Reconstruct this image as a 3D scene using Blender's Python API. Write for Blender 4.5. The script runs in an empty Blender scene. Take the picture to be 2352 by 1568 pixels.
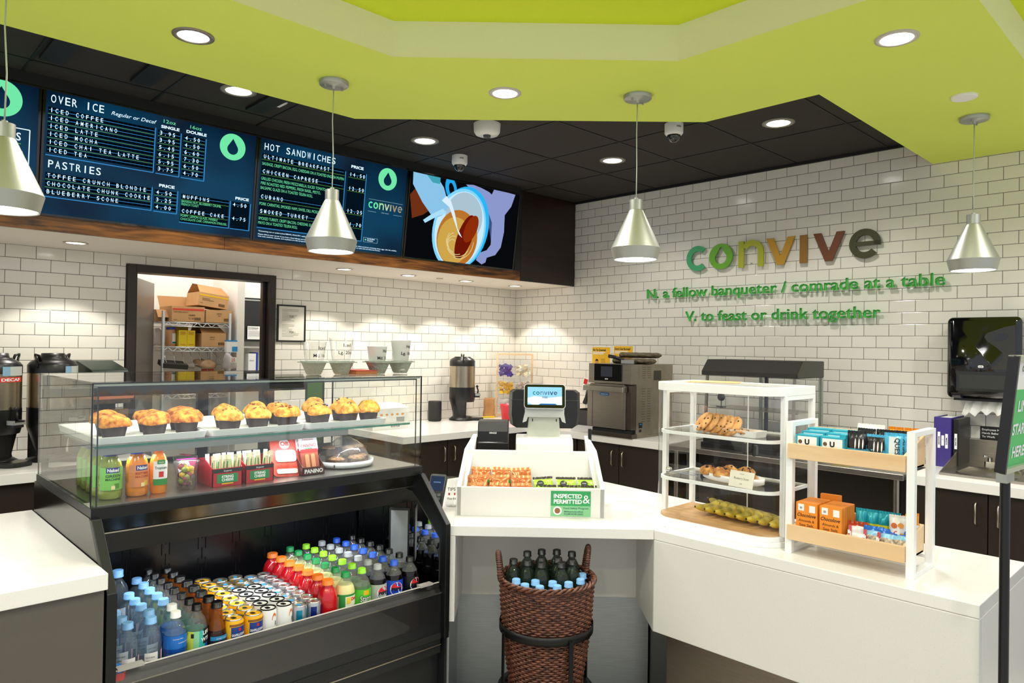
import bpy, bmesh, math, random
from mathutils import Vector, Matrix, noise
R = math.radians
sc = bpy.context.scene
C = sc.collection
random.seed(7)
# ---------------------------------------------------------------- camera, world, exposure
CAM = Vector((-5.048923, -5.183474, 1.625731))
yaw, pit, rol = 0.8029228, 0.0076090, 0.0147818
F0 = Vector((math.cos(yaw), math.sin(yaw), 0)); R0 = Vector((math.sin(yaw), -math.cos(yaw), 0)); U0 = Vector((0, 0, 1))
Fv = F0*math.cos(pit)+U0*math.sin(pit); Uv = -F0*math.sin(pit)+U0*math.cos(pit)
Rr = R0*math.cos(rol)+Uv*math.sin(rol); Ur = -R0*math.sin(rol)+Uv*math.cos(rol)
cd = bpy.data.cameras.new('camera'); cam = bpy.data.objects.new('camera', cd); C.objects.link(cam)
cam.matrix_world = Matrix(((Rr.x, Ur.x, -Fv.x, CAM.x), (Rr.y, Ur.y, -Fv.y, CAM.y), (Rr.z, Ur.z, -Fv.z, CAM.z), (0, 0, 0, 1)))
cd.lens = 25.057; cd.sensor_width = 36.0; cd.clip_start = 0.05
sc.camera = cam
w = bpy.data.worlds.new('hall_daylight'); sc.world = w; w.use_nodes = True
bgn = w.node_tree.nodes['Background']; bgn.inputs[0].default_value = (0.88, 0.94, 1.0, 1); bgn.inputs[1].default_value = 0.66
vs = sc.view_settings; vs.view_transform = 'Standard'; vs.look = 'None'; vs.exposure = 0.42; vs.gamma = 1.0; vs.use_curve_mapping = False
sc.cycles.transparent_max_bounces = 48; sc.cycles.max_bounces = 10; sc.cycles.sample_clamp_indirect = 6.0
sc.cycles.caustics_reflective = False; sc.cycles.caustics_refractive = False

# ---------------------------------------------------------------- materials
def lin(c):
    if isinstance(c, str):
        c = [int(c[i:i+2], 16)/255 for i in (0, 2, 4)]
    return tuple(x/12.92 if x <= 0.04045 else ((x+0.055)/1.055)**2.4 for x in c[:3])
_M = {}
def mat(name, col, rough=0.5, metal=0.0, emit=0.0, spec=0.5, bump=0.0, bscale=40.0, var=0.0, vscale=8.0, coat=0.0, stretch=None, alpha=1.0):
    if name in _M: return _M[name]
    m = bpy.data.materials.new(name); m.use_nodes = True; nt = m.node_tree; b = nt.nodes['Principled BSDF']
    c = lin(col)
    b.inputs['Base Color'].default_value = (*c, 1); b.inputs['Roughness'].default_value = rough; b.inputs['Metallic'].default_value = metal
    b.inputs['Specular IOR Level'].default_value = spec
    if coat: b.inputs['Coat Weight'].default_value = coat; b.inputs['Coat Roughness'].default_value = 0.08
    if emit: b.inputs['Emission Color'].default_value = (*c, 1); b.inputs['Emission Strength'].default_value = emit
    if var or bump:
        tc = nt.nodes.new('ShaderNodeTexCoord'); mp = nt.nodes.new('ShaderNodeMapping'); nt.links.new(tc.outputs['Object'], mp.inputs[0])
        if stretch: mp.inputs['Scale'].default_value = stretch
        if var:
            n = nt.nodes.new('ShaderNodeTexNoise'); n.inputs['Scale'].default_value = vscale; n.inputs['Detail'].default_value = 6
            nt.links.new(mp.outputs[0], n.inputs['Vector'])
            cr = nt.nodes.new('ShaderNodeValToRGB'); cr.color_ramp.elements[0].position = 0.3; cr.color_ramp.elements[1].position = 0.7
            cr.color_ramp.elements[0].color = (*[x*(1-var) for x in c], 1); cr.color_ramp.elements[1].color = (*[min(1, x*(1+var)) for x in c], 1)
            nt.links.new(n.outputs[0], cr.inputs[0]); nt.links.new(cr.outputs[0], b.inputs['Base Color'])
        if bump:
            n2 = nt.nodes.new('ShaderNodeTexNoise'); n2.inputs['Scale'].default_value = bscale; n2.inputs['Detail'].default_value = 4
            nt.links.new(mp.outputs[0], n2.inputs['Vector'])
            bp = nt.nodes.new('ShaderNodeBump'); bp.inputs['Strength'].default_value = bump; bp.inputs['Distance'].default_value = 0.01
            nt.links.new(n2.outputs[0], bp.inputs['Height']); nt.links.new(bp.outputs[0], b.inputs['Normal'])
    _M[name] = m
    return m
def clear(name, tint=(1, 1, 1), ior=1.45, rough=0.0, body=0.0, bodycol=(1, 1, 1)):
    """thin clear glass or plastic: tinted see-through plus fresnel reflection, optionally some milky body"""
    if name in _M: return _M[name]
    m = bpy.data.materials.new(name); m.use_nodes = True; nt = m.node_tree; nt.nodes.clear()
    o = nt.nodes.new('ShaderNodeOutputMaterial'); t = nt.nodes.new('ShaderNodeBsdfTransparent'); t.inputs[0].default_value = (*tint, 1)
    g = nt.nodes.new('ShaderNodeBsdfGlossy'); g.inputs['Roughness'].default_value = rough
    f = nt.nodes.new('ShaderNodeFresnel'); gm = nt.nodes.new('ShaderNodeNewGeometry'); mm = nt.nodes.new('ShaderNodeMath'); mm.operation = 'MULTIPLY_ADD'
    nt.links.new(gm.outputs['Backfacing'], mm.inputs[0]); mm.inputs[1].default_value = 1/ior-ior; mm.inputs[2].default_value = ior; nt.links.new(mm.outputs[0], f.inputs[0])
    mx = nt.nodes.new('ShaderNodeMixShader'); nt.links.new(f.outputs[0], mx.inputs[0])
    src = t
    if body:
        d = nt.nodes.new('ShaderNodeBsdfDiffuse'); d.inputs[0].default_value = (*bodycol, 1)
        m2 = nt.nodes.new('ShaderNodeMixShader'); m2.inputs[0].default_value = body
        nt.links.new(t.outputs[0], m2.inputs[1]); nt.links.new(d.outputs[0], m2.inputs[2]); src = m2
    nt.links.new(src.outputs[0], mx.inputs[1]); nt.links.new(g.outputs[0], mx.inputs[2]); nt.links.new(mx.outputs[0], o.inputs[0])
    _M[name] = m
    return m
def emat(name, col, s=1.0):
    if name in _M: return _M[name]
    m = bpy.data.materials.new(name); m.use_nodes = True; nt = m.node_tree; nt.nodes.clear()
    o = nt.nodes.new('ShaderNodeOutputMaterial'); e = nt.nodes.new('ShaderNodeEmission'); e.inputs[0].default_value = (*lin(col), 1); e.inputs[1].default_value = s
    nt.links.new(e.outputs[0], o.inputs[0]); _M[name] = m
    return m
TL, TH = 0.15683, 0.0778
def tile_mat(name, axis, sign, off):
    m = bpy.data.materials.new(name); m.use_nodes = True; nt = m.node_tree; b = nt.nodes['Principled BSDF']
    L = nt.links.new
    tc = nt.nodes.new('ShaderNodeTexCoord'); sp = nt.nodes.new('ShaderNodeSeparateXYZ'); L(tc.outputs['Object'], sp.inputs[0])
    mu = nt.nodes.new('ShaderNodeMath'); mu.operation = 'MULTIPLY_ADD'; L(sp.outputs[axis], mu.inputs[0]); mu.inputs[1].default_value = sign; mu.inputs[2].default_value = off
    ad = nt.nodes.new('ShaderNodeMath'); ad.operation = 'ADD'; L(sp.outputs[2], ad.inputs[0]); ad.inputs[1].default_value = 40*TH-2.2
    cb = nt.nodes.new('ShaderNodeCombineXYZ'); L(mu.outputs[0], cb.inputs[0]); L(ad.outputs[0], cb.inputs[1])
    def brick(ms, sm):
        br = nt.nodes.new('ShaderNodeTexBrick'); L(cb.outputs[0], br.inputs['Vector'])
        br.offset = 0.5; br.offset_frequency = 2; br.squash_frequency = 2; br.squash = 1.0
        br.inputs['Scale'].default_value = 1; br.inputs['Brick Width'].default_value = TL; br.inputs['Row Height'].default_value = TH
        br.inputs['Mortar Size'].default_value = ms; br.inputs['Mortar Smooth'].default_value = sm
        return br
    b1 = brick(0.0013, 0.0)
    b1.inputs['Color1'].default_value = (*lin('ECE8DE'), 1); b1.inputs['Color2'].default_value = (*lin('E8E4D9'), 1); b1.inputs['Mortar'].default_value = (*lin('35332F'), 1)
    L(b1.outputs['Color'], b.inputs['Base Color'])
    b2 = brick(0.0045, 1.0)
    bp = nt.nodes.new('ShaderNodeBump'); bp.inputs['Strength'].default_value = 0.7; bp.inputs['Distance'].default_value = 0.002; bp.invert = True
    L(b2.outputs['Fac'], bp.inputs['Height']); L(bp.outputs[0], b.inputs['Normal'])
    mr = nt.nodes.new('ShaderNodeMapRange'); L(b1.outputs['Fac'], mr.inputs[0]); mr.inputs[3].default_value = 0.13; mr.inputs[4].default_value = 0.8
    L(mr.outputs[0], b.inputs['Roughness'])
    return m
def wood_mat(name, c1, c2, axis=0, rough=0.4, scale=2.0):
    m = bpy.data.materials.new(name); m.use_nodes = True; nt = m.node_tree; b = nt.nodes['Principled BSDF']; L = nt.links.new
    tc = nt.nodes.new('ShaderNodeTexCoord'); mp = nt.nodes.new('ShaderNodeMapping'); L(tc.outputs['Object'], mp.inputs[0])
    s = [12, 12, 12]; s[axis] = 1.2; mp.inputs['Scale'].default_value = s
    n = nt.nodes.new('ShaderNodeTexNoise'); n.inputs['Scale'].default_value = scale; n.inputs['Detail'].default_value = 8; n.inputs['Distortion'].default_value = 1.2
    L(mp.outputs[0], n.inputs['Vector'])
    cr = nt.nodes.new('ShaderNodeValToRGB'); cr.color_ramp.elements[0].position = 0.32; cr.color_ramp.elements[1].position = 0.68
    cr.color_ramp.elements[0].color = (*lin(c1), 1); cr.color_ramp.elements[1].color = (*lin(c2), 1)
    L(n.outputs[0], cr.inputs[0]); L(cr.outputs[0], b.inputs['Base Color']); b.inputs['Roughness'].default_value = rough
    return m
def brushed(name, col, rough=0.28, axis=2):
    s = [1, 1, 1]; s[axis] = 60
    return mat(name, col, rough, 1.0, bump=0.05, bscale=30, var=0.12, vscale=12, stretch=tuple(s))
def speckle(name, base, dot, rough=0.25):
    m = bpy.data.materials.new(name); m.use_nodes = True; nt = m.node_tree; b = nt.nodes['Principled BSDF']; L = nt.links.new
    tc = nt.nodes.new('ShaderNodeTexCoord'); n = nt.nodes.new('ShaderNodeTexNoise'); n.inputs['Scale'].default_value = 260; n.inputs['Detail'].default_value = 2
    L(tc.outputs['Object'], n.inputs['Vector'])
    cr = nt.nodes.new('ShaderNodeValToRGB'); cr.color_ramp.elements[0].position = 0.60; cr.color_ramp.elements[1].position = 0.72
    cr.color_ramp.elements[0].color = (*lin(base), 1); cr.color_ramp.elements[1].color = (*lin(dot), 1)
    L(n.outputs[0], cr.inputs[0]); L(cr.outputs[0], b.inputs['Base Color']); b.inputs['Roughness'].default_value = rough
    return m
quartz = speckle('white_quartz', 'ECEAE6', 'E3E0DB', 0.18)
quartz_panel = speckle('white_quartz_panel', 'DFDDD8', 'D2CFC9', 0.35)
soffit_paint = mat('soffit_paint', 'EBE3D8', 0.8, bump=0.1, bscale=120)
pantry_paint = mat('pantry_paint', 'EFEBE2', 0.7)
green = mat('lime_green_paint', 'DFEE6A', 0.75, spec=0.25)
green_top = mat('lime_green_upper_paint', 'D8E83A', 0.75, spec=0.25)
pale_green = mat('pale_green_paint', 'EFEFC6', 0.75, bump=0.1, bscale=100, spec=0.25)
dark_tile = mat('black_ceiling_tile', '2B2622', 0.8, bump=0.1, bscale=200)
dark_grid = mat('black_ceiling_grid', '0C0B0B', 0.6)
stained = wood_mat('stained_dark_wood', '351A0B', 'A06428', 0, 0.35, 2.6)
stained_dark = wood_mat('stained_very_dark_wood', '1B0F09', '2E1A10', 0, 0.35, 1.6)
maple = wood_mat('pale_maple', 'DDB787', 'EBCDA3', 0, 0.5, 1.0)
maple_y = wood_mat('pale_maple_side', 'DDB787', 'EBCDA3', 1, 0.5, 1.0)
boardwood = wood_mat('oak_board', 'B98E5E', 'D3A977', 0, 0.4, 1.4)
laminate = mat('espresso_laminate', '251C15', 0.45, var=0.1, vscale=10, stretch=(8, 8, 0.7))
laminate_grey = mat('grey_brown_laminate', '57524A', 0.5, var=0.05)
black = mat('black_plastic', '101011', 0.35)
black_gloss = mat('black_gloss', '08080A', 0.08, coat=0.4)
black_matte = mat('black_matte', '171718', 0.7)
black_metal = mat('black_metal', '131416', 0.4, 0.3)
charcoal = mat('charcoal_panel', '17191C', 0.38, 0.0)
white_metal = mat('white_powdercoat', 'F4F5F5', 0.35)
white_pl = mat('white_plastic', 'F3F3F1', 0.3)
white_cer = mat('white_melamine', 'F2F2F0', 0.2)
steel = brushed('brushed_steel', 'A9A298', 0.3, 2)
steel_x = brushed('brushed_steel_flat', 'A8A29A', 0.3, 0)
dark_steel = brushed('dark_steel', '6C675F', 0.32, 2)
chrome = mat('chrome', 'D8D8D8', 0.08, 1.0)
nickel = mat('satin_nickel', 'B8AE9C', 0.3, 1.0)
alu = mat('satin_aluminium', 'B2B4AE', 0.46, 0.85)
glass = clear('clear_glass', (0.985, 0.995, 0.99), 1.5)
glass_edge = clear('glass_edge_green', (0.25, 0.55, 0.48), 1.5, 0, 0.35, (0.08, 0.3, 0.25))
acrylic = clear('clear_acrylic', (0.97, 0.97, 0.965), 1.45, 0.02)
cupclear = clear('clear_cup_plastic', (0.93, 0.94, 0.94), 1.5, 0.05, 0.05, (0.9, 0.9, 0.9))
mirror = mat('mirror', 'DDDDDD', 0.02, 1.0)
paper = mat('white_paper', 'F3F1EB', 0.8)
ink = mat('black_ink', '141414', 0.6)
card = mat('brown_cardboard', 'C79A68', 0.8, var=0.06, vscale=6)
card_in = mat('brown_cardboard_inside', 'A67B4E', 0.85)
lampglow = emat('lamp_lens', 'FFFBF2', 14.0)
lampglow_soft = emat('pendant_lens', 'FFFDF8', 9.0)

# ---------------------------------------------------------------- mesh builder
_T = {}
def glyphs(s, bold=0.0, italic=0.0, space=1.0):
    k = (s, bold, italic, space)
    if k in _T: return _T[k]
    cu = bpy.data.curves.new('t', 'FONT'); cu.body = s; cu.size = 1.0; cu.offset = bold; cu.shear = italic; cu.space_character = space; cu.resolution_u = 3
    ob = bpy.data.objects.new('t', cu); C.objects.link(ob)
    dg = bpy.context.evaluated_depsgraph_get(); me = bpy.data.meshes.new_from_object(ob.evaluated_get(dg))
    vs_ = [(v.co.x, v.co.y) for v in me.vertices]; fs = [tuple(p.vertices) for p in me.polygons]
    bpy.data.objects.remove(ob); bpy.data.curves.remove(cu); bpy.data.meshes.remove(me)
    wd = (min([v[0] for v in vs_] or [0]), max([v[0] for v in vs_] or [0]))
    _T[k] = (vs_, fs, wd)
    return _T[k]
class B:
    def __init__(s): s.v = []; s.f = []; s.mi = []; s.mats = []; s.cur = 0; s.sm = []; s.smooth = False
    def m(s, material):
        if material not in s.mats: s.mats.append(material)
        s.cur = s.mats.index(material); return s
    def add(s, vs_, fs, smooth=None):
        n = len(s.v); s.v.extend([Vector(v) for v in vs_])
        for f in fs: s.f.append(tuple(i+n for i in f)); s.mi.append(s.cur); s.sm.append(s.smooth if smooth is None else smooth)
        return s
    def box(s, x0, x1, y0, y1, z0, z1):
        v = [(x, y, z) for z in (z0, z1) for y in (y0, y1) for x in (x0, x1)]
        return s.add(v, [(0, 2, 3, 1), (4, 5, 7, 6), (0, 1, 5, 4), (2, 6, 7, 3), (0, 4, 6, 2), (1, 3, 7, 5)], False)
    def hexa(s, v): return s.add(v, [(0, 2, 3, 1), (4, 5, 7, 6), (0, 1, 5, 4), (2, 6, 7, 3), (0, 4, 6, 2), (1, 3, 7, 5)], False)
    def prism(s, poly, z0, z1, plane='z'):
        n = len(poly)
        def p(a, b_, c): return {'z': (a, b_, c), 'y': (a, c, b_), 'x': (c, a, b_)}[plane]
        v = [p(a, b_, z0) for a, b_ in poly]+[p(a, b_, z1) for a, b_ in poly]
        fs = [tuple(range(n-1, -1, -1)), tuple(range(n, 2*n))]+[(i, (i+1) % n, n+(i+1) % n, n+i) for i in range(n)]
        return s.add(v, fs, False)
    def rrect(s, x0, x1, y0, y1, r, seg=5):
        o = []
        for cx, cy, a in ((x1-r, y1-r, 0), (x0+r, y1-r, 90), (x0+r, y0+r, 180), (x1-r, y0+r, 270)):
            for i in range(seg+1): t = R(a+90*i/seg); o.append((cx+r*math.cos(t), cy+r*math.sin(t)))
        return o
    def rbox(s, x0, x1, y0, y1, z0, z1, r=0.01, plane='z', seg=5):
        if plane == 'z': return s.prism(s.rrect(x0, x1, y0, y1, r, seg), z0, z1, 'z')
        if plane == 'y': return s.prism(s.rrect(x0, x1, z0, z1, r, seg), y0, y1, 'y')
        return s.prism(s.rrect(y0, y1, z0, z1, r, seg), x0, x1, 'x')
    def lathe(s, prof, cx=0, cy=0, cz=0, n=24, close=False, squash=None, fn=None, cap=True):
        vs_ = []; fs = []; k = len(prof)
        for i in range(n):
            a = 2*math.pi*i/n
            for r, z in prof:
                rr = r if fn is None else fn(r, z, a)
                x, y = rr*math.cos(a), rr*math.sin(a)
                if squash: x, y = squash(x, y, z)
                vs_.append((cx+x, cy+y, cz+z))
        for i in range(n):
            j = (i+1) % n
            for q in range(k-1): fs.append((i*k+q, j*k+q, j*k+q+1, i*k+q+1))
        s.add(vs_, fs, True)
        if cap:
            for q, rev in ((0, True), (k-1, False)):
                if prof[q][0] > 1e-5:
                    ring = [i*k+q for i in range(n)]
                    s.add([vs_[i] for i in ring], [tuple(range(n-1, -1, -1)) if rev else tuple(range(n))], False)
        return s
    def cyl(s, x, y, z0, z1, r, n=20, r2=None): return s.lathe([(r, z0), (r if r2 is None else r2, z1)], x, y, 0, n)
    def tube(s, pts, r, n=8, closed=False, rad=None):
        pts = [Vector(p) for p in pts]; k = len(pts); vs_ = []; fs = []
        prev = None
        for i, p in enumerate(pts):
            if closed: t = pts[(i+1) % k]-pts[i-1]
            else: t = pts[min(i+1, k-1)]-pts[max(i-1, 0)]
            t.normalize()
            if prev is None:
                up = Vector((0, 0, 1)) if abs(t.z) < 0.9 else Vector((1, 0, 0)); a = t.cross(up).normalized()
            else: a = (prev-t*prev.dot(t)).normalized()
            prev = a; b_ = t.cross(a); rr = r if rad is None else rad(i/(k-1))
            for j in range(n):
                q = 2*math.pi*j/n; vs_.append(p+a*(rr*math.cos(q))+b_*(rr*math.sin(q)))
        for i in range(k if closed else k-1):
            for j in range(n):
                a0 = i*n+j; a1 = i*n+(j+1) % n; i2 = (i+1) % k; fs.append((a0, a1, i2*n+(j+1) % n, i2*n+j))
        if not closed: fs += [tuple(range(n-1, -1, -1)), tuple(range((k-1)*n, k*n))]
        return s.add(vs_, fs, True)
    def rod(s, a, b_, r, n=8): return s.tube([a, b_], r, n)
    def bar(s, a, b_, wd, up=(0, 0, 1), hgt=None):
        a, b_ = Vector(a), Vector(b_); t = (b_-a).normalized(); up = Vector(up)
        sd = t.cross(up).normalized()*(wd/2); u2 = sd.cross(t).normalized()*((hgt or wd)/2)
        return s.add([a-sd-u2, a+sd-u2, a-sd+u2, a+sd+u2, b_-sd-u2, b_+sd-u2, b_-sd+u2, b_+sd+u2], [(0, 2, 3, 1), (4, 5, 7, 6), (0, 1, 5, 4), (2, 6, 7, 3), (0, 4, 6, 2), (1, 3, 7, 5)], False)
    def quad(s, a, b_, c, d): return s.add([a, b_, c, d], [(0, 1, 2, 3)], False)
    def poly(s, pts): return s.add(pts, [tuple(range(len(pts)))], False)
    def disc(s, x, y, z, r, n=20, rx=None, down=False):
        p = [(x+r*math.cos(2*math.pi*i/n), y+r*math.sin(2*math.pi*i/n), z) for i in range(n)]
        return s.poly(p[::-1] if down else p)
    def text(s, t, o, size, xd=(1, 0, 0), yd=(0, 0, 1), bold=0.0, italic=0.0, align='L', width=None, space=1.0, depth=0.0):
        vs_, fs, (w0, w1) = glyphs(t, bold, italic, space); o = Vector(o); xd = Vector(xd); yd = Vector(yd)
        sx = size if width is None else width/max(1e-6, w1-w0)
        sh = -w0 if align == 'L' else (-(w0+w1)/2 if align == 'C' else -w1)
        if depth:
            nn = xd.cross(yd); N = len(vs_)
            top = [o+xd*((x+sh)*sx)+yd*(y*size) for x, y in vs_]
            ed = {}
            for f in fs:
                for i in range(len(f)):
                    e = (f[i], f[(i+1) % len(f)]); ed[e] = 1
            walls = [(b_, a, a+N, b_+N) for (a, b_) in ed if (b_, a) not in ed]
            return s.add(top+[p-nn*depth for p in top], list(fs)+walls, False)
        return s.add([o+xd*((x+sh)*sx)+yd*(y*size) for x, y in vs_], fs, False)
    def mono(s, t, o, size, pitch, xd=(1, 0, 0), yd=(0, 0, 1), bold=0.0, cw=None):
        o = Vector(o); xd = Vector(xd)
        for i, ch in enumerate(t):
            if ch == ' ': continue
            vs_, fs, (w0, w1) = glyphs(ch, bold); wd = (w1-w0)*size
            tgt = (cw or pitch*0.72)
            if ch in 'I1.l': tgt = min(tgt, wd)
            s.text(ch, o+xd*(pitch*(i+0.5)), size, xd, yd, bold, align='C', width=min(tgt, wd*1.3))
        return s
    def ctext(s, t, cx, cy, z, r, size, ang=-90, bold=0.0, width=None, yd=1):
        """text wrapped round a vertical cylinder"""
        vs_, fs, (w0, w1) = glyphs(t, bold); sx = size if width is None else width/(w1-w0); mid = (w0+w1)/2
        o = []
        for x, y in vs_:
            a = R(ang)+(x-mid)*sx/r; o.append((cx+r*math.cos(a), cy+r*math.sin(a), z+y*size))
        return s.add(o, fs, False)
    def cpatch(s, cx, cy, z0, z1, r, a0, a1, n=8, r2=None):
        vs_ = []; fs = []
        for i in range(n+1):
            a = R(a0+(a1-a0)*i/n)
            vs_ += [(cx+r*math.cos(a), cy+r*math.sin(a), z0), (cx+(r2 or r)*math.cos(a), cy+(r2 or r)*math.sin(a), z1)]
        for i in range(n): fs.append((2*i, 2*i+2, 2*i+3, 2*i+1))
        return s.add(vs_, fs, True)
    def xf(s, M, start=0):
        for i in range(start, len(s.v)): s.v[i] = M @ s.v[i]
        return s
    def mesh(s, name):
        me = bpy.data.meshes.new(name); me.from_pydata([tuple(v) for v in s.v], [], s.f); 
        for m_ in (s.mats or [white_pl]): me.materials.append(m_)
        me.polygons.foreach_set('material_index', s.mi); me.polygons.foreach_set('use_smooth', s.sm)
        me.update(); return me
    def obj(s, name, parent=None, bevel=0.0, loc=None):
        me = s.mesh(name); o = bpy.data.objects.new(name, me); C.objects.link(o)
        if parent is not None: o.parent = parent
        if loc is not None: o.location = loc
        if bevel:
            md = o.modifiers.new('bevel', 'BEVEL'); md.width = bevel; md.segments = 2; md.limit_method = 'ANGLE'; md.angle_limit = R(40)
        return o
def thing(name, label, cat, loc=(0, 0, 0), rz=0.0, group=None, rx=0.0):
    o = bpy.data.objects.new(name, None); C.objects.link(o); o.location = loc; o.rotation_euler = (rx, 0, rz); o.empty_display_size = 0.05
    o['label'] = label; o['category'] = cat
    if group: o['group'] = group
    return o
def tag(o, label, cat, group=None):
    o['label'] = label; o['category'] = cat
    if group: o['group'] = group
    return o
def struct(name, b, bevel=0.0):
    o = b.obj(name, None, bevel); o['kind'] = 'structure'; return o
def kids(o): return [c for c in C.objects if c.parent == o]
def dup(root, loc, label, rz=None, group=None):
    r = root.copy(); C.objects.link(r); r.location = loc; r['label'] = label
    if rz is not None: r.rotation_euler = (0, 0, rz)
    if group: r['group'] = group
    for ch in CH[root.name]:
        c = ch.copy(); C.objects.link(c); c.parent = r
        for g in CH.get(ch.name, []):
            d = g.copy(); C.objects.link(d); d.parent = c
    return r
CH = {}
def reg(root):
    CH[root.name] = kids(root)
    for c in CH[root.name]: CH[c.name] = kids(c)
    return root
QR = -math.pi/2; QD = -math.pi/4
S2 = math.sqrt(2)
def UVZ(u, v, z): return ((u+v)/S2, (v-u)/S2, z)      # register-counter frame to world
ORD = ['first', 'second', 'third', 'fourth', 'fifth', 'sixth', 'seventh', 'eighth', 'ninth', 'tenth']
# ================================================================ the room
b = B(); b.m(mat('floor_porcelain', 'BEB8AE', 0.4, var=0.05, vscale=3)).box(-10, 3, -10, 3, -0.1, 0); struct('floor', b)
tL = tile_mat('white_subway_tile_left', 0, 1.0, 4.275+40*TL); tB = tile_mat('white_subway_tile_back', 0, -1.0, 0.5*TL); tR = tile_mat('white_subway_tile_right', 1, -1.0, 0.0)
tD = tile_mat('white_subway_tile_over_door', 0, 1.0, 4.275+40*TL)
b = B(); b.m(tL).box(-7, -3.615, 0, 0.12, 0, 3.0); b.m(tD).box(-3.615, -2.563, 0, 0.12, 2.145, 3.0); b.m(tB).box(-2.563, 0.0, 0, 0.12, 0, 3.0); struct('wall_back', b)
b = B(); b.m(tR).box(0, 0.12, -8, 0.12, 0, 3.05); struct('wall_right', b)
# store room behind the door opening
b = B(); b.m(pantry_paint).box(-5.2, -2.65, 1.0, 1.06, 0, 2.75); b.box(-2.65, -2.59, 0.5, 1.06, 0, 2.75); b.box(-2.59, -1.2, 1.3, 1.36, 0, 2.75); b.box(-1.26, -1.2, 0.12, 1.36, 0, 2.75); b.box(-5.26, -5.2, 0.12, 1.06, 0, 2.75); b.box(-5.2, -1.2, 0.12, 1.36, 2.7, 2.76); struct('wall_pantry', b)
L = bpy.data.lights.new('store_room_light', 'AREA'); L.shape = 'RECTANGLE'; L.size = 0.9; L.size_y = 0.5; L.energy = 9; L.color = (1, 0.97, 0.93)
lo = bpy.data.objects.new('store_room_light', L); C.objects.link(lo); lo.location = (-3.1, 0.40, 2.68)
L = bpy.data.lights.new('passage_fill_light', 'AREA'); L.size = 0.4; L.energy = 9; L.color = (0.95, 0.98, 1)  # unseen lamp added to brighten the wall past the store room
lo = bpy.data.objects.new('passage_fill_light', L); C.objects.link(lo); lo.location = (-1.9, 0.7, 2.68)
bronze = mat('dark_bronze_paint', '2A201B', 0.4)
b = B(); b.m(bronze).box(-3.605, -3.555, -0.02, 0.14, 0, 2.14).box(-2.625, -2.573, -0.02, 0.14, 0, 2.14).box(-3.555, -2.625, -0.02, 0.14, 2.09, 2.14)
b.box(-3.555, -3.53, 0.04, 0.075, 0, 2.09).box(-2.65, -2.625, 0.04, 0.075, 0, 2.09)
dr = struct('door_1', b, 0.003)
dl = B(); dl.m(mat('door_leaf_grey', '6E6A64', 0.35)).bar((-3.535, 0.15, 1.045), (-3.25, 0.66, 1.045), 0.04, (0, 0, 1), 2.05); dl.m(mat('door_closer', '55565A', 0.4, 0.5)).bar((-3.53, 0.22, 1.98), (-3.43, 0.40, 1.98), 0.06, (0, 0, 1), 0.09)
dl.obj('door_leaf', dr, 0.002)
bb = B(); bb.m(black_matte).box(-2.563, 0, -0.012, 0, 0, 0.1); struct('baseboard_back', bb)

# black tiled ceiling with its grid
b = B(); b.m(dark_tile).box(-7, 0.12, -5.6, 0.12, 2.985, 3.05); b.m(dark_grid)
for k in range(11): b.box(-0.695-0.61*k, -0.683-0.61*k, -3.9, -0.77, 2.981, 2.985)
for k in range(5): b.box(-7, 0, -1.076-0.61*k, -1.064-0.61*k, 2.981, 2.985)
b.box(-0.02, 0, -3.8, -0.77, 2.965, 2.985)
for x0 in (-4.33, -3.93, -3.32): b.box(x0, x0+0.10, -1.9, -1.15, 2.968, 2.985)
struct('ceiling', b)
# lime green canopy with pale fascia, and the higher lime ceiling it frames
can = [(-7, -1.873), (-3.037, -1.873), (-1.725, -3.181), (-1.725, -3.78), (0, -3.78), (0, -4.54), (-2.511, -4.54), (-2.511, -3.524), (-3.363, -2.70), (-7, -2.70)]
b = B(); n = len(can); b.m(green).poly([(x, y, 2.825) for x, y in can][::-1] if False else [(x, y, 2.825) for x, y in can])
for i in range(n):
    p, q = can[i], can[(i+1) % n]; b.m(pale_green if 5 <= i <= 8 else green).quad((*p, 2.825), (*q, 2.825), (*q, 2.985), (*p, 2.985))
struct('ceiling_canopy', b)
b = B(); b.m(green_top).box(-7, -2.511, -5.6, -2.70, 2.975, 2.984).box(-2.511, 0, -5.6, -4.54, 2.975, 2.984).prism([(-2.511, -2.70), (-2.511, -3.524), (-3.363, -2.70)], 2.975, 2.984); struct('ceiling_upper', b)

# soffit over the back counter: painted underside, stained wood face
b = B(); b.m(soffit_paint).box(-7, -0.002, -0.765, 0, 2.2, 2.26); struct('trim_1', b)
b = B(); b.m(stained)
xs = [-7, -5.05, -3.28, -1.35, -0.715]
for i in range(4): b.box(xs[i]+0.001, xs[i+1]-0.001, -0.785, -0.765, 2.2, 2.985)
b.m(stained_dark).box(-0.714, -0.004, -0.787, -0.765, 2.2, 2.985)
struct('trim_2', b, 0.001)
b = B(); b.m(black_matte).box(-7, -0.80, -0.87, -0.785, 2.915, 2.985); b.box(-0.80, -0.716, -0.80, -0.785, 2.285, 2.985); struct('trim_3', b)

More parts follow.
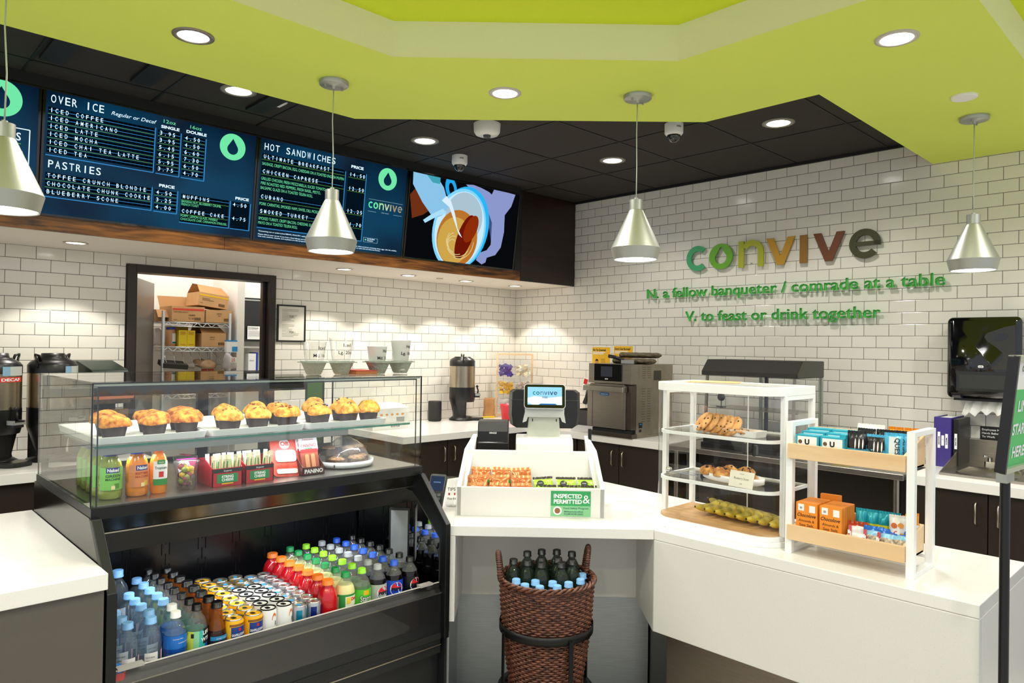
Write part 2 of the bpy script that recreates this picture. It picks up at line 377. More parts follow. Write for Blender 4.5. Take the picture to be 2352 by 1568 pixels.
# ================================================================ lights set in the ceilings
def downlight(x, y, z, r, power, label, ring, group, lensr=0.76, spot=120, blend=0.5, col=(1, 0.95, 0.88)):
    t = thing('recessed_downlight', label, 'ceiling light', (x, y, z), 0, group)
    b = B(); b.m(ring).lathe([(r*lensr, 0.0), (r*lensr, -0.006), (r, -0.004), (r, 0.001)], n=28, cap=False); b.obj('trim_ring', t)
    b = B(); b.m(lampglow).disc(0, 0, -0.002, r*lensr, 28, down=True); b.obj('lens', t)
    L = bpy.data.lights.new('bulb', 'SPOT'); L.energy = power; L.color = col; L.spot_size = R(spot); L.spot_blend = blend; L.shadow_soft_size = r*0.6
    o = bpy.data.objects.new('bulb', L); C.objects.link(o); o.parent = t; o.location = (0, 0, -0.02)
    return t
ring_w = mat('downlight_ring_white', 'C9C3BC', 0.4); ring_s = mat('downlight_ring_steel', '8E857C', 0.3, 0.6); ring_b = mat('downlight_ring_bronze', '8F8A80', 0.4)
for (x, y, lb, rg) in ((-4.027, -2.304, 'round downlight in the lime canopy nearest the left screens, steel ring', ring_s), (-2.753, -2.733, 'round downlight in the lime canopy between the two middle pendants, pale ring', ring_w), (-2.124, -4.242, 'large round downlight in the lime canopy at upper right', ring_w)):
    downlight(x, y, 2.825, 0.077, 36, lb, rg, 'downlights in the green canopy', spot=150)
for (x, y, lb) in ((-3.462, -1.389, 'downlight in the black ceiling half hidden by the green canopy edge, above the drinks menu'), (-2.2, -1.373, 'downlight in the black ceiling in front of the sandwich menu'), (-0.968, -1.975, 'downlight in the black ceiling nearest the wooden end panel'), (-0.974, -3.223, 'downlight in the black ceiling close to the right tiled wall')):
    downlight(x, y, 2.985, 0.093, 30, lb, ring_b, 'downlights in the black ceiling', 0.72, spot=140)
for (x, lb) in ((-3.993, 'slim soffit downlight at far left above the coffee urns'), (-2.205, 'slim soffit downlight right of the doorway'), (-1.611, 'slim soffit downlight third from the tiled corner'), (-0.993, 'slim soffit downlight second from the tiled corner'), (-0.391, 'slim soffit downlight nearest the tiled corner')):
    downlight(x, -0.39, 2.2, 0.066, 18, lb, nickel, 'downlights in the soffit', 0.8, spot=104, blend=0.18, col=(1, 0.93, 0.84))
# unseen lamps of the same kind, added to light the customer side
for (x, y) in ((-4.6, -4.3), (-3.2, -4.6), (-4.0, -5.3), (-5.6, -3.4), (-1.2, -5.2), (-5.8, -5.0)):
    downlight(x, y, 2.974, 0.077, 40, 'added unseen downlight in the lime ceiling, '+{-4.6: 'nearest the drinks cooler', -3.2: 'nearest the wicker basket', -4.0: 'above the queue', -5.6: 'above the near left counter', -1.2: 'nearest the right wall', -5.8: 'farthest from the counters'}[x], ring_w, 'added downlights over the customer side', spot=150)

al = alu
def pendant(x, y, label):
    t = thing('pendant_lamp', label, 'pendant light', (x, y, 2.045), 0, 'brushed metal pendant lamps')
    b = B(); b.m(al); pp = [(0.098, 0.003), (0.102, 0.0), (0.116, 0.055), (0.0335, 0.234), (0.031, 0.237), (0.031, 0.284), (0.010, 0.286), (0.010, 0.294), (0.003, 0.296)]
    for q in range(8): b.lathe(pp[q:q+2], n=56, cap=False)
    b.lathe([(0.099, 0.002), (0.112, 0.055), (0.03, 0.232)], n=48, cap=False); b.obj('shade', t)
    b = B(); b.m(lampglow_soft).disc(0, 0, 0.006, 0.0975, 40, down=True); b.obj('lens', t)
    b = B(); b.m(mat('pendant_cable', 'BFC7B4', 0.5)); k = [(0, 0, 0.294), (0.004, 0.002, 0.45), (-0.004, 0.0, 0.6), (0, 0, 0.765)]; b.tube(k, 0.0026, 8); b.obj('cable', t)
    b = B(); b.m(al).lathe([(0.002, 0.745), (0.008, 0.746), (0.008, 0.758), (0.062, 0.76), (0.066, 0.764), (0.066, 0.78)], n=40)
    for s in (-1, 1): b.cyl(0.042*s, -0.0*s, 0.748, 0.762, 0.005, 10)
    b.obj('ceiling_plate', t)
    L = bpy.data.lights.new('bulb', 'SPOT'); L.energy = 20; L.color = (1, 0.97, 0.93); L.spot_size = R(130); L.spot_blend = 0.6; L.shadow_soft_size = 0.07
    o = bpy.data.objects.new('bulb', L); C.objects.link(o); o.parent = t; o.location = (0, 0, -0.005)
pendant(-4.636, -2.356, 'metal cone pendant cut off by the left edge, in front of the leftmost screen')
pendant(-3.391, -2.27, 'metal cone pendant hanging in front of the sandwich menu screen')
pendant(-2.291, -3.16, 'metal cone pendant in front of the tiled wall left of the big wall lettering')
pendant(-0.870, -4.207, 'metal cone pendant at far right above the paper towel dispenser')
# ceiling gadgets
t = thing('ceiling_sensor', 'white round wireless sensor puck under the black ceiling at the canopy edge', 'sensor', (-2.152, -1.936, 2.985))
b = B(); b.m(white_pl).lathe([(0.083, 0), (0.08, -0.05), (0.068, -0.066), (0.0, -0.07)], n=32, cap=False); b.obj('housing', t); b = B(); b.m(mat('dark_vent', '4A4A50', 0.6)).lathe([(0.024, -0.069), (0.022, -0.08), (0, -0.084)], n=12, cap=False); b.obj('sounder', t)
def camera_dome(x, y, z, label):
    t = thing('dome_camera', label, 'security camera', (x, y, z), 0, 'white dome cameras')
    b = B(); b.m(white_pl).lathe([(0.056, 0), (0.056, -0.055), (0.048, -0.066), (0.036, -0.07)], n=28); b.obj('housing', t)
    b = B(); b.m(mat('smoked_dome', '0B0B0E', 0.05, coat=1.0)).lathe([(0.04, -0.066), (0.039, -0.08), (0.031, -0.098), (0.016, -0.109), (0, -0.112)], n=24, cap=False); b.obj('dome', t)
    b = B(); b.m(ink).ctext('AXIS', 0, 0, -0.032, 0.0568, 0.014, -115, 0.03); b.obj('lettering', t)
camera_dome(-1.799, -1.251, 2.985, 'white dome camera hanging in front of the coffee picture screen')
camera_dome(-1.376, -2.76, 2.985, 'white dome camera half hidden by the green canopy edge right of the third pendant')
t = thing('smoke_detector', 'flat white round cover on the lime canopy beside the right pendant', 'ceiling cover', (-1.242, -4.252, 2.825)); b = B(); b.m(white_pl).lathe([(0.055, 0), (0.055, -0.008), (0.05, -0.011)], n=28); b.obj('cover', t)
t = thing('exit_light_plate', 'small white ceiling plate with a red light beside the canopy edge', 'ceiling light', (-3.24, -1.36, 2.985)); b = B(); b.m(white_pl).box(-0.05, 0.05, -0.05, 0.05, -0.008, 0); b.obj('plate', t); b = B(); b.m(emat('red_led', 'FF2A1C', 2.0)).disc(0.01, -0.01, -0.009, 0.008, 10, down=True); b.obj('indicator', t)
t = thing('soffit_sprinkler', 'small dark round sprinkler cover in the soffit between two slim downlights', 'sprinkler', (-1.287, -0.39, 2.2)); b = B(); b.m(nickel).lathe([(0.03, 0), (0.028, -0.006), (0.012, -0.008)], n=20); b.obj('cover', t)

# ================================================================ menu screens
navy = None
def navy_mat():
    m = bpy.data.materials.new('screen_navy'); m.use_nodes = True; nt = m.node_tree; nt.nodes.clear(); L = nt.links.new
    o = nt.nodes.new('ShaderNodeOutputMaterial'); e = nt.nodes.new('ShaderNodeEmission'); tc = nt.nodes.new('ShaderNodeTexCoord')
    n = nt.nodes.new('ShaderNodeTexNoise'); n.inputs['Scale'].default_value = 2.2; n.inputs['Detail'].default_value = 1; L(tc.outputs['Object'], n.inputs['Vector'])
    cr = nt.nodes.new('ShaderNodeValToRGB'); cr.color_ramp.elements[0].position = 0.35; cr.color_ramp.elements[1].position = 0.65
    cr.color_ramp.elements[0].color = (*lin('021E38'), 1); cr.color_ramp.elements[1].color = (*lin('03476A'), 1)
    L(n.outputs[0], cr.inputs[0]); L(cr.outputs[0], e.inputs[0]); e.inputs[1].default_value = 0.52
    g = nt.nodes.new('ShaderNodeBsdfGlossy'); g.inputs['Roughness'].default_value = 0.25; g.inputs[0].default_value = (0.012, 0.012, 0.012, 1); a = nt.nodes.new('ShaderNodeAddShader')
    L(e.outputs[0], a.inputs[0]); L(g.outputs[0], a.inputs[1]); L(a.outputs[0], o.inputs[0]); return m
navy = navy_mat()
s_row = emat('screen_row_black', '03121C', 0.8); s_cell = emat('screen_cell_black', '01070D', 0.8); s_blue = emat('screen_blue_line', '3B8FD0', 0.75); s_white = emat('screen_white_text', 'D6F0FF', 0.95)
s_mint = emat('screen_mint', '6FE3A2', 0.8); s_lime = emat('screen_lime_line', '6FBF4A', 0.7); s_dim = emat('screen_dim_white', 'A8CFE0', 0.7)
SX, SZ = (1, 0, 0), (0, 0, 1)
def screen(x, label):
    t = thing('menu_screen', label, 'screen', (x, -0.79, 2.29), 0, None, 0.12)
    b = B(); b.m(black_gloss).box(-0.013, 1.133, 0.003, 0.05, -0.012, 0.642); b.box(-0.013, -0.001, -0.004, 0.004, -0.012, 0.642).box(1.121, 1.133, -0.004, 0.004, -0.012, 0.642).box(0, 1.12, -0.004, 0.004, -0.012, -0.001).box(0, 1.12, -0.004, 0.004, 0.631, 0.642)
    b.obj('bezel', t)
    return t
def panel(t, m_): b = B(); b.m(m_).box(0, 1.12, 0, 0.003, 0, 0.63); b.obj('display_panel', t)
def flaps(bk, tx, ln, x0, x1, z, text, h=0.030, cells=None, pitch=0.0233, size=0.031, lastsep=True):
    """one split-flap row: dark strip, flap cells, blue mid line and white letters"""
    bk.m(s_row).box(x0, x1, -0.0012, -0.0002, z-h/2, z+h/2)
    n = int((x1-x0)/pitch)
    for i in range(n):
        c = x0+0.004+pitch*(i+0.5); bk.m(s_cell).box(c-pitch*0.36, c+pitch*0.36, -0.0016, -0.0012, z-h*0.38, z+h*0.38)
    ln.box(x0+0.004, x0+0.004+n*pitch, -0.002, -0.0016, z-0.0012, z+0.0012)
    tx.mono(text, (x0+0.004, -0.0026, z-size*0.36), size, pitch, SX, SZ, 0.01, cw=pitch*0.52)
def drop(b, cx, cz, r, col_out, col_in, y=-0.001):
    b.m(col_out).poly([(cx+r*math.cos(2*math.pi*i/40), y, cz+r*math.sin(2*math.pi*i/40)) for i in range(40)])
    p = [(cx, y-0.001, cz+r*0.63)]
    for i in range(25):
        a = R(30-240*i/24); p.append((cx+r*0.42*math.cos(a), y-0.001, cz-r*0.16+r*0.42*math.sin(a)))
    b.m(col_in).poly(p)
def frame(b, x0, x1, z0, z1, w=0.0045, left=False, top=False):
    b.box(x0, x1, -0.002, -0.0005, z0-w/2, z0+w/2); b.box(x1-w/2, x1+w/2, -0.002, -0.0005, z0, z1)
    if left: b.box(x0-w/2, x0+w/2, -0.002, -0.0005, z0, z1)
    if top: b.box(x0, x1, -0.002, -0.0005, z1-w/2, z1+w/2)
# far left screen, only its right edge is in view
t = screen(-5.395, 'dark blue menu screen cut off by the left edge, showing INS and small prices'); panel(t, navy)
b = B(); drop(b, 0.962, 0.543, 0.09, s_mint, navy); b.obj('drop_logo', t)
b = B(); b.m(s_white).mono('ADD-INS', (0.862, -0.003, 0.35), 0.055, 0.0275, bold=0.01); b.text('1.25', (1.062, -0.003, 0.279), 0.026, align='R', bold=0.02).text('1.05', (1.062, -0.003, 0.245), 0.026, align='R', bold=0.02).text('.70', (1.062, -0.003, 0.213), 0.026, align='R', bold=0.02); frame(b, 0.6, 1.088, 0.166, 0.41, top=True); b.obj('lettering', t)
b = B(); b.m(s_lime).box(0.8, 1.052, -0.002, 0, 0.333, 0.336); b.obj('rule_line', t)
# drinks menu
t = screen(-4.243, 'blue menu screen headed OVER ICE and PASTRIES'); panel(t, navy); X0 = -4.243
bk = B(); tx = B(); tx.m(s_white); ln = B(); ln.m(s_blue); gr = B(); gr.m(s_lime); mt = B(); mt.m(s_mint)
def GX(v): return v-X0
tx.mono('OVER ICE', (GX(-4.226), -0.003, 0.573), 0.058, 0.0318, bold=0.004)
tx.text('Regular or Decaf', (GX(-3.94), -0.003, 0.575), 0.0285, italic=0.3, width=0.232)
for (xa, n_) in ((-3.671, '12oz'), (-3.524, '16oz')): mt.text(n_, (GX(xa), -0.003, 0.592), 0.028, width=0.066)
tx.text('SINGLE', (GX(-3.683), -0.003, 0.562), 0.022, bold=0.035, width=0.1); tx.text('DOUBLE', (GX(-3.544), -0.003, 0.564), 0.022, bold=0.035, width=0.116)
rows = ['ICED COFFEE', 'ICED AMERICANO', 'ICED LATTE', 'ICED MOCHA', 'ICED CHAI TEA LATTE', 'ICED TEA']; s1 = ['3.95', '3.95', '5.45', '6.15', '5.95', '3.75']; s2_ = ['4.50', '4.50', '6.60', '7.30', '6.50', '4.70']
for i in range(6):
    z = 0.5345-0.0405*i
    flaps(bk, tx, ln, GX(-4.232), GX(-3.717), z, rows[i]); flaps(bk, tx, ln, GX(-3.697), GX(-3.577), z-0.0005, s1[i]); flaps(bk, tx, ln, GX(-3.557), GX(-3.434), z-0.001, s2_[i])
    if i < 5:
        for a_, c_ in ((-4.232, -3.717), (-3.697, -3.577), (-3.557, -3.434)): gr.box(GX(a_), GX(c_), -0.0022, -0.0006, z-0.0205, z-0.0192)
ln2 = B(); ln2.m(s_blue); frame(ln2, GX(-4.235), GX(-3.711), 0.303, 0.555); frame(ln2, GX(-3.699), GX(-3.571), 0.302, 0.552); frame(ln2, GX(-3.559), GX(-3.428), 0.302, 0.55)
tx.mono('PASTRIES', (GX(-4.226), -0.003, 0.24), 0.056, 0.0318, bold=0.004)
for i, r_ in enumerate(['TOFFEE CRUNCH BLONDIE', 'CHOCOLATE CHUNK COOKIE', 'BLUEBERRY SCONE']):
    z = 0.199-0.0415*i; flaps(bk, tx, ln, GX(-4.232), GX(-3.717), z, r_); flaps(bk, tx, ln, GX(-3.697), GX(-3.577), z-0.002, ['4.50', '3.25', '4.00'][i])
    if i < 2:
        for a_, c_ in ((-4.232, -3.717), (-3.697, -3.577)): gr.box(GX(a_), GX(c_), -0.0022, -0.0006, z-0.0205, z-0.0192)
frame(ln2, GX(-4.235), GX(-3.711), 0.088, 0.22); frame(ln2, GX(-3.699), GX(-3.571), 0.087, 0.22)
tx.text('PRICE', (GX(-3.676), -0.003, 0.23), 0.022, bold=0.035, width=0.085); tx.text('PRICE', (GX(-3.232), -0.003, 0.225), 0.022, bold=0.035, width=0.085)
flaps(bk, tx, ln, GX(-3.551), GX(-3.27), 0.195, 'MUFFINS'); flaps(bk, tx, ln, GX(-3.551), GX(-3.27), 0.111, 'COFFEE CAKE'); flaps(bk, tx, ln, GX(-3.252), GX(-3.14), 0.193, '4.50'); flaps(bk, tx, ln, GX(-3.252), GX(-3.14), 0.108, '4.75')
bk.m(s_row).box(GX(-3.551), GX(-3.27), -0.0008, -0.0002, 0.045, 0.21).box(GX(-3.252), GX(-3.14), -0.0008, -0.0002, 0.045, 0.21)
for t_, z in (('BANANA NUT, BLUEBERRY CRUMB,', 0.160), ('FRENCH TOAST', 0.143), ('POPPY, LEMON GLAZE, MARBLE', 0.076), ('CHOCOLATE CHIP, CINNAMON STREUSEL', 0.057)):
    mt.text(t_, (GX(-3.548), -0.003, z), 0.0195, width=len(t_)*0.0083)
gr.box(GX(-3.551), GX(-3.27), -0.0022, -0.0006, 0.175, 0.1763).box(GX(-3.551), GX(-3.27), -0.0022, -0.0006, 0.091, 0.0923)
frame(ln2, GX(-3.554), GX(-3.261), 0.043, 0.21); frame(ln2, GX(-3.254), GX(-3.133), 0.043, 0.21)
lg = B(); drop(lg, GX(-3.268), 0.536, 0.079, s_mint, navy)
for q, nm in ((bk, 'flap_rows'), (tx, 'lettering'), (ln, 'flap_hinges'), (gr, 'rule_lines'), (mt, 'green_lettering'), (ln2, 'table_frames'), (lg, 'drop_logo')): q.obj(nm, t)
# sandwich menu
t = screen(-3.093, 'blue menu screen headed HOT SANDWICHES, behind the second pendant'); panel(t, navy); X0 = -3.093
bk = B(); tx = B(); tx.m(s_white); ln = B(); ln.m(s_blue); gr = B(); gr.m(s_lime); mt = B(); mt.m(s_mint)
tx.mono('HOT SANDWICHES', (GX(-3.074), -0.003, 0.562), 0.06, 0.0365, bold=0.004)
bk.m(s_row).box(GX(-3.081), GX(-2.487), -0.0008, -0.0002, 0.078, 0.535).box(GX(-2.462), GX(-2.322), -0.0008, -0.0002, 0.075, 0.54)
for t_, z in (('ULTIMATE BREAKFAST', 0.5205), ('CHICKEN CAPRESE', 0.428), ('CUBANO', 0.27), ('SMOKED TURKEY', 0.178)): flaps(bk, tx, ln, GX(-3.079), GX(-2.489), z, t_, 0.034, pitch=0.0262, size=0.035)
for t_, z in (('14.50', 0.518), ('12.50', 0.423), ('12.25', 0.268), ('11.70', 0.178)): flaps(bk, tx, ln, GX(-2.46), GX(-2.324), z, t_, 0.034, pitch=0.0262, size=0.035)
for z in (0.499, 0.407, 0.249, 0.157): gr.box(GX(-3.079), GX(-2.489), -0.0022, -0.0006, z, z+0.0014).box(GX(-2.46), GX(-2.324), -0.0022, -0.0006, z-0.003, z-0.0016)
for t_, z in (('SAUSAGE, CRISPY BACON, EGG, CHEDDAR ON A TOASTED ENGLISH MUFFIN', 0.466), ('GRILLED CHICKEN, FRESH MOZZARELLA, SLICED TOMATO,', 0.373), ('FIRE ROASTED RED PEPPERS, FRESH BASIL, PESTO,', 0.344), ('BALSAMIC GLAZE ON A TOASTED TELERA ROLL', 0.315), ('PORK CARNITAS, SMOKED HAM, SWISS, DILL PICKLES', 0.215), ('SMOKED TURKEY, CRISPY BACON, CHEDDAR, SLICED TOMATO,', 0.123), ('MAYO ON A TOASTED TELERA ROLL', 0.095)):
    mt.text(t_, (GX(-3.077), -0.003, z), 0.0265, width=len(t_)*0.00925)
tx.text('PRICE', (GX(-2.444), -0.003, 0.563), 0.026, bold=0.035, width=0.098)
ln2 = B(); ln2.m(s_blue); frame(ln2, GX(-3.084), GX(-2.483), 0.072, 0.53); frame(ln2, GX(-2.464), GX(-2.318), 0.07, 0.54)
for t_, z in (('*Consuming raw or undercooked MEATS, POULTRY, seafood, shellfish, or eggs may increase your risk of foodborne illness.', 0.048), ('Please inform your server if you have a food allergy and speak to a manager before ordering. Menu items are prepared in an area where products containing wheat, eggs, milk, fish, shellfish,', 0.028), ('tree nuts, peanuts, sesame, and soybeans are also prepared. We cannot guarantee that any item is allergen free and urge guests to make safe and informed choices.', 0.015)):
    tx.text(t_, (GX(-3.073), -0.003, z), 0.0115, bold=0.01, width=min(1.06, len(t_)*0.0057))
tx.text('Can Be Made', (GX(-2.272), -0.003, 0.089), 0.0115, bold=0.02); tx.text('Vegetarian', (GX(-2.272), -0.003, 0.077), 0.0115, bold=0.02)
lg = B(); drop(lg, GX(-2.14), 0.535, 0.0785, s_mint, navy); lg.m(s_mint).poly([(GX(-2.285)+0.006*math.cos(2*math.pi*i/14), -0.003, 0.085+0.006*math.sin(2*math.pi*i/14)) for i in range(14)])
lg.m(s_dim); frame(lg, GX(-2.301), GX(-2.184), 0.069, 0.1, 0.0015, True, True)
lg.box(GX(-2.283), GX(-1.994), -0.002, 0, 0.374, 0.3755).box(GX(-2.283), GX(-2.215), -0.002, 0, 0.288, 0.2895).box(GX(-2.066), GX(-1.994), -0.002, 0, 0.288, 0.2895); lg.text('coffee roasters', (GX(-2.14), -0.003, 0.288), 0.011, align='C')
def convive(bd, mats, ox, y, oz, h, total, xd=1, depth=0.0):
    """the seven lower-case letters as plain ring, bar and wedge shapes; each letter has x-height h"""
    u = total/7.34   # advance unit: letters are laid out on a 7.34 wide line of x-height-1 units
    lw = 0.215
    def put(polys, m_, x0):
        bd.m(m_)
        for P in polys:
            pts = [(ox+xd*(x0+px)*u, y, oz+pz*h) for px, pz in P]
            if depth:
                n = len(pts); back = [(p[0], p[1]+depth, p[2]) for p in pts]
                bd.add(pts+back, [tuple(range(n))]+[(i, (i+1) % n, n+(i+1) % n, n+i) for i in range(n)], False)
            else: bd.poly(pts)
    def ring(cx, cz, r0, r1, a0, a1, n=26):
        o = []
        for i in range(n):
            a, c = R(a0+(a1-a0)*i/n), R(a0+(a1-a0)*(i+1)/n)
            o.append([(cx+r1*math.cos(a), cz+r1*math.sin(a)), (cx+r1*math.cos(c), cz+r1*math.sin(c)), (cx+r0*math.cos(c), cz+r0*math.sin(c)), (cx+r0*math.cos(a), cz+r0*math.sin(a))])
        return o
    r1, r0 = 0.5, 0.5-lw
    put(ring(0.5, 0.5, r0, r1, 48, 312), mats[0], 0.0)
    ro = []
    for i in range(32):      # o with a drop-shaped counter
        a, c = R(90+360*i/32), R(90+360*(i+1)/32)
        def dp(t_):
            k_ = (t_ % (2*math.pi)); sn, cs = math.sin(k_), math.cos(k_)
            rr_ = 0.25 if sn < 0.3 else 0.25+0.16*((sn-0.3)/0.7)**2.6; 
            return (0.5+rr_*cs*(1.0 if sn < 0.3 else 1-0.75*(sn-0.3)), 0.46+rr_*sn)
        ro.append([(0.5+r1*math.cos(a), 0.5+r1*math.sin(a)), (0.5+r1*math.cos(c), 0.5+r1*math.sin(c)), dp(c), dp(a)])
    put(ro, mats[1], 1.02)
    put([[(0, 0), (lw, 0), (lw, 1), (0, 1)], [(1-lw, 0), (1, 0), (1, 0.56), (1-lw, 0.56)]]+ring(0.545, 0.56, 0.24, 0.455, 0, 150, 16), mats[2], 2.26)
    vv = [[(0, 1), (0.27, 1), (0.535, 0.33), (0.535, 0), (0.415, 0)], [(0.535, 0), (0.535, 0.33), (0.80, 1), (1.07, 1), (0.655, 0)]]
    put(vv, mats[3], 3.37); put([[(0, 0), (lw+0.045, 0), (lw+0.045, 1), (0, 1)]], mats[4], 4.62); put(vv, mats[5], 5.10)
    put(ring(0.5, 0.5, r0, r1, 8, 318)+[[(0.222, 0.43), (0.99, 0.43), (0.99, 0.57), (0.222, 0.57)]]+ring(0.5, 0.5, r0, r1, -8, 8, 3), mats[6], 6.32)
cvc = ['48B58E', '5FC04A', 'A9C93A', 'C9A24A', 'B08A4A', '8E7A5A', '6E7A5A']
convive(lg, [emat('scr_cv%d' % i, c_, 0.8) for i, c_ in enumerate(['5FE3B5', '6FE3A2', 'A9DFA0', 'B8C9A8', 'A8A98A', '9A8F78', '8E8F7E'])], GX(-2.283), -0.003, 0.312, 0.046, 0.289)
for q, nm in ((bk, 'flap_rows'), (tx, 'lettering'), (ln, 'flap_hinges'), (gr, 'rule_lines'), (mt, 'green_lettering'), (ln2, 'table_frames'), (lg, 'logo_block')): q.obj(nm, t)
# picture of milk poured into a cup
t = screen(-1.94, 'screen showing milk poured into a blue cup of coffee'); X0 = -1.94
panel(t, emat('screen_black', '07090C', 0.8))
def clipz(pts, z0=0.001):
    o = []
    for i in range(len(pts)):
        (ax, az), (bx, bz) = pts[i-1], pts[i]
        if (az < z0) != (bz < z0): k = (z0-az)/(bz-az); o.append((ax+(bx-ax)*k, z0))
        if bz >= z0: o.append((bx, bz))
    return o
def P3(b, col, pts, y, s=0.8):
    pts = clipz(pts); b.m(emat('picture_'+col, col, s)).poly([(GX(x), y, z) for x, z in pts])
def ell(cx, cz, rx, rz, rot=0, a0=0, a1=360, n=40):
    o = []
    for i in range(n+(a1-a0 < 360)):
        a = R(a0+(a1-a0)*i/n); x, z = rx*math.cos(a), rz*math.sin(a); o.append((cx+x*math.cos(R(rot))-z*math.sin(R(rot)), cz+x*math.sin(R(rot))+z*math.cos(R(rot))))
    return o
b = B()
P3(b, '6B2E14', [(-1.935, 0.46), (-1.90, 0.29), (-1.80, 0.33), (-1.70, 0.4), (-1.75, 0.46), (-1.85, 0.56)], -0.0006)
P3(b, '8793C6', [(-1.41, 0.62), (-1.33, 0.63), (-1.25, 0.62), (-1.16, 0.6), (-1.13, 0.585), (-1.11, 0.628), (-0.95, 0.628), (-0.865, 0.625), (-0.90, 0.52), (-0.965, 0.44), (-0.955, 0.30), (-0.975, 0.17), (-1.03, 0.10), (-1.12, 0.07), (-1.13, 0.03), (-1.17, 0.01), (-1.235, 0.04), (-1.21, 0.1), (-1.13, 0.13), (-1.09, 0.18), (-1.10, 0.36), (-1.17, 0.47), (-1.30, 0.56)], -0.0008)
P3(b, '434C78', [(-1.30, 0.56), (-1.17, 0.47), (-1.10, 0.36), (-1.09, 0.2), (-1.12, 0.3), (-1.20, 0.44), (-1.33, 0.55)], -0.001)
P3(b, '1FA3E6', ell(-1.555, 0.565, 0.055, 0.09, 20), -0.001); P3(b, '07090C', ell(-1.55, 0.56, 0.025, 0.05, 20), -0.0012)
P3(b, '2AB0EE', ell(-1.40, 0.28, 0.262, 0.335, -18), -0.0014); P3(b, '7ED0F5', ell(-1.432, 0.262, 0.264, 0.33, -18), -0.0018); P3(b, 'C4E4F2', ell(-1.43, 0.262, 0.243, 0.308, -18), -0.0022); P3(b, 'A5BFCB', ell(-1.40, 0.36, 0.19, 0.2, -18), -0.0026)
P3(b, 'B5702A', ell(-1.45, 0.19, 0.205, 0.225, -14), -0.003); P3(b, 'C9A048', ell(-1.48, 0.17, 0.165, 0.185, -14), -0.0034)
P3(b, '6A1505', ell(-1.375, 0.21, 0.075, 0.19, -20), -0.0038); P3(b, '8A2A08', ell(-1.32, 0.28, 0.06, 0.12, -25), -0.004)
for k in range(7): P3(b, 'E9D9A0', ell(-1.50+0.012*k, 0.15+0.006*k, 0.035+0.019*k, 0.03+0.021*k, 10, 20+37*k, 150+33*k, 14)+ell(-1.50+0.012*k, 0.15+0.006*k, 0.03+0.019*k, 0.025+0.021*k, 10, 20+37*k, 150+33*k, 14)[::-1], -0.0044, 0.7)
P3(b, '86BFE2', [(-1.925, 0.628), (-1.70, 0.628), (-1.63, 0.56), (-1.60, 0.50), (-1.56, 0.43), (-1.62, 0.35), (-1.66, 0.33), (-1.72, 0.33), (-1.82, 0.42), (-1.92, 0.54)], -0.005)
P3(b, '3E9FB0', [(-1.80, 0.628), (-1.67, 0.628), (-1.67, 0.58), (-1.74, 0.58)], -0.0054)
P3(b, 'A6D9F2', [(-1.66, 0.34), (-1.78, 0.27), (-1.80, 0.29), (-1.73, 0.34), (-1.62, 0.40), (-1.58, 0.37)], -0.0054)
P3(b, 'D5E9F5', [(-1.60, 0.50), (-1.55, 0.47), (-1.50, 0.38), (-1.46, 0.27), (-1.405, 0.2), (-1.44, 0.22), (-1.50, 0.32), (-1.56, 0.42), (-1.64, 0.46)], -0.0058)
b.obj('picture', t)
t = None
# ================================================================ counters and cabinets
def handle(b, axis, x, y, z0, z1, out):
    """bow handle; out = vector away from the door"""
    ox, oy = out
    b.tube([(x, y, z0), (x+ox*0.6, y+oy*0.6, z0+0.001), (x+ox, y+oy, z0+0.012), (x+ox, y+oy, (z0+z1)/2), (x+ox, y+oy, z1-0.012), (x+ox*0.6, y+oy*0.6, z1-0.001), (x, y, z1)], 0.0045, 8)
def cabinet(label, a0, a1, wall, doors=2, group='dark base cabinets along the walls'):
    """base cabinet between a0 and a1 along a wall; wall 'back' runs in x, wall 'right' runs in y"""
    if wall == 'back':
        t = thing('base_cabinet', label, 'cabinet', (a0, -0.86, 0), 0, group); wdt = a1-a0
    else:
        t = thing('base_cabinet', label, 'cabinet', (-0.70, a0, 0), QR, group); wdt = a0-a1
    dep = 0.84 if wall == 'back' else 0.68
    b = B(); b.m(laminate).box(0.002, wdt-0.002, 0.02, dep, 0.1, 0.902); b.m(black_matte).box(0.002, wdt-0.002, 0.07, dep, 0, 0.1); b.obj('body', t)
    dw = wdt/doors
    for i in range(doors):
        b = B(); b.m(laminate).box(i*dw+0.003, (i+1)*dw-0.003, 0, 0.019, 0.105, 0.898); d = b.obj('door', t, 0.0015)
        hx = (i+1)*dw-0.05 if i % 2 == 0 else i*dw+0.05
        b = B(); b.m(nickel); handle(b, 0, hx, 0, 0.735, 0.85, (0, -0.032)); b.obj('handle', d)
def slab(name, label, b): o = b.obj(name, None, 0.002); return tag(o, label, 'countertop')
# counter left of the doorway, under the coffee urns
b = B(); b.m(quartz).box(-7, -3.66, -0.90, -0.003, 0.903, 0.955); slab('countertop', 'white stone countertop under the coffee urns at far left', b)
cabinet('dark base cabinet under the urns, far left behind the glass display', -4.68, -3.68, 'back'); cabinet('dark base cabinet under the urns at the left picture edge', -5.70, -4.69, 'back')
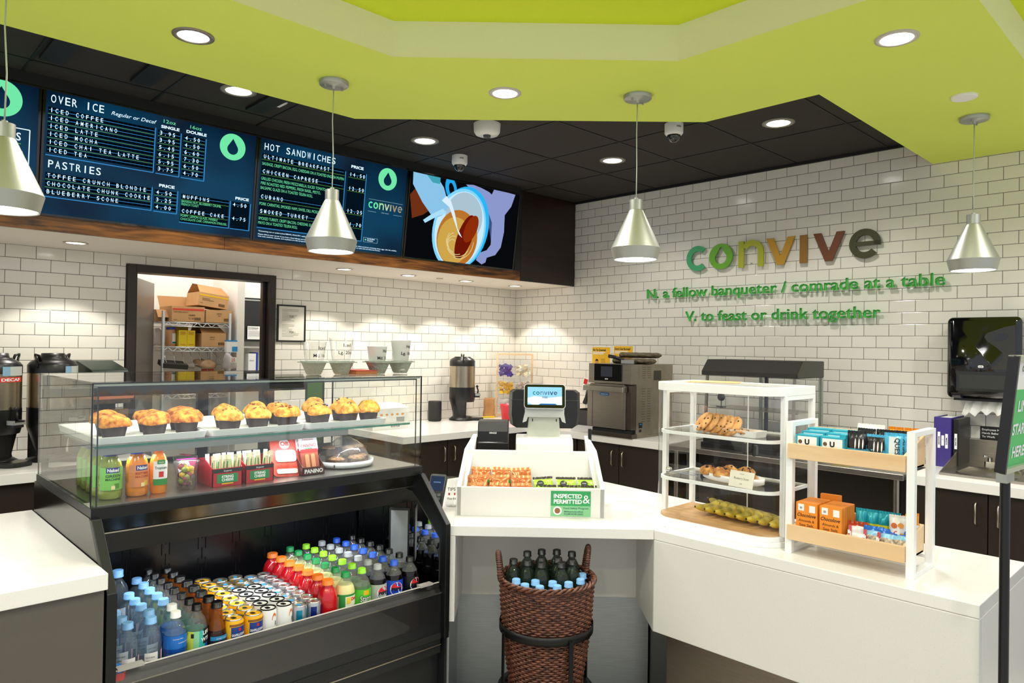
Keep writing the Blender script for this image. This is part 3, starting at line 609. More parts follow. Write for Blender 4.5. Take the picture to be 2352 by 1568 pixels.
# L-shaped counter round the tiled corner
b = B(); b.m(quartz).prism([(-2.0, -0.003), (-2.0, -0.90), (-0.73, -0.90), (-0.73, -2.30), (-0.003, -2.30), (-0.003, -0.003)], 0.903, 0.955); slab('countertop', 'white L-shaped stone countertop round the tiled corner, carrying the oven', b)
cabinet('dark base cabinet with two bow handles under the black speaker', -1.98, -1.12, 'back'); cabinet('dark base cabinet with two bow handles under the steel oven', -1.45, -2.28, 'right'); cabinet('dark corner base cabinet behind the card machine and printer', -0.92, -1.44, 'right', 1)
b = B(); b.m(laminate).box(-1.115, -0.70, -0.86, -0.84, 0.1, 0.902).box(-0.70, -0.68, -0.92, -0.86, 0.1, 0.902); tag(b.obj('corner_filler', None), 'dark filler panel closing the inner corner of the base cabinets', 'panel')
# counter at far right with the sink
b = B(); b.m(quartz).box(-0.73, -0.003, -5.3, -3.87, 0.903, 0.955); slab('countertop', 'white stone countertop under the purple binder and hand sink', b)
cabinet('dark base cabinet with two bow handles below the hand sink', -3.89, -4.60, 'right'); cabinet('dark base cabinet at the far right end under the sink counter', -4.61, -5.28, 'right')
# stainless work table
t = thing('steel_work_table', 'stainless work table between the oven counter and the sink counter', 'work table', (-0.37, -3.085, 0))
b = B(); b.m(steel_x).box(-0.37, 0.36, -0.77, 0.77, 0.915, 0.95); b.obj('tabletop', t, 0.004)
for sx in (-0.32, 0.31):
    for sy in (-0.72, 0.72): b = B(); b.m(steel).cyl(sx, sy, 0.02, 0.915, 0.02, 14); b.cyl(sx, sy, 0, 0.02, 0.026, 14); b.obj('leg', t)
t = thing('undercounter_dark_box', 'dark brown box filling the space under the stainless work table', 'cabinet', (-0.25, -3.085, 0)); b = B(); b.m(laminate).box(-0.2, 0.22, -0.70, 0.69, 0.0, 0.90); b.obj('body', t, 0.003)  # plain dark box closing off the tiles behind the table legs

# register counter (turned 45 degrees) and right-hand counter, one folded stone piece each
b = B(); b.m(quartz).prism([(-3.264, -2.972), (-2.683, -3.553), (-2.105, -3.553), (-2.035, -2.77), (-2.49, -2.20), (-3.10, -2.20), (-3.262, -2.40)], 0.874, 0.914)
o = slab('countertop', 'white stone top of the register counter carrying the snack bin', b)
t = thing('register_counter', 'register counter with a knee recess holding the wicker basket', 'counter', UVZ(0.205, -4.05, 0), QD)
b = B(); b.m(quartz_panel).box(-0.40, 0.41, 0, 0.03, 0.52, 0.873); b.obj('apron_panel', t, 0.002)
b = B(); b.m(quartz_panel).box(-0.408, -0.372, -0.36, 0.0, 0.535, 0.873); b.obj('side_panel', t, 0.002)
b = B(); b.m(brushed('recess_steel', '8F9499', 0.3, 2)).box(-0.40, 0.46, 0.012, 0.03, 0.0, 0.52); b.box(-0.404, -0.392, -0.35, 0.012, 0.0, 0.534); b.m(black_matte).box(-0.40, 0.47, 0.03, 0.05, 0, 0.87); b.obj('steel_kick_panel', t)
t = thing('service_counter', 'long white stone counter on the right with waterfall front', 'counter', (-2.683, -3.555, 0), QR)
b = B(); b.m(quartz).box(-0.0, 1.10, 0, 0.61, 0.874, 0.914); b.obj('top', t, 0.003)
b = B(); b.m(quartz_panel).box(-0.0, 1.10, 0.0, 0.035, 0.515, 0.8735); b.obj('front_apron', t, 0.003)
b = B(); b.m(quartz_panel).box(1.065, 1.10, 0.0355, 0.61, 0.0, 0.8735); b.obj('end_panel', t, 0.003)
b = B(); b.m(brushed('base_steel_warm', '8B8178', 0.32, 2)).box(0.0, 1.06, 0.10, 0.115, 0, 0.873); b.m(laminate).box(0.0, 1.06, 0.57, 0.60, 0.0, 0.873); b.box(0, 0.02, 0.115, 0.57, 0, 0.873); b.obj('base', t)
b = B(); b.m(quartz_panel).prism([(0.0, 0.0), (0.0, 0.035), (-0.33, 0.36), (-0.35, 0.33)], 0.515, 0.8735); b.obj('recess_side_panel', t)
b = B(); b.m(dark_steel).prism([(0.02, 0.10), (0.02, 0.115), (-0.31, 0.40), (-0.325, 0.385)], 0, 0.514); b.obj('recess_side_kick', t)
# condiment counter at the left
b = B(); b.m(quartz).box(-6.2, -4.478, -3.015, -2.02, 0.945, 0.99); slab('countertop', 'white stone top of the near left counter beside the drinks cooler', b)
t = thing('side_counter_base', 'grey-brown laminate base of the near left counter', 'counter', (-5.34, -2.52, 0)); b = B(); b.m(laminate_grey).box(-0.86, 0.856, -0.48, 0.47, 0.1, 0.944); b.m(black_matte).box(-0.86, 0.85, -0.42, 0.42, 0, 0.1); b.obj('body', t)

# ================================================================ refrigerated display case
XL, XR, YF, YB = -4.462, -3.272, -2.80, -2.06
t = thing('display_cooler', 'black open drinks cooler with a glass pastry case on top', 'display case', (-3.867, -2.5, 0)); CASE = t
def cp(b, name, parent=None, bevel=0.0):
    b.xf(Matrix.Translation((3.867, 2.5, 0))); return b.obj(name, parent or t, bevel)
b = B(); b.m(charcoal).box(XL, XR, -2.945, YB, 0.03, 0.47).box(XL, XR, -2.33, YB, 0.47, 1.09); b.m(black_matte).box(XL+0.01, XR-0.01, -2.93, YB, 0, 0.03); b.m(charcoal).box(XL, XR, -2.95, -2.33, 0.47, 0.50); cp(b, 'body', None, 0.002)
b = B(); b.m(black_metal).box(XL+0.012, XR-0.012, -2.935, -2.33, 0.56, 0.5845); cp(b, 'bottle_deck')
b = B(); b.m(mat('cooler_back_black', '111214', 0.25)).box(XL+0.012, XR-0.012, -2.338, -2.331, 0.585, 1.05); b.m(mat('slot_black', '020202', 0.9))
for k in range(9):
    x = XL+0.07+k*0.135
    for j in range(5):
        z = 0.66+0.08*j; b.box(x, x+0.003, -2.3395, -2.338, z, z+0.045).box(x+0.014, x+0.017, -2.3395, -2.338, z+0.04, z+0.085).box(x+0.028, x+0.031, -2.3395, -2.338, z, z+0.045)
cp(b, 'slotted_back_panel')
b = B(); b.m(charcoal).prism([(-2.975, 0.42), (-2.975, 0.655), (-2.955, 0.685), (-2.94, 0.685), (-2.94, 0.42)], XL+0.012, XR-0.012, 'x'); b.m(mat('sill_line', '8E8C86', 0.3, 0.8)).box(XL+0.012, XR-0.012, -2.978, -2.975, 0.653, 0.657); b.m(black_matte).box(XL+0.012, XR-0.012, -2.978, -2.972, 0.475, 0.50); b.m(nickel).box(XL+0.012, XR-0.012, -2.98, -2.973, 0.452, 0.456); cp(b, 'front_sill')
b = B(); b.m(acrylic).box(XL+0.014, XR-0.03, -2.983, -2.979, 0.545, 0.70); b.m(mat('acrylic_bright_edge', 'C9C4BE', 0.2)).box(XL+0.014, XR-0.03, -2.9835, -2.9785, 0.70, 0.7025); b.m(acrylic).box(XR-0.034, XR-0.03, -2.979, -2.90, 0.545, 0.70); b.m(mat('clip_clear', 'A8A49E', 0.3)).box(XR-0.12, XR-0.06, -2.985, -2.96, 0.698, 0.706).box(XL+0.02, XL+0.09, -2.985, -2.96, 0.698, 0.706); cp(b, 'clear_lip')
for nm, x0, x1 in (('left_side_panel', XL-0.014, XL), ('right_side_panel', XR, XR+0.010)):
    b = B(); prof = [(-2.04, 0.0), (-2.04, 1.10), (-2.80, 1.10), (-2.985, 0.92), (-2.985, 0.0)]
    b.m(brushed('side_dark_steel', '3A3833', 0.18, 1) if 'left' in nm else charcoal).prism(prof, x0, x1, 'x'); sp_ = cp(b, nm)
    b = B(); b.m(mirror).prism([(-2.34, 0.587), (-2.34, 1.02), (-2.76, 1.02), (-2.945, 0.86), (-2.945, 0.587)], (x1 if 'left' in nm else x0-0.002), (x1+0.002 if 'left' in nm else x0), 'x'); cp(b, 'inner_mirror')
    b = B(); b.m(black_metal)
    xa, xb = (x0-0.001, x1+0.012) if 'left' in nm else (x0-0.012, x1+0.001)
    b.prism([(-2.80, 1.10), (-2.83, 1.10), (-3.0, 0.925), (-3.0, 0.48), (-2.972, 0.48), (-2.972, 0.915)], xa, xb, 'x'); cp(b, 'front_stile', None, 0.002)
b = B(); b.m(black_metal).prism([(-2.81, 1.094), (-2.81, 1.128), (YB, 1.128), (YB, 1.094)], XL-0.012, XR+0.010, 'x'); b.m(mat('canopy_sheen', '35332A', 0.22, 0.4)).prism([(-2.79, 1.094), (-2.735, 1.035), (-2.70, 1.035), (-2.70, 1.094)], XL, XR, 'x'); b.m(nickel).box(XL, XR, -2.737, -2.73, 1.031, 1.035); b.m(black).prism([(-2.73, 1.033), (-2.715, 0.965), (-2.70, 0.965), (-2.68, 1.033)], XL, XR, 'x'); b.m(black_matte).box(XL, XR, -2.70, -2.34, 1.04, 1.094); cp(b, 'canopy')
b = B(); b.m(emat('cooler_led', 'EAF2FF', 3.5)).box(XL+0.05, XR-0.05, -2.688, -2.678, 1.028, 1.033); cp(b, 'led_strip')
L = bpy.data.lights.new('cooler_led', 'AREA'); L.shape = 'RECTANGLE'; L.size = 1.1; L.size_y = 0.02; L.energy = 3.2; L.color = (0.88, 0.94, 1); lo = bpy.data.objects.new('cooler_led', L); C.objects.link(lo); lo.parent = t; lo.location = (0, -0.17, 1.025); lo.rotation_euler = (R(-18), 0, 0)
b = B(); b.m(steel_x).box(XL, XR, -2.79, YB-0.03, 1.1285, 1.132); cp(b, 'case_floor')
# glass box
g = B(); g.m(glass).box(XL-0.012, XR+0.008, YF, YF+0.006, 1.13, 1.497).box(XL-0.012, XL-0.006, YF+0.006, YB-0.02, 1.13, 1.497).box(XR+0.002, XR+0.008, YF+0.006, YB-0.02, 1.13, 1.497).box(XL-0.012, XR+0.008, YF, YB-0.02, 1.497, 1.503)
cp(g, 'glass_panes')
g = B(); g.m(black_gloss)
for (y0, y1) in ((YF-0.0006, YF+0.004),): g.box(XL-0.013, XR+0.009, y0, y1, 1.4965, 1.4995); g.box(XL-0.013, XL-0.009, y0, y1, 1.13, 1.497).box(XR+0.005, XR+0.009, y0, y1, 1.13, 1.497)
g.box(XL+0.006, XR-0.012, YF+0.0065, YF+0.009, 1.484, 1.489).box(XL+0.004, XL+0.008, YF+0.0065, YF+0.009, 1.13, 1.489).box(XR-0.016, XR-0.012, YF+0.0065, YF+0.009, 1.13, 1.489)
g.box(XL-0.0125, XL-0.0085, YB-0.03, YB-0.022, 1.13, 1.50).box(XR+0.0045, XR+0.0085, YB-0.03, YB-0.022, 1.13, 1.50).box(XL-0.0125, XR+0.0085, YB-0.026, YB-0.0215, 1.5, 1.5035)
cp(g, 'glass_seams')
g = B(); g.m(mat('top_glass_edge', 'B7C6BA', 0.15)).box(XL-0.006, XR+0.004, YF+0.0066, YF+0.01, 1.4895, 1.4965); cp(g, 'top_edge_strip')
g = B(); g.m(black_gloss).box(XL, XR-0.05, YB-0.03, YB-0.01, 1.410, 1.444).box(XL, XR, YB-0.03, YB-0.01, 1.13, 1.15).box(XL+0.555, XL+0.60, YB-0.032, YB-0.01, 1.15, 1.41).box(XL, XL+0.02, YB-0.03, YB-0.01, 1.15, 1.494); g.m(mat('green_reflection_paint', '33501E', 0.25)).box(XR-0.13, XR-0.05, YB-0.032, YB-0.01, 1.15, 1.494); g.m(black_gloss).box(XR-0.05, XR-0.042, YB-0.034, YB-0.01, 1.15, 1.494)  # green upright is a reflection painted as a solid strip in the rear frame
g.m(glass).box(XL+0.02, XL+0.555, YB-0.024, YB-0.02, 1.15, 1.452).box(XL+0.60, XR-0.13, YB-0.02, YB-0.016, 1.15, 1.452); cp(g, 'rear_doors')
g = B(); g.m(glass).box(XL+0.01, XR-0.01, -2.745, -2.20, 1.297, 1.303); g.m(glass_edge).box(XL+0.01, XR-0.01, -2.7475, -2.745, 1.296, 1.304); cp(g, 'glass_shelf')
g = B(); g.m(mat('light_bar_metal', '8C8F8E', 0.35, 0.7)).box(XL+0.01, XR-0.30, -2.742, -2.715, 1.274, 1.2955); g.m(emat('shelf_led', 'DCE8FF', 3.0)).box(XL+0.03, XR-0.32, -2.714, -2.71, 1.274, 1.280); cp(g, 'shelf_light_bar')
L = bpy.data.lights.new('shelf_led', 'AREA'); L.shape = 'RECTANGLE'; L.size = 1.0; L.size_y = 0.015; L.energy = 1.2; L.color = (0.9, 0.95, 1); lo = bpy.data.objects.new('shelf_led', L); C.objects.link(lo); lo.parent = t; lo.location = (0, -0.205, 1.258)
L = bpy.data.lights.new('top_led', 'AREA'); L.shape = 'RECTANGLE'; L.size = 1.05; L.size_y = 0.015; L.energy = 1.8; L.color = (1, 0.97, 0.9); lo = bpy.data.objects.new('top_led', L); C.objects.link(lo); lo.parent = t; lo.location = (0, -0.27, 1.478)
# plain frosted panel in a black frame, beside the cooler's right mirror
t = thing('framed_notice', 'small grey panel in a black frame at the right end of the cooler shelf', 'frame', (-3.345, -2.70, 0.715), R(-48))
b = B(); b.m(black).rbox(0, 0.085, 0, 0.006, 0, 0.235, 0.006, 'y'); b.obj('frame', t); b = B(); b.m(mat('frosted_panel', '7E8080', 0.35, var=0.12, vscale=14)).box(0.007, 0.078, -0.001, 0, 0.010, 0.225); b.obj('card', t)

# ---------------------------------------------------------------- bottles and cans
DZ = 0.585
def pepsi_globe(b, r, z, rad, ang=-90):
    def cd(c, sc_, lo_, hi_, dr):
        pts = []
        for i in range(28):
            a = 2*math.pi*i/28; x, y = rad*sc_*math.cos(a), rad*sc_*math.sin(a); y = max(lo_*rad, min(hi_*rad, y)); pts.append((x, y))
        b.m(c); rr = r+dr
        b.add([(rr*math.cos(R(ang)+x/rr), rr*math.sin(R(ang)+x/rr), z+y) for x, y in pts], [tuple(range(28))], False)
    cd(mat('label_white', 'F4F4F4', 0.4), 1.0, -2, 2, 0.0006); cd(mat('label_red', 'D9202E', 0.4), 0.9, 0.2, 2, 0.0009); cd(mat('label_blue', '1A3FA8', 0.4), 0.9, -2, -0.25, 0.0009)
    b.m(ink); b.ctext('PEPSI', 0, 0, z-rad*0.18, r+0.0012, rad*0.5, ang, 0.05, width=rad*1.6)
def shoulders(R_, h, wave=0.0):
    return [(R_*0.80, 0.0), (R_*0.97, 0.005), (R_, 0.018), (R_, h*0.28), (R_*(1-wave), h*0.34), (R_, h*0.42), (R_, h*0.64), (R_*0.98, h*0.69), (R_*0.90, h*0.75), (R_*0.76, h*0.805), (R_*0.56, h*0.85), (R_*0.43, h*0.878), (0.0135, h*0.895), (0.0135, h*0.925)]
def make_bottle(key, h, R_, body_m, cap_m, cat='bottle', cap_r=0.0145, lab=None, fill=None, wave=0.03, prof=None, capn=20):
    t = thing(key, '', cat, (0, 0, -5))
    p = prof or shoulders(R_, h, wave); b = B()
    if fill:
        lo_ = [q for q in p if q[1] < fill[0]*h]; nx = p[len(lo_)]; pv = lo_[-1]; f_ = (fill[0]*h-pv[1])/(nx[1]-pv[1]); rm = pv[0]+(nx[0]-pv[0])*f_
        b.m(fill[1]).lathe(lo_+[(rm, fill[0]*h)], n=22); b.m(body_m).lathe([(rm, fill[0]*h)]+p[len(lo_):], n=22, cap=False)
    else: b.m(body_m).lathe(p, n=22)
    b.obj('body', t)
    b = B(); z0 = h*0.915
    b.m(cap_m).lathe([(cap_r*1.06, z0), (cap_r*1.06, z0+0.003), (cap_r, z0+0.0035), (cap_r, h-0.0015), (cap_r-0.0015, h)], n=24, fn=lambda r, z, a: r*(1+0.025*math.cos(24*a)) if r > cap_r*0.95 else r); b.obj('cap', t)
    if lab:
        b = B(); lab(b, R_, h); b.obj('label', t)
    return reg(t)
pet = clear('clear_bottle_plastic', (0.90, 0.94, 0.97), 1.5, 0.03, 0.06, (0.75, 0.85, 0.95))
pet_blue = clear('bluish_water_bottle', (0.86, 0.92, 0.97), 1.5, 0.02, 0.07, (0.55, 0.68, 0.85))
pet_neck = clear('clear_bottle_neck', (0.88, 0.90, 0.90), 1.55, 0.03, 0.08, (0.8, 0.8, 0.8))
cap_blue = mat('cap_pale_blue', '7FB6EA', 0.4); cap_white = mat('cap_white', 'F2F2EE', 0.4); cap_black = mat('cap_black', '0B0B0B', 0.3); cap_green = mat('cap_green', '118A45', 0.4); cap_lime = mat('cap_lime', '8ED61E', 0.4); cap_silver = mat('cap_silver', '9DA1A4', 0.4); cap_royal = mat('cap_royal', '1E56C8', 0.4); cap_orange = mat('cap_orange', 'F47A20', 0.4)
cola = mat('dark_cola', '0C0605', 0.08); red_drink = mat('red_drink', 'C4121C', 0.1, coat=0.5); lemon = mat('pale_lemonade', 'E9E2A0', 0.12, coat=0.5)
def lab_evian(b, R_, h):
    b.m(mat('label_paper', 'F1EEEA', 0.5)).cpatch(0, 0, h*0.30, h*0.55, R_+0.0006, -130, -62); b.m(mat('label_pink', 'E9B9BE', 0.5)).cpatch(0, 0, h*0.30, h*0.55, R_+0.0006, -40, 10)
    b.m(ink); 
    for k, s_ in enumerate(('NATURAL', 'SPRING', 'WATER')): b.ctext(s_, 0, 0, h*(0.48-0.05*k), R_+0.001, 0.006, -100)
def lab_aqua(b, R_, h):
    b.m(mat('label_aqua', '1C6FC8', 0.35)).cpatch(0, 0, h*0.46, h*0.69, R_+0.0008, 0, 360, 24); b.m(mat('label_aqua_dark', '0C4AA0', 0.35)).cpatch(0, 0, h*0.46, h*0.51, R_+0.001, 0, 360, 24)
    b.m(mat('label_white', 'F4F4F4', 0.4)); b.ctext('Nutrition Facts', 0, 0, h*0.64, R_+0.0013, 0.005, -110); b.ctext('PURIFIED WATER', 0, 0, h*0.58, R_+0.0013, 0.0045, -80); b.cpatch(0, 0, h*0.53, h*0.63, R_+0.0013, -50, -38)
def lab_life(b, R_, h):
    rr = R_+0.0008
    for a0, a1, c_ in ((-180, -125, 'C9D94A'), (-125, -95, '8FD0A0'), (-95, -60, '3FB8B0'), (-60, 20, '1E62B8'), (20, 180, '2E9E7A')): b.m(mat('label_'+c_, c_, 0.35)).cpatch(0, 0, h*0.22, h*0.66, rr, a0, a1, 5)
    b.m(ink).cpatch(0, 0, h*0.47, h*0.68, rr+0.0004, -72, -30, 4); b.cpatch(0, 0, h*0.57, h*0.63, rr+0.0004, -138, -122, 2); b.m(mat('label_white', 'F4F4F4', 0.4)); b.ctext('LIFE', 0, 0, h*0.595, rr+0.0008, 0.016, -52, 0.03); b.ctext('WTR', 0, 0, h*0.505, rr+0.0008, 0.016, -52, 0.03)
def lab_leaf(b, R_, h):
    rr = R_+0.0008; b.m(mat('label_tea_dark', '23262B', 0.4)).cpatch(0, 0, h*0.16, h*0.47, rr, -150, -30, 8); b.m(mat('label_tea_blue', '2F8FC8', 0.4)).cpatch(0, 0, h*0.47, h*0.53, rr, -150, -30, 8)
    b.m(mat('label_white', 'F4F4F4', 0.4)); b.ctext('SWEET TEA', 0, 0, h*0.485, rr+0.0004, 0.006, -90); b.ctext('PURE', 0, 0, h*0.385, rr+0.0004, 0.017, -90, 0.01, 0.036); b.ctext('LEAF', 0, 0, h*0.295, rr+0.0004, 0.017, -90, 0.01, 0.036)
def lab_gat(b, R_, h):
    rr = R_+0.0008; b.m(mat('label_clear_grey', 'A5938E', 0.35)).cpatch(0, 0, h*0.10, h*0.42, rr, 0, 360, 24); b.m(mat('label_white', 'F4F4F4', 0.4)).cpatch(0, 0, h*0.12, h*0.38, rr+0.0004, -140, -100, 4); b.m(mat('label_orange', 'E8611A', 0.4)).cpatch(0, 0, h*0.24, h*0.34, rr+0.0007, -128, -112, 3)
    b.m(mat('label_white', 'F4F4F4', 0.4)); b.ctext('THIRST', 0, 0, h*0.34, rr+0.0005, 0.006, -60); b.ctext('QUENCHER', 0, 0, h*0.29, rr+0.0005, 0.006, -60)
def lab_dole(b, R_, h):
    rr = R_+0.0008; b.m(mat('label_cream', 'EFF0D8', 0.4)).cpatch(0, 0, h*0.34, h*0.66, rr, 0, 360, 24); b.m(mat('label_green', '2E8F3E', 0.4)); b.cpatch(0, 0, h*0.625, h*0.66, rr+0.0004, 0, 360, 24); b.cpatch(0, 0, h*0.34, h*0.375, rr+0.0004, 0, 360, 24); b.cpatch(0, 0, h*0.34, h*0.66, rr+0.0003, -175, -135, 4)
    b.m(mat('label_lemon', 'F2D23C', 0.4)).cpatch(0, 0, h*0.50, h*0.61, rr+0.0005, -128, -102, 4); b.m(mat('label_red', 'D9202E', 0.4)); b.ctext('Dole', 0, 0, h*0.55, rr+0.0008, 0.016, -75, 0.04); b.m(mat('label_green', '2E8F3E', 0.4)); b.ctext('LEMONADE', 0, 0, h*0.42, rr+0.0008, 0.013, -82, 0.04, 0.046)
def lab_starry(b, R_, h):
    rr = R_+0.0008; b.m(mat('label_starry', '4FC52E', 0.35)).cpatch(0, 0, h*0.36, h*0.67, rr, 0, 360, 24); b.m(mat('label_yellow', 'E9E22A', 0.35)).cpatch(0, 0, h*0.36, h*0.46, rr+0.0003, -110, -30, 6); b.m(mat('label_gold', 'F0B81E', 0.35)).cpatch(0, 0, h*0.57, h*0.65, rr+0.0003, -108, -72, 4)
    b.m(ink); b.ctext('Starry', 0, 0, h*0.465, rr+0.0005, 0.030, -89, 0.06, 0.052); b.m(mat('label_white', 'F4F4F4', 0.4)); b.ctext('Starry', 0, 0, h*0.467, rr+0.0009, 0.029, -89, 0.01, 0.049)
def lab_pep(col):
    def f(b, R_, h):
        b.m(mat('label_'+col, col, 0.35)).cpatch(0, 0, h*0.38, h*0.68, R_+0.0008, 0, 360, 24); pepsi_globe(b, R_+0.0008, h*0.53, 0.026, -90)
        b.m(mat('label_white', 'F4F4F4', 0.4)); b.ctext('ZERO' if col == '0D0D10' else 'COLA', 0, 0, h*0.50, R_+0.0012, 0.008, -30)
    return f
BH = 0.215
protos = {
 'evian': make_bottle('water_bottle', BH, 0.031, pet_blue, cap_blue, lab=lab_evian, cap_r=0.0155),
 'evian_big': make_bottle('water_bottle', 0.268, 0.036, pet_blue, cap_blue, lab=lab_evian, cap_r=0.0165),
 'aqua': make_bottle('water_bottle', BH, 0.0325, pet, cap_white, lab=lab_aqua, fill=(0.70, clear('blue_water', (0.35, 0.62, 0.9), 1.5, 0.03, 0.35, (0.08, 0.3, 0.7)))),
 'life': make_bottle('water_bottle', 0.222, 0.0315, pet_neck, cap_black, lab=lab_life),
 'leaf': make_bottle('tea_bottle', BH, 0.0315, clear('amber_neck', (0.65, 0.28, 0.05), 1.5, 0.03, 0.35, (0.45, 0.14, 0.01)), cap_black, lab=lab_leaf, cap_r=0.0175, fill=(0.60, mat('brown_tea', '2E1408', 0.12)), prof=[(0.026, 0), (0.031, 0.006), (0.0315, 0.09), (0.028, 0.115), (0.021, 0.15), (0.0175, 0.175), (0.0165, 0.198)]),
 'gat': make_bottle('sports_drink_bottle', 0.2, 0.036, red_drink, cap_orange, lab=lab_gat, cap_r=0.0195, prof=[(0.029, 0), (0.035, 0.006), (0.036, 0.05), (0.034, 0.056), (0.036, 0.064), (0.036, 0.125), (0.0345, 0.143), (0.030, 0.158), (0.023, 0.169), (0.018, 0.175), (0.018, 0.188)]),
 'dole': make_bottle('lemonade_bottle', 0.212, 0.0355, pet_neck, cap_green, lab=lab_dole, fill=(0.80, lemon)),
 'starry': make_bottle('soda_bottle', 0.212, 0.0345, pet_neck, cap_lime, lab=lab_starry, fill=(0.72, clear('green_soda', (0.5, 0.72, 0.45), 1.5, 0.03, 0.35, (0.25, 0.45, 0.2)))),
 'diet': make_bottle('soda_bottle', 0.212, 0.0345, pet_neck, cap_silver, lab=lab_pep('B4B9AE'), fill=(0.76, cola)),
 'pepsi': make_bottle('soda_bottle', 0.212, 0.0345, pet_neck, cap_royal, lab=lab_pep('1648C8'), fill=(0.76, cola)),
 'zero': make_bottle('soda_bottle', 0.212, 0.0345, pet_neck, cap_black, lab=lab_pep('0D0D10'), fill=(0.76, cola)),
}
def make_can(key, h, R_, side, lid_m, deco, tab=None):
    t = thing(key, '', 'can', (0, 0, -5))
    b = B(); b.m(side).lathe([(R_*0.8, 0), (R_*0.95, 0.004), (R_, 0.012), (R_, h-0.014), (R_*0.9, h-0.004)], n=24); deco(b, R_, h); b.obj('body', t)
    b = B(); b.m(lid_m).lathe([(R_*0.90, h-0.005), (R_*0.92, h), (R_*0.86, h), (R_*0.82, h-0.005), (0, h-0.005)], n=24, cap=False); b.obj('lid', t)
    b = B(); b.m(tab or nickel).rbox(-0.007, 0.007, -0.006, 0.014, h-0.0045, h-0.003, 0.005); b.obj('pull_tab', t)
    return reg(t)
def d_pel(b, R_, h):
    b.m(mat('can_brown', '8A5A22', 0.4)).cpatch(0, 0, h*0.86, h*0.91, R_+0.0006, -150, -30, 8); b.m(mat('can_navy', '1B3F8C', 0.4)).cpatch(0, 0, h*0.40, h*0.85, R_+0.0006, -140, -40, 8)
    b.m(mat('label_red', 'D9202E', 0.4)).cpatch(0, 0, h*0.76, h*0.82, R_+0.001, -97, -83, 2); b.m(mat('label_white', 'F4F4F4', 0.4)); b.ctext('SANPELLEGRINO', 0, 0, h*0.66, R_+0.001, 0.011, -90, 0.03, 0.05); b.ctext('LIMONATA', 0, 0, h*0.48, R_+0.001, 0.008, -90, 0.03)
def d_cel(b, R_, h):
    b.m(mat('celsius_orange', 'E8733A', 0.4))
    for k in range(10): a = 40+14*k; b.cpatch(0, 0, h*0.74+0.018*math.sin(R(a)), h*0.74+0.024*math.sin(R(a))+0.002, R_+0.0006, -74+18*math.cos(R(a))-2, -74+18*math.cos(R(a))+3, 1)
    b.m(mat('celsius_grey', '55585A', 0.4)).cpatch(0, 0, h*0.64, h*0.73, R_+0.0006, -66, -58, 2); b.m(ink); b.ctext('CELSIUS', 0, 0, h*0.54, R_+0.0006, 0.011, -80, 0.0, 0.04); b.m(mat('celsius_orange', 'E8733A', 0.4)); b.cpatch(0, 0, h*0.30, h*0.42, R_+0.0006, -88, -72, 2)
def d_rb(c1):
    def f(b, R_, h):
        for a in (-150, -70, 10, 90): b.m(mat('rb_'+c1, c1, 0.25, 0.5)).cpatch(0, 0, h*0.1, h*0.9, R_+0.0005, a, a+44, 4)
        b.m(mat('label_red', 'D9202E', 0.4)); b.ctext('Red Bull', 0, 0, h*0.46, R_+0.001, 0.013, -92, 0.05, 0.044)
    return f
silverc = mat('can_silver', 'C3C7CB', 0.25, 0.7); lid = mat('can_lid', 'C9C8C4', 0.25, 0.9)
protos.update({'pel': make_can('drink_can', 0.152, 0.0305, mat('can_yellow', 'F2B41C', 0.35), lid, d_pel), 'cel': make_can('drink_can', 0.157, 0.0275, mat('can_white', 'EDEDEB', 0.35), mat('can_lid_black', '090909', 0.5, spec=0.2), d_cel, black), 'rbs': make_can('drink_can', 0.14, 0.0265, silverc, lid, d_rb('1E93B8'), mat('tab_blue', '3FA0D8', 0.4)), 'rb': make_can('drink_can', 0.14, 0.0265, silverc, lid, d_rb('1B2F8F')), 'gold': make_can('drink_can', 0.148, 0.028, mat('can_gold', 'A8904A', 0.3, 0.7), lid, lambda b, R_, h: None, mat('tab_blue', '3FA0D8', 0.4))})
used = set()
def put(kind, x, y, z, label, group, rz=0.0, sc_=1.0):
    p = protos[kind]
    if kind not in used:
        used.add(kind); p.location = (x, y, z); p.rotation_euler = (0, 0, rz); p['label'] = label; p['group'] = group; o = p
    else: o = dup(p, (x, y, z), label, rz, group)
    if sc_ != 1.0: o.scale = (sc_, sc_, sc_)
    return o
cols = [  # x, kinds front to back, pitch, description
 (-4.395, ['evian']*5, 0.058, 'pale blue capped water, leftmost cooler row'),
 (-4.328, ['evian']*5, 0.066, 'pale blue capped water, second cooler row'),
 (-4.260, ['aqua']*2+['evian']*5, 0.068, 'water bottle'),
 (-4.194, ['life']*8, 0.066, 'black capped water with colourful label'),
 (-4.131, ['leaf']*8, 0.066, 'brown tea bottle with black cap'),
 (-4.078, ['pel']*6, 0.062, 'yellow can, left yellow row'),
 (-4.015, ['pel']*8, 0.062, 'yellow can, right yellow row'),
 (-3.962, ['cel']*5+['gold']*3, 0.058, 'can in the left black-lidded row'),
 (-3.905, ['cel']*5+['gold']*3, 0.058, 'can in the right black-lidded row'),
 (-3.849, ['rbs']*8, 0.056, 'light blue and silver can'),
 (-3.795, ['rb']*8, 0.056, 'navy and silver can beside red bottles'),
 (-3.738, ['gat']*7, 0.0725, 'orange capped red drink bottle'),
 (-3.667, ['dole']*7, 0.0715, 'green capped pale lemonade bottle'),
 (-3.597, ['starry']*7, 0.0705, 'lime capped green soda bottle'),
 (-3.527, ['diet']*7, 0.0705, 'silver capped diet cola bottle'),
 (-3.456, ['pepsi']*7, 0.0705, 'royal blue capped cola bottle'),
 (-3.380, ['zero']*7, 0.0705, 'black capped cola bottle, rightmost row')]
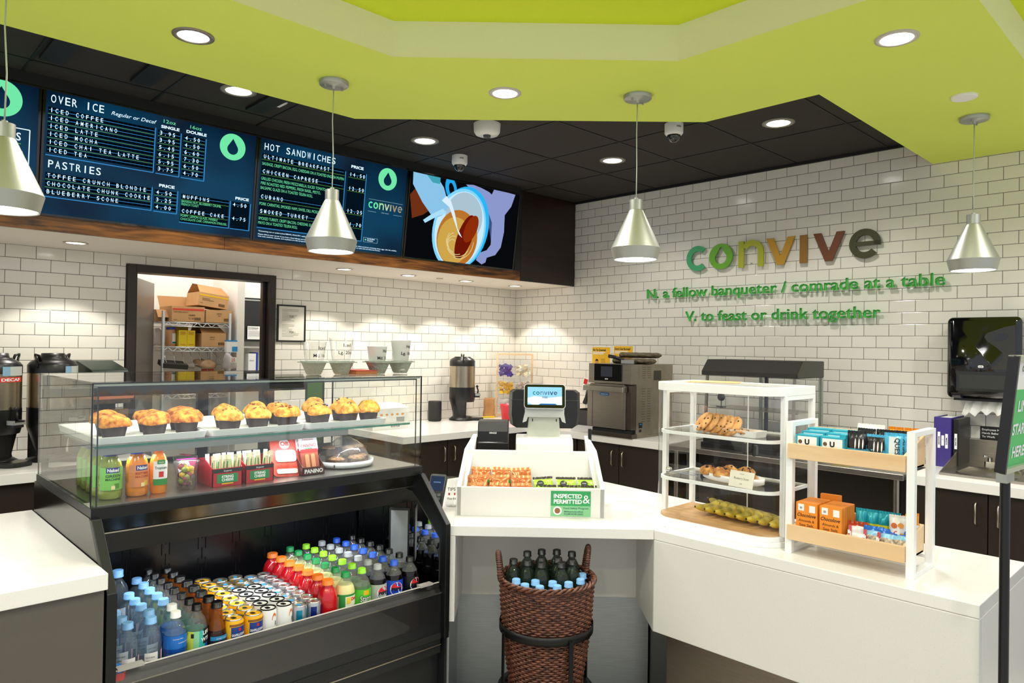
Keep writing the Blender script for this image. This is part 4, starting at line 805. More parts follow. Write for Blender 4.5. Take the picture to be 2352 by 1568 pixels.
for ci, (x, ks, pt, desc) in enumerate(cols):
    rr = random.Random(ci)
    for k, kd in enumerate(ks):
        d = desc
        if kd == 'aqua': d = 'white capped water with blue label'
        elif kd == 'evian' and ci == 2: d = 'pale blue capped water behind the white capped'
        elif kd == 'cel': d = 'black lidded white can, '+('left' if ci == 7 else 'right')+' row'
        elif kd == 'gold': d = 'gold can behind the '+('left' if ci == 7 else 'right')+' white row'
        y0 = -2.895 if kd in ('evian', 'aqua', 'life', 'leaf', 'gat', 'dole', 'starry', 'diet', 'pepsi', 'zero') else -2.90
        put(kd, x+rr.uniform(-0.002, 0.002)+(0.012 if k > 0 and ci in (1, 2) else 0), y0+pt*k, DZ, d+', '+ORD[k]+' from the front glass', 'drinks in the open cooler, row %s' % ORD[min(ci, 9)] if ci < 10 else 'drinks in the open cooler, '+desc, rr.uniform(-0.5, 0.5) if k else [0, -0.1, 0.3, 0, 0.1, 0.2, 0.1, 0.1, 0.25, 0.2, 0.2, -0.15, 0.3, 0, 0.15, -0.25, 0.2][ci])
for k in range(3): put('evian_big', [-4.322, -4.345, -4.375][k], -2.53+0.075*k, DZ, 'large pale blue capped bottle at the back left of the cooler, '+ORD[k], 'large water bottles at the back of the cooler')
# juice carton peeking at the lower left
t = thing('juice_bottle', 'small red and blue labelled juice bottle at the lower left corner of the cooler', 'bottle', (-4.432, -2.95, 0.576)); b = B(); b.m(mat('label_red', 'D9202E', 0.4)).rbox(-0.018, 0.018, -0.018, 0.018, 0, 0.11, 0.01); b.m(mat('juice_blue', '2C6FC0', 0.4)).lathe([(0.018, 0.11), (0.008, 0.13)], n=14); b.m(mat('label_yellow', 'E9E22A', 0.35)).box(-0.0185, 0.0185, -0.019, -0.018, 0.01, 0.04); b.m(mat('label_white', 'F4F4F4', 0.4)).text('ON', (0, -0.0195, 0.05), 0.02, align='C', bold=0.04); b.obj('body', t)
# ================================================================ pastries and snacks inside the glass case
def noise_m(name, c1, c2, scale=30, rough=0.8, bump=0.6, bd=0.004):
    m = bpy.data.materials.new(name); m.use_nodes = True; nt = m.node_tree; b = nt.nodes['Principled BSDF']; L = nt.links.new
    tc = nt.nodes.new('ShaderNodeTexCoord'); n = nt.nodes.new('ShaderNodeTexNoise'); n.inputs['Scale'].default_value = scale; n.inputs['Detail'].default_value = 5; L(tc.outputs['Object'], n.inputs['Vector'])
    cr = nt.nodes.new('ShaderNodeValToRGB'); cr.color_ramp.elements[0].position = 0.36; cr.color_ramp.elements[1].position = 0.62
    cr.color_ramp.elements[0].color = (*lin(c1), 1); cr.color_ramp.elements[1].color = (*lin(c2), 1); L(n.outputs[0], cr.inputs[0]); L(cr.outputs[0], b.inputs['Base Color'])
    bp = nt.nodes.new('ShaderNodeBump'); bp.inputs['Strength'].default_value = bump; bp.inputs['Distance'].default_value = bd; L(n.outputs[0], bp.inputs['Height']); L(bp.outputs[0], b.inputs['Normal']); b.inputs['Roughness'].default_value = rough
    return m
muf = noise_m('muffin_crust', '8E4412', 'E29A3C', 55, 0.85, 1.0, 0.008); muf2 = noise_m('muffin_crumb', 'B0701C', 'EDB04C', 55, 0.85, 1.0, 0.008); cupmat = mat('muffin_paper_dark', '2B1D1E', 0.5); berry = mat('blueberry', '23203A', 0.5); nut = mat('nut_piece', '8A4E1E', 0.7)
def lumpy(b, R_, H, z0, seed, nu=40, nv=16, lump=0.26, flare=1.0, fine=0.11):
    """muffin or scone top: overhanging dome pushed about by noise"""
    vs_ = []; fs = []
    for j in range(nv+1):
        t = j/nv; a = R(-35+125*t); rr = R_*math.cos(a)*flare; zz = z0+H*max(-0.25, math.sin(a))
        for i in range(nu):
            p = 2*math.pi*i/nu; v = Vector((math.cos(p)*rr, math.sin(p)*rr, zz)); q = noise.noise(Vector((v.x*22+seed, v.y*22, v.z*18+seed*2)))
            q2 = noise.noise(Vector((v.x*75+seed, v.y*75, v.z*60))); k = 1+lump*q*(0.4+0.6*t)+fine*q2; vs_.append((v.x*k, v.y*k, z0+(v.z-z0)*(1+0.45*q)+0.002*q2))
    for j in range(nv):
        for i in range(nu): fs.append((j*nu+i, j*nu+(i+1) % nu, (j+1)*nu+(i+1) % nu, (j+1)*nu+i))
    return b.add(vs_, fs, True)
def muffin(x, y, z, label, kind, seed, group, s=1.0):
    t = thing('muffin', label, 'muffin', (x, y, z), seed*1.3, group)
    b = B(); b.m(cupmat).lathe([(0.029, 0.0), (0.0295, 0.001), (0.0405, 0.050)], n=64, fn=lambda r, z_, a: r*(1+0.022*math.cos(32*a)) if r > 0.0292 else r); b.obj('paper_cup', t)
    b = B(); b.m(muf if kind == 0 else muf2); lumpy(b, 0.052*s if kind == 0 else 0.047*s, 0.032, 0.052, seed, flare=1.0); b.obj('muffin_top', t)
    if kind:
        b = B(); rr = random.Random(seed); b.m(berry if kind == 2 else nut)
        for _ in range(7 if kind == 2 else 10):
            a, q = rr.uniform(0, 6.28), rr.uniform(0.01, 0.036); zz = 0.051+0.033*math.sqrt(max(0, 1-(q/0.046)**2)); b.lathe([(0, -0.004), (0.0045, -0.001), (0.0045, 0.001), (0, 0.004)], q*math.cos(a), q*math.sin(a), zz, 8)
        b.obj('blueberries' if kind == 2 else 'nut_pieces', t)
def tray(name, label, x, y, z, w_, d_, h_, mt_, rz=0, group=None, r=0.02):
    t = thing(name, label, 'tray', (x, y, z), rz, group); b = B(); o = b.rrect(-w_/2, w_/2, -d_/2, d_/2, r); i_ = b.rrect(-w_/2+0.005, w_/2-0.005, -d_/2+0.005, d_/2-0.005, r-0.004); n = len(o); b.m(mt_)
    vs_ = [(x_*0.97, y_*0.97, 0) for x_, y_ in o]+[(x_, y_, h_) for x_, y_ in o]+[(x_, y_, h_) for x_, y_ in i_]+[(x_*0.97, y_*0.97, 0.004) for x_, y_ in i_]
    fs = [tuple(range(n-1, -1, -1)), tuple(range(3*n, 4*n))]
    for k in range(3): fs += [(k*n+i, k*n+(i+1) % n, (k+1)*n+(i+1) % n, (k+1)*n+i) for i in range(n)]
    b.add(vs_, fs, False); b.obj('dish', t); return t
ZS = 1.3035
tm = mat('tray_white_cool', 'E9EDEB', 0.25)
tray('serving_tray', 'white tray on the glass shelf with the six streusel muffins', -4.272, -2.47, ZS, 0.345, 0.50, 0.022, tm, group='white trays on the glass shelf')
tray('serving_tray', 'white tray on the glass shelf with the nut muffins, middle of the three', -3.915, -2.47, ZS, 0.355, 0.50, 0.022, tm, group='white trays on the glass shelf')
tray('serving_tray', 'white tray on the glass shelf with the blueberry muffins, at the right', -3.553, -2.47, ZS, 0.36, 0.50, 0.022, tm, group='white trays on the glass shelf')
ms = [(-4.372, -2.64, 0, 'front'), (-4.352, -2.50, 0, 'back'), (-4.25, -2.64, 0, 'front'), (-4.215, -2.48, 0, 'back'), (-4.14, -2.62, 0, 'front'), (-4.107, -2.47, 0, 'back'),
      (-4.005, -2.66, 1, 'front'), (-3.955, -2.50, 1, 'back'), (-3.895, -2.65, 1, 'front'), (-3.83, -2.48, 1, 'back'), (-3.782, -2.65, 1, 'front'), (-3.742, -2.49, 1, 'back'),
      (-3.645, -2.65, 2, 'front'), (-3.60, -2.52, 2, 'middle'), (-3.54, -2.40, 2, 'back'), (-3.525, -2.66, 2, 'front'), (-3.475, -2.52, 2, 'middle'), (-3.43, -2.66, 2, 'front'), (-3.40, -2.42, 2, 'back')]
cnt = {}
for i, (x, y, k, row) in enumerate(ms):
    kd = ['streusel muffin in a dark paper cup', 'nut muffin in a dark paper cup', 'blueberry muffin in a dark paper cup'][k]; cnt[(k, row)] = cnt.get((k, row), 0)+1
    muffin(x, y, ZS+0.004, '%s, %s row of its tray, %s from left' % (kd, row, ORD[cnt[(k, row)]-1]), k, i+1, ['streusel', 'nut', 'blueberry'][k]+' muffins on the glass shelf')
ZF = 1.1325
# juices
def juice(x, label, body, capc, lab, word, sub, grp, y=-2.70, cap=True, rz=0.0, idx=0):
    t = thing('juice_bottle', label, 'bottle', (x, y, ZF), rz, grp); b = B(); pr_ = [(0.026, 0), (0.030, 0.005), (0.030, 0.04), (0.0285, 0.045), (0.030, 0.05), (0.030, 0.095), (0.027, 0.112), (0.0185, 0.128), (0.017, 0.133)]
    b.m(body).lathe(pr_, n=20, squash=lambda a, c, z_: (a*(1+0.12*(abs(c) < 0.02)), c)); b.obj('body', t)
    b = B(); b.m(capc).lathe([(0.0195, 0.133), (0.0195, 0.146), (0.017, 0.148)], n=24); b.obj('cap', t)
    b = B(); rr = 0.0335; b.m(lab).cpatch(0, 0, 0.03, 0.10, rr+0.0005, -160, -20, 10); b.m(mat('juice_badge', '2A2F86', 0.4)).cpatch(0, 0, 0.083, 0.1, rr+0.0009, -125, -58, 5); b.m(mat('label_white', 'F4F4F4', 0.4)); b.ctext('Naked', 0, 0, 0.087, rr+0.0013, 0.014, -91, 0.03, 0.034)
    b.m(mat('juice_text_'+sub[:3], word[1], 0.5)); b.ctext(word[0], 0, 0, 0.070, rr+0.001, 0.012, -90, 0.02, 0.045); b.ctext('MACHINE', 0, 0, 0.060, rr+0.001, 0.010, -90, 0.02, 0.045)
    b.m(mat('fruit_'+sub, sub, 0.5)).cpatch(0, 0, 0.034, 0.05, rr+0.0012, -85, -60, 4); b.m(mat('fruit2', 'F0E0A0', 0.5)).cpatch(0, 0, 0.032, 0.044, rr+0.0015, -100, -82, 3); b.obj('label', t)
gj = mat('green_juice', '8E9E3A', 0.15, coat=0.4); oj = mat('mango_juice', 'F08C14', 0.15, coat=0.4)
juice(-4.395, 'green juice bottle at the front left of the glass case', gj, mat('cap_darkblue', '1E3A8C', 0.4), mat('label_juicegreen', '7FC95A', 0.4), ('GREEN', '12402A'), '4E8A30', 'juice bottles in the glass case')
for k in range(4): juice(-4.398+0.002*k, 'green juice bottle in the row behind the front green one, %s back' % ORD[k], gj, mat('cap_darkblue', '1E3A8C', 0.4), mat('label_juicegreen', '7FC95A', 0.4), ('GREEN', '12402A'), '4E8A30', 'juice bottles in the glass case', y=-2.63+0.07*k)
juice(-4.318, 'orange mango juice bottle between the green juice and the apple juice', oj, mat('cap_juiceblue', '2450C8', 0.4), mat('label_mango', 'E08A50', 0.4), ('MIGHTY MANGO', 'B8401E'), 'E8B83C', 'juice bottles in the glass case', rz=0.25)
aj = clear('apple_juice', (0.95, 0.55, 0.08), 1.5, 0.03, 0.5, (0.95, 0.42, 0.03))
t = thing('apple_juice_bottle', 'apple juice bottle with a white and green label', 'bottle', (-4.253, -2.70, ZF)); b = B(); b.m(aj).lathe([(0.022, 0), (0.025, 0.008), (0.025, 0.03), (0.0275, 0.04), (0.0275, 0.095), (0.022, 0.115), (0.0135, 0.132), (0.0135, 0.138)], n=22); b.obj('body', t)
b = B(); b.m(mat('cap_gold_clear', 'C8A87A', 0.3)).lathe([(0.0155, 0.138), (0.0155, 0.15), (0.014, 0.151)], n=24); b.obj('cap', t)
b = B(); b.m(mat('label_white', 'F4F4F4', 0.4)).cpatch(0, 0, 0.032, 0.105, 0.0282, -140, -40, 8); b.m(mat('label_green', '2E8F3E', 0.4)).cpatch(0, 0, 0.028, 0.048, 0.0286, -140, -40, 8); b.cpatch(0, 0, 0.096, 0.11, 0.0286, -115, -65, 5); b.m(mat('label_red', 'D9202E', 0.4)).cpatch(0, 0, 0.054, 0.072, 0.0286, -105, -75, 5); b.m(mat('juice_text_GRE', '12402A', 0.5)); b.ctext('Tropicana', 0, 0, 0.08, 0.0286, 0.012, -90, 0.02, 0.04); b.m(mat('label_white', 'F4F4F4', 0.4)); b.ctext('Apple', 0, 0, 0.1, 0.029, 0.007, -90); b.obj('label', t)
# fruit cups
def fruitcup(x, y, label, seed):
    t = thing('fruit_cup', label, 'cup', (x, y, ZF), seed, 'clear fruit cups in the glass case'); b = B(); b.m(cupclear).lathe([(0.026, 0), (0.027, 0.001), (0.038, 0.088), (0.040, 0.09), (0.040, 0.095), (0.02, 0.1), (0, 0.1)], n=28, cap=False); b.obj('cup', t)
    b = B(); rr = random.Random(seed); 
    for c_ in ('8C9E3A', 'E8C53C', 'B04A5A', '6B2A3E'):
        b.m(mat('fruit_piece_'+c_, c_, 0.35))
        for _ in range(6): a, q, z_ = rr.uniform(0, 6.28), rr.uniform(0.004, 0.018), rr.uniform(0.012, 0.075); b.lathe([(0, -0.011), (0.01, -0.005), (0.01, 0.005), (0, 0.011)], q*math.cos(a), q*math.sin(a), z_, 8)
    b.obj('fruit', t)
    b = B(); b.m(mat('pink_label', 'D81E78', 0.4)); b.cpatch(0, 0, 0.045, 0.09, 0.0335, -150, -110, 4, 0.0395); b.box(-0.03, 0.03, -0.008, 0.008, 0.1, 0.1005); b.m(mat('label_white', 'F4F4F4', 0.4)); b.cpatch(0, 0, 0.015, 0.06, 0.030, -100, -62, 4, 0.0365); b.m(ink)
    for k in range(3): b.ctext('Grapes', 0, 0, 0.022+0.011*k, 0.0335, 0.006, -81)
    b.obj('label', t)
fruitcup(-4.165, -2.70, 'clear cup of mixed fruit with a pink and white label, front one', 3); fruitcup(-4.135, -2.605, 'clear cup of mixed fruit with a pink lid label, behind the front fruit cup', 8)
# string cheese boxes
redbox = mat('cheese_box_red', 'B5202E', 0.4); cheese = clear('cheese_wrapper', (0.95, 0.95, 0.9), 1.5, 0.1, 0.55, (0.9, 0.88, 0.72))
for k, (x, lb) in enumerate(((-4.04, 'red string cheese box full of wrapped sticks, left one'), (-3.925, 'red string cheese box full of wrapped sticks, right one'))):
    t = thing('cheese_stick_box', lb, 'box', (x, -2.705, ZF), 0.0, 'red string cheese boxes'); b = B(); b.m(redbox).box(-0.052, 0.052, -0.032, -0.029, 0, 0.062).box(-0.052, 0.052, 0.10, 0.103, 0, 0.085).prism([(-0.032, 0), (0.103, 0), (0.103, 0.085), (0.03, 0.085), (-0.032, 0.062)], -0.052, -0.049, 'x').prism([(-0.032, 0), (0.103, 0), (0.103, 0.085), (0.03, 0.085), (-0.032, 0.062)], 0.049, 0.052, 'x').box(-0.05, 0.05, -0.03, 0.1, 0, 0.003); b.obj('carton', t)
    b = B(); b.m(mat('cheese_band', '20242A', 0.4)).box(-0.052, 0.052, -0.0325, -0.032, 0.047, 0.06); b.m(mat('cheese_green', '1E8A50', 0.4)).box(-0.036, 0.036, -0.0328, -0.032, 0.012, 0.042); b.m(mat('label_white', 'F4F4F4', 0.4)).text('STRING', (0, -0.0332, 0.029), 0.012, align='C', bold=0.04).text('CHEESE', (0, -0.0332, 0.018), 0.012, align='C', bold=0.04).text('Sargento', (0, -0.0332, 0.0505), 0.008, align='C', italic=0.2); b.m(mat('label_gold', 'F0B81E', 0.35)).box(-0.02, 0.02, -0.033, -0.0325, 0.007, 0.011); b.obj('label', t)
    rr = random.Random(k)
    for j in range(12): 
        sx = -0.042+0.0165*(j % 6); sy = -0.015+0.045*(j//6)
        o = thing('cheese_stick', 'wrapped cheese stick in the %s red box, %s row, %s from left' % (('left', 'right')[k], ('front', 'back')[j//6], ORD[j % 6]), 'cheese stick', (x+sx, -2.705+sy, ZF+0.004), rr.uniform(-0.4, 0.4), 'wrapped string cheese sticks'); o.rotation_euler = (rr.uniform(-0.1, 0.08), rr.uniform(-0.08, 0.08), rr.uniform(-0.4, 0.4))
        b = B(); b.m(mat('cheese_stick', 'E8E0B8', 0.4)).rbox(-0.006, 0.006, -0.006, 0.006, 0.0, 0.088, 0.004); b.m(cheese).box(-0.0075, 0.0075, -0.0005, 0.0005, 0.088, 0.102); b.m(mat('wrapper_green', '2F8F4A', 0.4)).box(-0.0062, -0.003, -0.0064, -0.006, 0.01, 0.08); b.obj('stick', o)
# salami pouch and panino pack
t = thing('salami_pack', 'coral red pepperoni pack leaning back beside the cheese boxes', 'snack pack', (-3.80, -2.70, ZF), -0.1); t.rotation_euler = (-0.42, 0.05, -0.06); b = B(); cr_ = mat('coral_card', 'E0503E', 0.4); b.m(cr_).rbox(-0.055, 0.055, 0, 0.006, 0, 0.15, 0.02, 'y'); b.obj('card', t)
b = B(); b.m(mat('salami_white', 'F1DCD2', 0.3)).rbox(-0.04, 0.04, -0.004, 0, 0.055, 0.1, 0.012, 'y').rbox(-0.04, 0.04, -0.004, 0, 0.01, 0.028, 0.006, 'y'); b.m(mat('coral_text', 'D8402E', 0.4)).text('PEPPERONI', (0, -0.0046, 0.035), 0.014, align='C', bold=0.03); b.m(mat('label_white', 'F4F4F4', 0.4)).poly([(0.0+0.02*math.cos(2*math.pi*i/24), -0.0008, 0.125+0.02*math.sin(2*math.pi*i/24)) for i in range(24)]); b.m(cr_).text('Olli', (0, -0.0015, 0.118), 0.022, align='C', bold=0.04); b.obj('print', t)
t = thing('panino_box', 'dark box of meat snack packs reading PANINO', 'box', (-3.71, -2.70, ZF), 0.0); b = B(); db = mat('panino_brown', '4A1A16', 0.4); b.m(db).prism([(-0.03, 0), (0.12, 0), (0.12, 0.13), (0.02, 0.06), (-0.03, 0.03)], -0.045, -0.043, 'x').prism([(-0.03, 0), (0.12, 0), (0.12, 0.13), (0.02, 0.06), (-0.03, 0.03)], 0.043, 0.045, 'x').box(-0.045, 0.045, -0.03, -0.028, 0, 0.03).box(-0.045, 0.045, -0.03, 0.12, 0, 0.002); b.m(mat('label_white', 'F4F4F4', 0.4)).text('PANINO', (0, -0.031, 0.008), 0.02, align='C', bold=0.04); b.obj('box', t)
for k in range(4):
    o = thing('panino_pack', 'white and clear panino pack in the dark box, %s from front' % ORD[k], 'snack pack', (-3.71, -2.715+0.022*k, ZF+0.005), 0, 'panino packs'); o.rotation_euler = (-0.30, 0, 0.03*k); b = B(); b.m(mat('label_white', 'F4F4F4', 0.4)).rbox(-0.038, 0.038, 0, 0.004, 0.085, 0.165, 0.006, 'y'); b.m(mat('panino_meat', '9A4A38', 0.35)).rbox(-0.036, 0.036, 0, 0.004, 0.01, 0.085, 0.01, 'y'); b.m(mat('panino_bread', 'C98A5E', 0.4)).rbox(-0.02, -0.004, -0.003, 0, 0.015, 0.072, 0.006, 'y').rbox(0.004, 0.02, -0.003, 0, 0.015, 0.072, 0.006, 'y'); b.m(mat('panino_red', 'C8201E', 0.4)).text('PANINO', (0, -0.0008, 0.100), 0.018, align='C', bold=0.05, width=0.064).text('Fiorucci', (0, -0.0008, 0.125), 0.014, align='C', italic=0.3).box(-0.036, 0.036, -0.0005, 0, 0.078, 0.092); b.m(mat('cheese_green', '1E8A50', 0.4)).box(-0.015, 0.015, -0.001, 0, 0.092, 0.096); b.obj('pack', o)
# brownies
t = tray('serving_dish', 'round white dish of wrapped brownies at the right end of the glass case', -3.505, -2.60, ZF, 0.1, 0.1, 0.02, tm); bpy.data.objects.remove(kids(t)[0]); t['category'] = 'dish'
b = B(); b.m(tm).lathe([(0.10, 0), (0.118, 0.004), (0.12, 0.026), (0.1165, 0.026), (0.112, 0.006), (0, 0.006)], n=48, cap=False); b.obj('dish', t)
brn = noise_m('brownie', '2A1610', '5A3A26', 35, 0.7); crumbm = noise_m('brownie_crumb', '6A4024', 'B08A62', 60, 0.8)
for k, (dx, dy, dz, rz) in enumerate(((-0.06, -0.05, 0, 0.2), (0.02, -0.06, 0, -0.1), (0.065, -0.01, 0, 0.4), (-0.02, 0.03, 0, 0.1), (0.05, 0.05, 0, -0.3), (-0.055, 0.03, 0.036, 0.3), (0.015, -0.01, 0.036, -0.2), (0.065, 0.01, 0.036, 0.15))):
    t = thing('brownie', 'crumb topped brownie in the wrapped pile, %s layer, %s from the left' % ('top' if dz else 'bottom', ORD[k % 5]), 'brownie', (-3.505+dx, -2.60+dy, ZF+0.007+dz), rz, 'brownies on the round dish'); b = B(); b.m(brn).rbox(-0.035, 0.035, -0.026, 0.026, 0, 0.028, 0.006); b.m(crumbm); lumpy(b, 0.033, 0.010, 0.027, k+3, 16, 5, 0.3); b.obj('cake', t)
t = thing('plastic_wrap', 'clear wrap tented over the brownies', 'wrap', (-3.505, -2.60, ZF+0.008)); b = B(); wr = clear('cling_film', (0.93, 0.93, 0.93), 1.45, 0.06, 0.06, (0.9, 0.9, 0.9)); b.m(wr); lumpy(b, 0.107, 0.085, 0.01, 5, 28, 8, 0.14, fine=0.03); b.obj('film', t)
# cardboard coffee-cup carriers with sample cups on top of the case
pulp = mat('moulded_pulp', '9DA497', 0.9, bump=0.6, bscale=90, var=0.06)
ZT = 1.5045
for k, (x, lb) in enumerate(((-3.585, 'grey pulp drink carrier on the glass case holding the two clear cups'), (-3.29, 'grey pulp drink carrier on the glass case holding the two white cups'))):
    t = thing('drink_carrier', lb, 'cup carrier', (x, -2.60, ZT), 0.1*k, 'grey pulp drink carriers'); b = B(); b.m(pulp)
    for sx in (-0.062, 0.062):
        for sy in (0.0,): b.lathe([(0.026, 0.0), (0.03, 0.002), (0.052, 0.05), (0.056, 0.054), (0.049, 0.053), (0.026, 0.006), (0, 0.006)], sx, sy, 0, 20, cap=False, fn=lambda r, z_, a: r*(1+0.05*math.sin(4*a)))
    b.prism(b.rrect(-0.116, 0.116, -0.056, 0.056, 0.03), 0.047, 0.051); b.obj('moulded_tray', t)
t = thing('napkin_stack', 'small stack of red and brown napkins between the two pulp carriers', 'napkins', (-3.44, -2.60, ZT)); b = B(); b.m(mat('napkin_brown', 'A86A3E', 0.9)).box(-0.05, 0.05, -0.06, 0.06, 0, 0.012); b.m(mat('napkin_red', '9E3A2E', 0.9)).box(-0.05, 0.05, -0.06, 0.06, 0.012, 0.016); b.obj('napkins', t)
def hand(b, lines, r, z, size, ang=-90, taper=0):
    b.m(ink)
    for k, s_ in enumerate(lines): b.ctext(s_, 0, 0, z-k*size*1.35, r, size, ang, 0.012)
def scup(x, y, z, h, r0, r1, material, label, lines, ang, grp='sample cups on the glass case'):
    t = thing('sample_cup', label, 'cup', (x, y, z), 0, grp); b = B(); b.m(material).lathe([(0, 0.002), (r0, 0.0), (r1, h-0.004), (r1+0.002, h-0.003), (r1+0.002, h), (r1-0.001, h)], n=36, cap=False); b.obj('cup', t)
    b = B(); s_ = 0.019; b.m(ink)
    for k, l_ in enumerate(lines):
        zz = h*0.74-k*0.030; rr = r0+(r1-r0)*zz/h+0.0012; b.ctext(l_, 0, 0, zz, rr+0.001, s_, ang, 0.012, width=len(l_)*0.0085)
    b.obj('handwriting', t)
paperc = mat('paper_cup_white', 'F0EEE9', 0.6)
scup(-3.645, -2.60, ZT+0.012, 0.118, 0.030, 0.046, cupclear, 'clear cup marked Iced Md. 16 in the left pulp carrier', ['Iced', 'Md. 16oz'], -75)
scup(-3.525, -2.60, ZT+0.012, 0.135, 0.030, 0.048, cupclear, 'taller clear cup marked Iced Lg. 20 in the left pulp carrier', ['Iced', 'Lg. 20oz'], -88)
scup(-3.352, -2.60, ZT+0.012, 0.105, 0.029, 0.042, paperc, 'white paper cup marked Hot Md. 12 in the right pulp carrier', ['Hot', 'Md. 12oz'], -68)
scup(-3.23, -2.60, ZT+0.012, 0.132, 0.029, 0.043, paperc, 'taller white paper cup marked Hot Lg. 16 in the right pulp carrier', ['Hot', 'Lg. 16oz'], -72)

# ================================================================ snack bin on the register counter
TB = thing('snack_bin', 'white open-top stone bin on the register counter with a green inspection sticker', 'bin', UVZ(0.13, -4.243, 0.914), QD)
def hx(b, F_, B_, th=0.016, side=1):
    pass
b = B(); b.m(quartz_panel).box(-0.31, 0.31, 0, 0.018, 0, 0.122); b.obj('front_panel', TB, 0.002)
b = B(); b.m(quartz_panel).box(-0.292, 0.292, 0.018, 0.36, 0, 0.012); b.obj('floor_panel', TB)
b = B(); b.m(quartz_panel).hexa([(-0.29, 0.185, 0.012), (0.29, 0.185, 0.012), (-0.29, 0.2, 0.012), (0.29, 0.2, 0.012), (-0.285, 0.258, 0.24), (0.285, 0.258, 0.24), (-0.285, 0.275, 0.24), (0.285, 0.275, 0.24)]); b.obj('back_panel', TB, 0.002)
for s in (-1, 1):
    b = B(); b.m(quartz_panel); o_ = [(0.31, 0, 0), (0.31, 0.0, 0.122), (0.302, 0.273, 0.242), (0.268, 0.343, 0.302), (0.295, 0.343, 0)]
    vs_ = [(s*x, y, z) for x, y, z in o_]+[(s*(x-0.018), y, z) for x, y, z in o_]; n = 5
    b.add(vs_, [tuple(range(n)), tuple(range(2*n-1, n-1, -1))]+[(i, n+i, n+(i+1) % n, (i+1) % n) for i in range(n)], False); b.obj('side_panel', TB)
b = B(); b.m(mat('sticker_green', '2E9A58', 0.5)).box(0.085, 0.252, -0.0012, 0, 0.006, 0.112); b.m(mat('sticker_light', '7FC08A', 0.5)).box(0.085, 0.252, -0.0016, -0.0012, 0.006, 0.05)
b.m(mat('label_white', 'F4F4F4', 0.4)).text('INSPECTED', (0.097, -0.0022, 0.083), 0.024, bold=0.03, width=0.118).text('PERMITTED', (0.097, -0.0022, 0.06), 0.024, bold=0.03, width=0.118).text('&', (0.219, -0.0022, 0.062), 0.05, bold=0.0); b.poly([(0.113+0.018*math.cos(2*math.pi*i/20), -0.0022, 0.03+0.018*math.sin(2*math.pi*i/20)) for i in range(20)])
b.m(mat('seal_brown', '8A5A3A', 0.5)).poly([(0.113+0.012*math.cos(2*math.pi*i/20), -0.0026, 0.03+0.012*math.sin(2*math.pi*i/20)) for i in range(20)]); b.m(mat('sticker_dark', '1E3A5A', 0.5)).text('Food Safety Program', (0.138, -0.0022, 0.037), 0.012, width=0.105).text('alleghenycounty.us/food', (0.14, -0.0022, 0.024), 0.008, width=0.08, bold=0.02).text('412.687.ACHD (2243)', (0.14, -0.0022, 0.014), 0.008, width=0.08, bold=0.02); b.obj('sticker', TB)
def pouch(t, name, w_, h_, th, base, bands=(), crimp=None, seed=0, crimph=0.012, wr=0.0018):
    """pillow pack standing in local x-z, bulging in y, with crimped ends top and bottom"""
    b = B(); nx, nz = 14, 14; b.m(base); mats_ = [base]
    def P(i, j, sgn):
        u = i/nx*2-1; v = j/nz; zz = v*h_; e = max(0.0, min(1.0, min(v*h_, (1-v)*h_)/(h_*0.28))); e = math.sin(e*math.pi/2); q = (1-abs(u)**3)*e
        wob = noise.noise(Vector((u*2.2+seed, v*3+seed, sgn)))*wr*2; x = u*w_/2*(1-0.05*e); rip = 0.0012*math.sin(i*3.1+seed)*(1-e)
        return (x, sgn*(th/2*q)+wob*q*2+rip, zz+0.0)
    vs_ = []
    for sgn in (-1, 1):
        for j in range(nz+1):
            for i in range(nx+1): vs_.append(P(i, j, sgn))
    M_ = (nx+1)*(nz+1); s0 = len(b.v); b.v.extend([Vector(v) for v in vs_])
    for sg in (0, 1):
        for j in range(nz):
            mm = base; vc = (j+0.5)/nz
            for lo_, hi_, m_ in bands:
                if lo_ <= vc < hi_: mm = m_
            b.m(mm)
            for i in range(nx):
                a = s0+sg*M_+j*(nx+1)+i; f = (a, a+1, a+nx+2, a+nx+1); b.f.append(f if sg == 0 else f[::-1]); b.mi.append(b.cur); b.sm.append(True)
    b.obj(name, t)
    if crimp:
        b = B(); b.m(crimp)
        for z0, z1 in ((h_, h_+crimph), (-crimph, 0.0)):
            pts = [(-w_/2+w_*i/nx, 0.0012*math.sin(i*2.2+seed)) for i in range(nx+1)]
            vs_ = []
            for i, (x, y) in enumerate(pts): vs_ += [(x, y, z0), (x+0.0, y*1.2, z1+(0.0015 if i % 2 else 0))]
            b.add(vs_, [(2*i, 2*i+2, 2*i+3, 2*i+1) for i in range(nx)], False)
        b.obj('crimped_ends', t)
def foil(name, col, metal=0.35, rough=0.28): return mat(name, col, rough, metal)
orange_f = foil('copper_foil', 'B5622C'); green_f = foil('green_foil', '9CC82A', 0.1, 0.3); dark_f = foil('dark_foil', '3A332C'); clearf = foil('pale_foil', 'C98A58')
def bin_pt(u, v, z): return UVZ(u+0.13, -4.243+v, 0.914+z)
rr = random.Random(4)
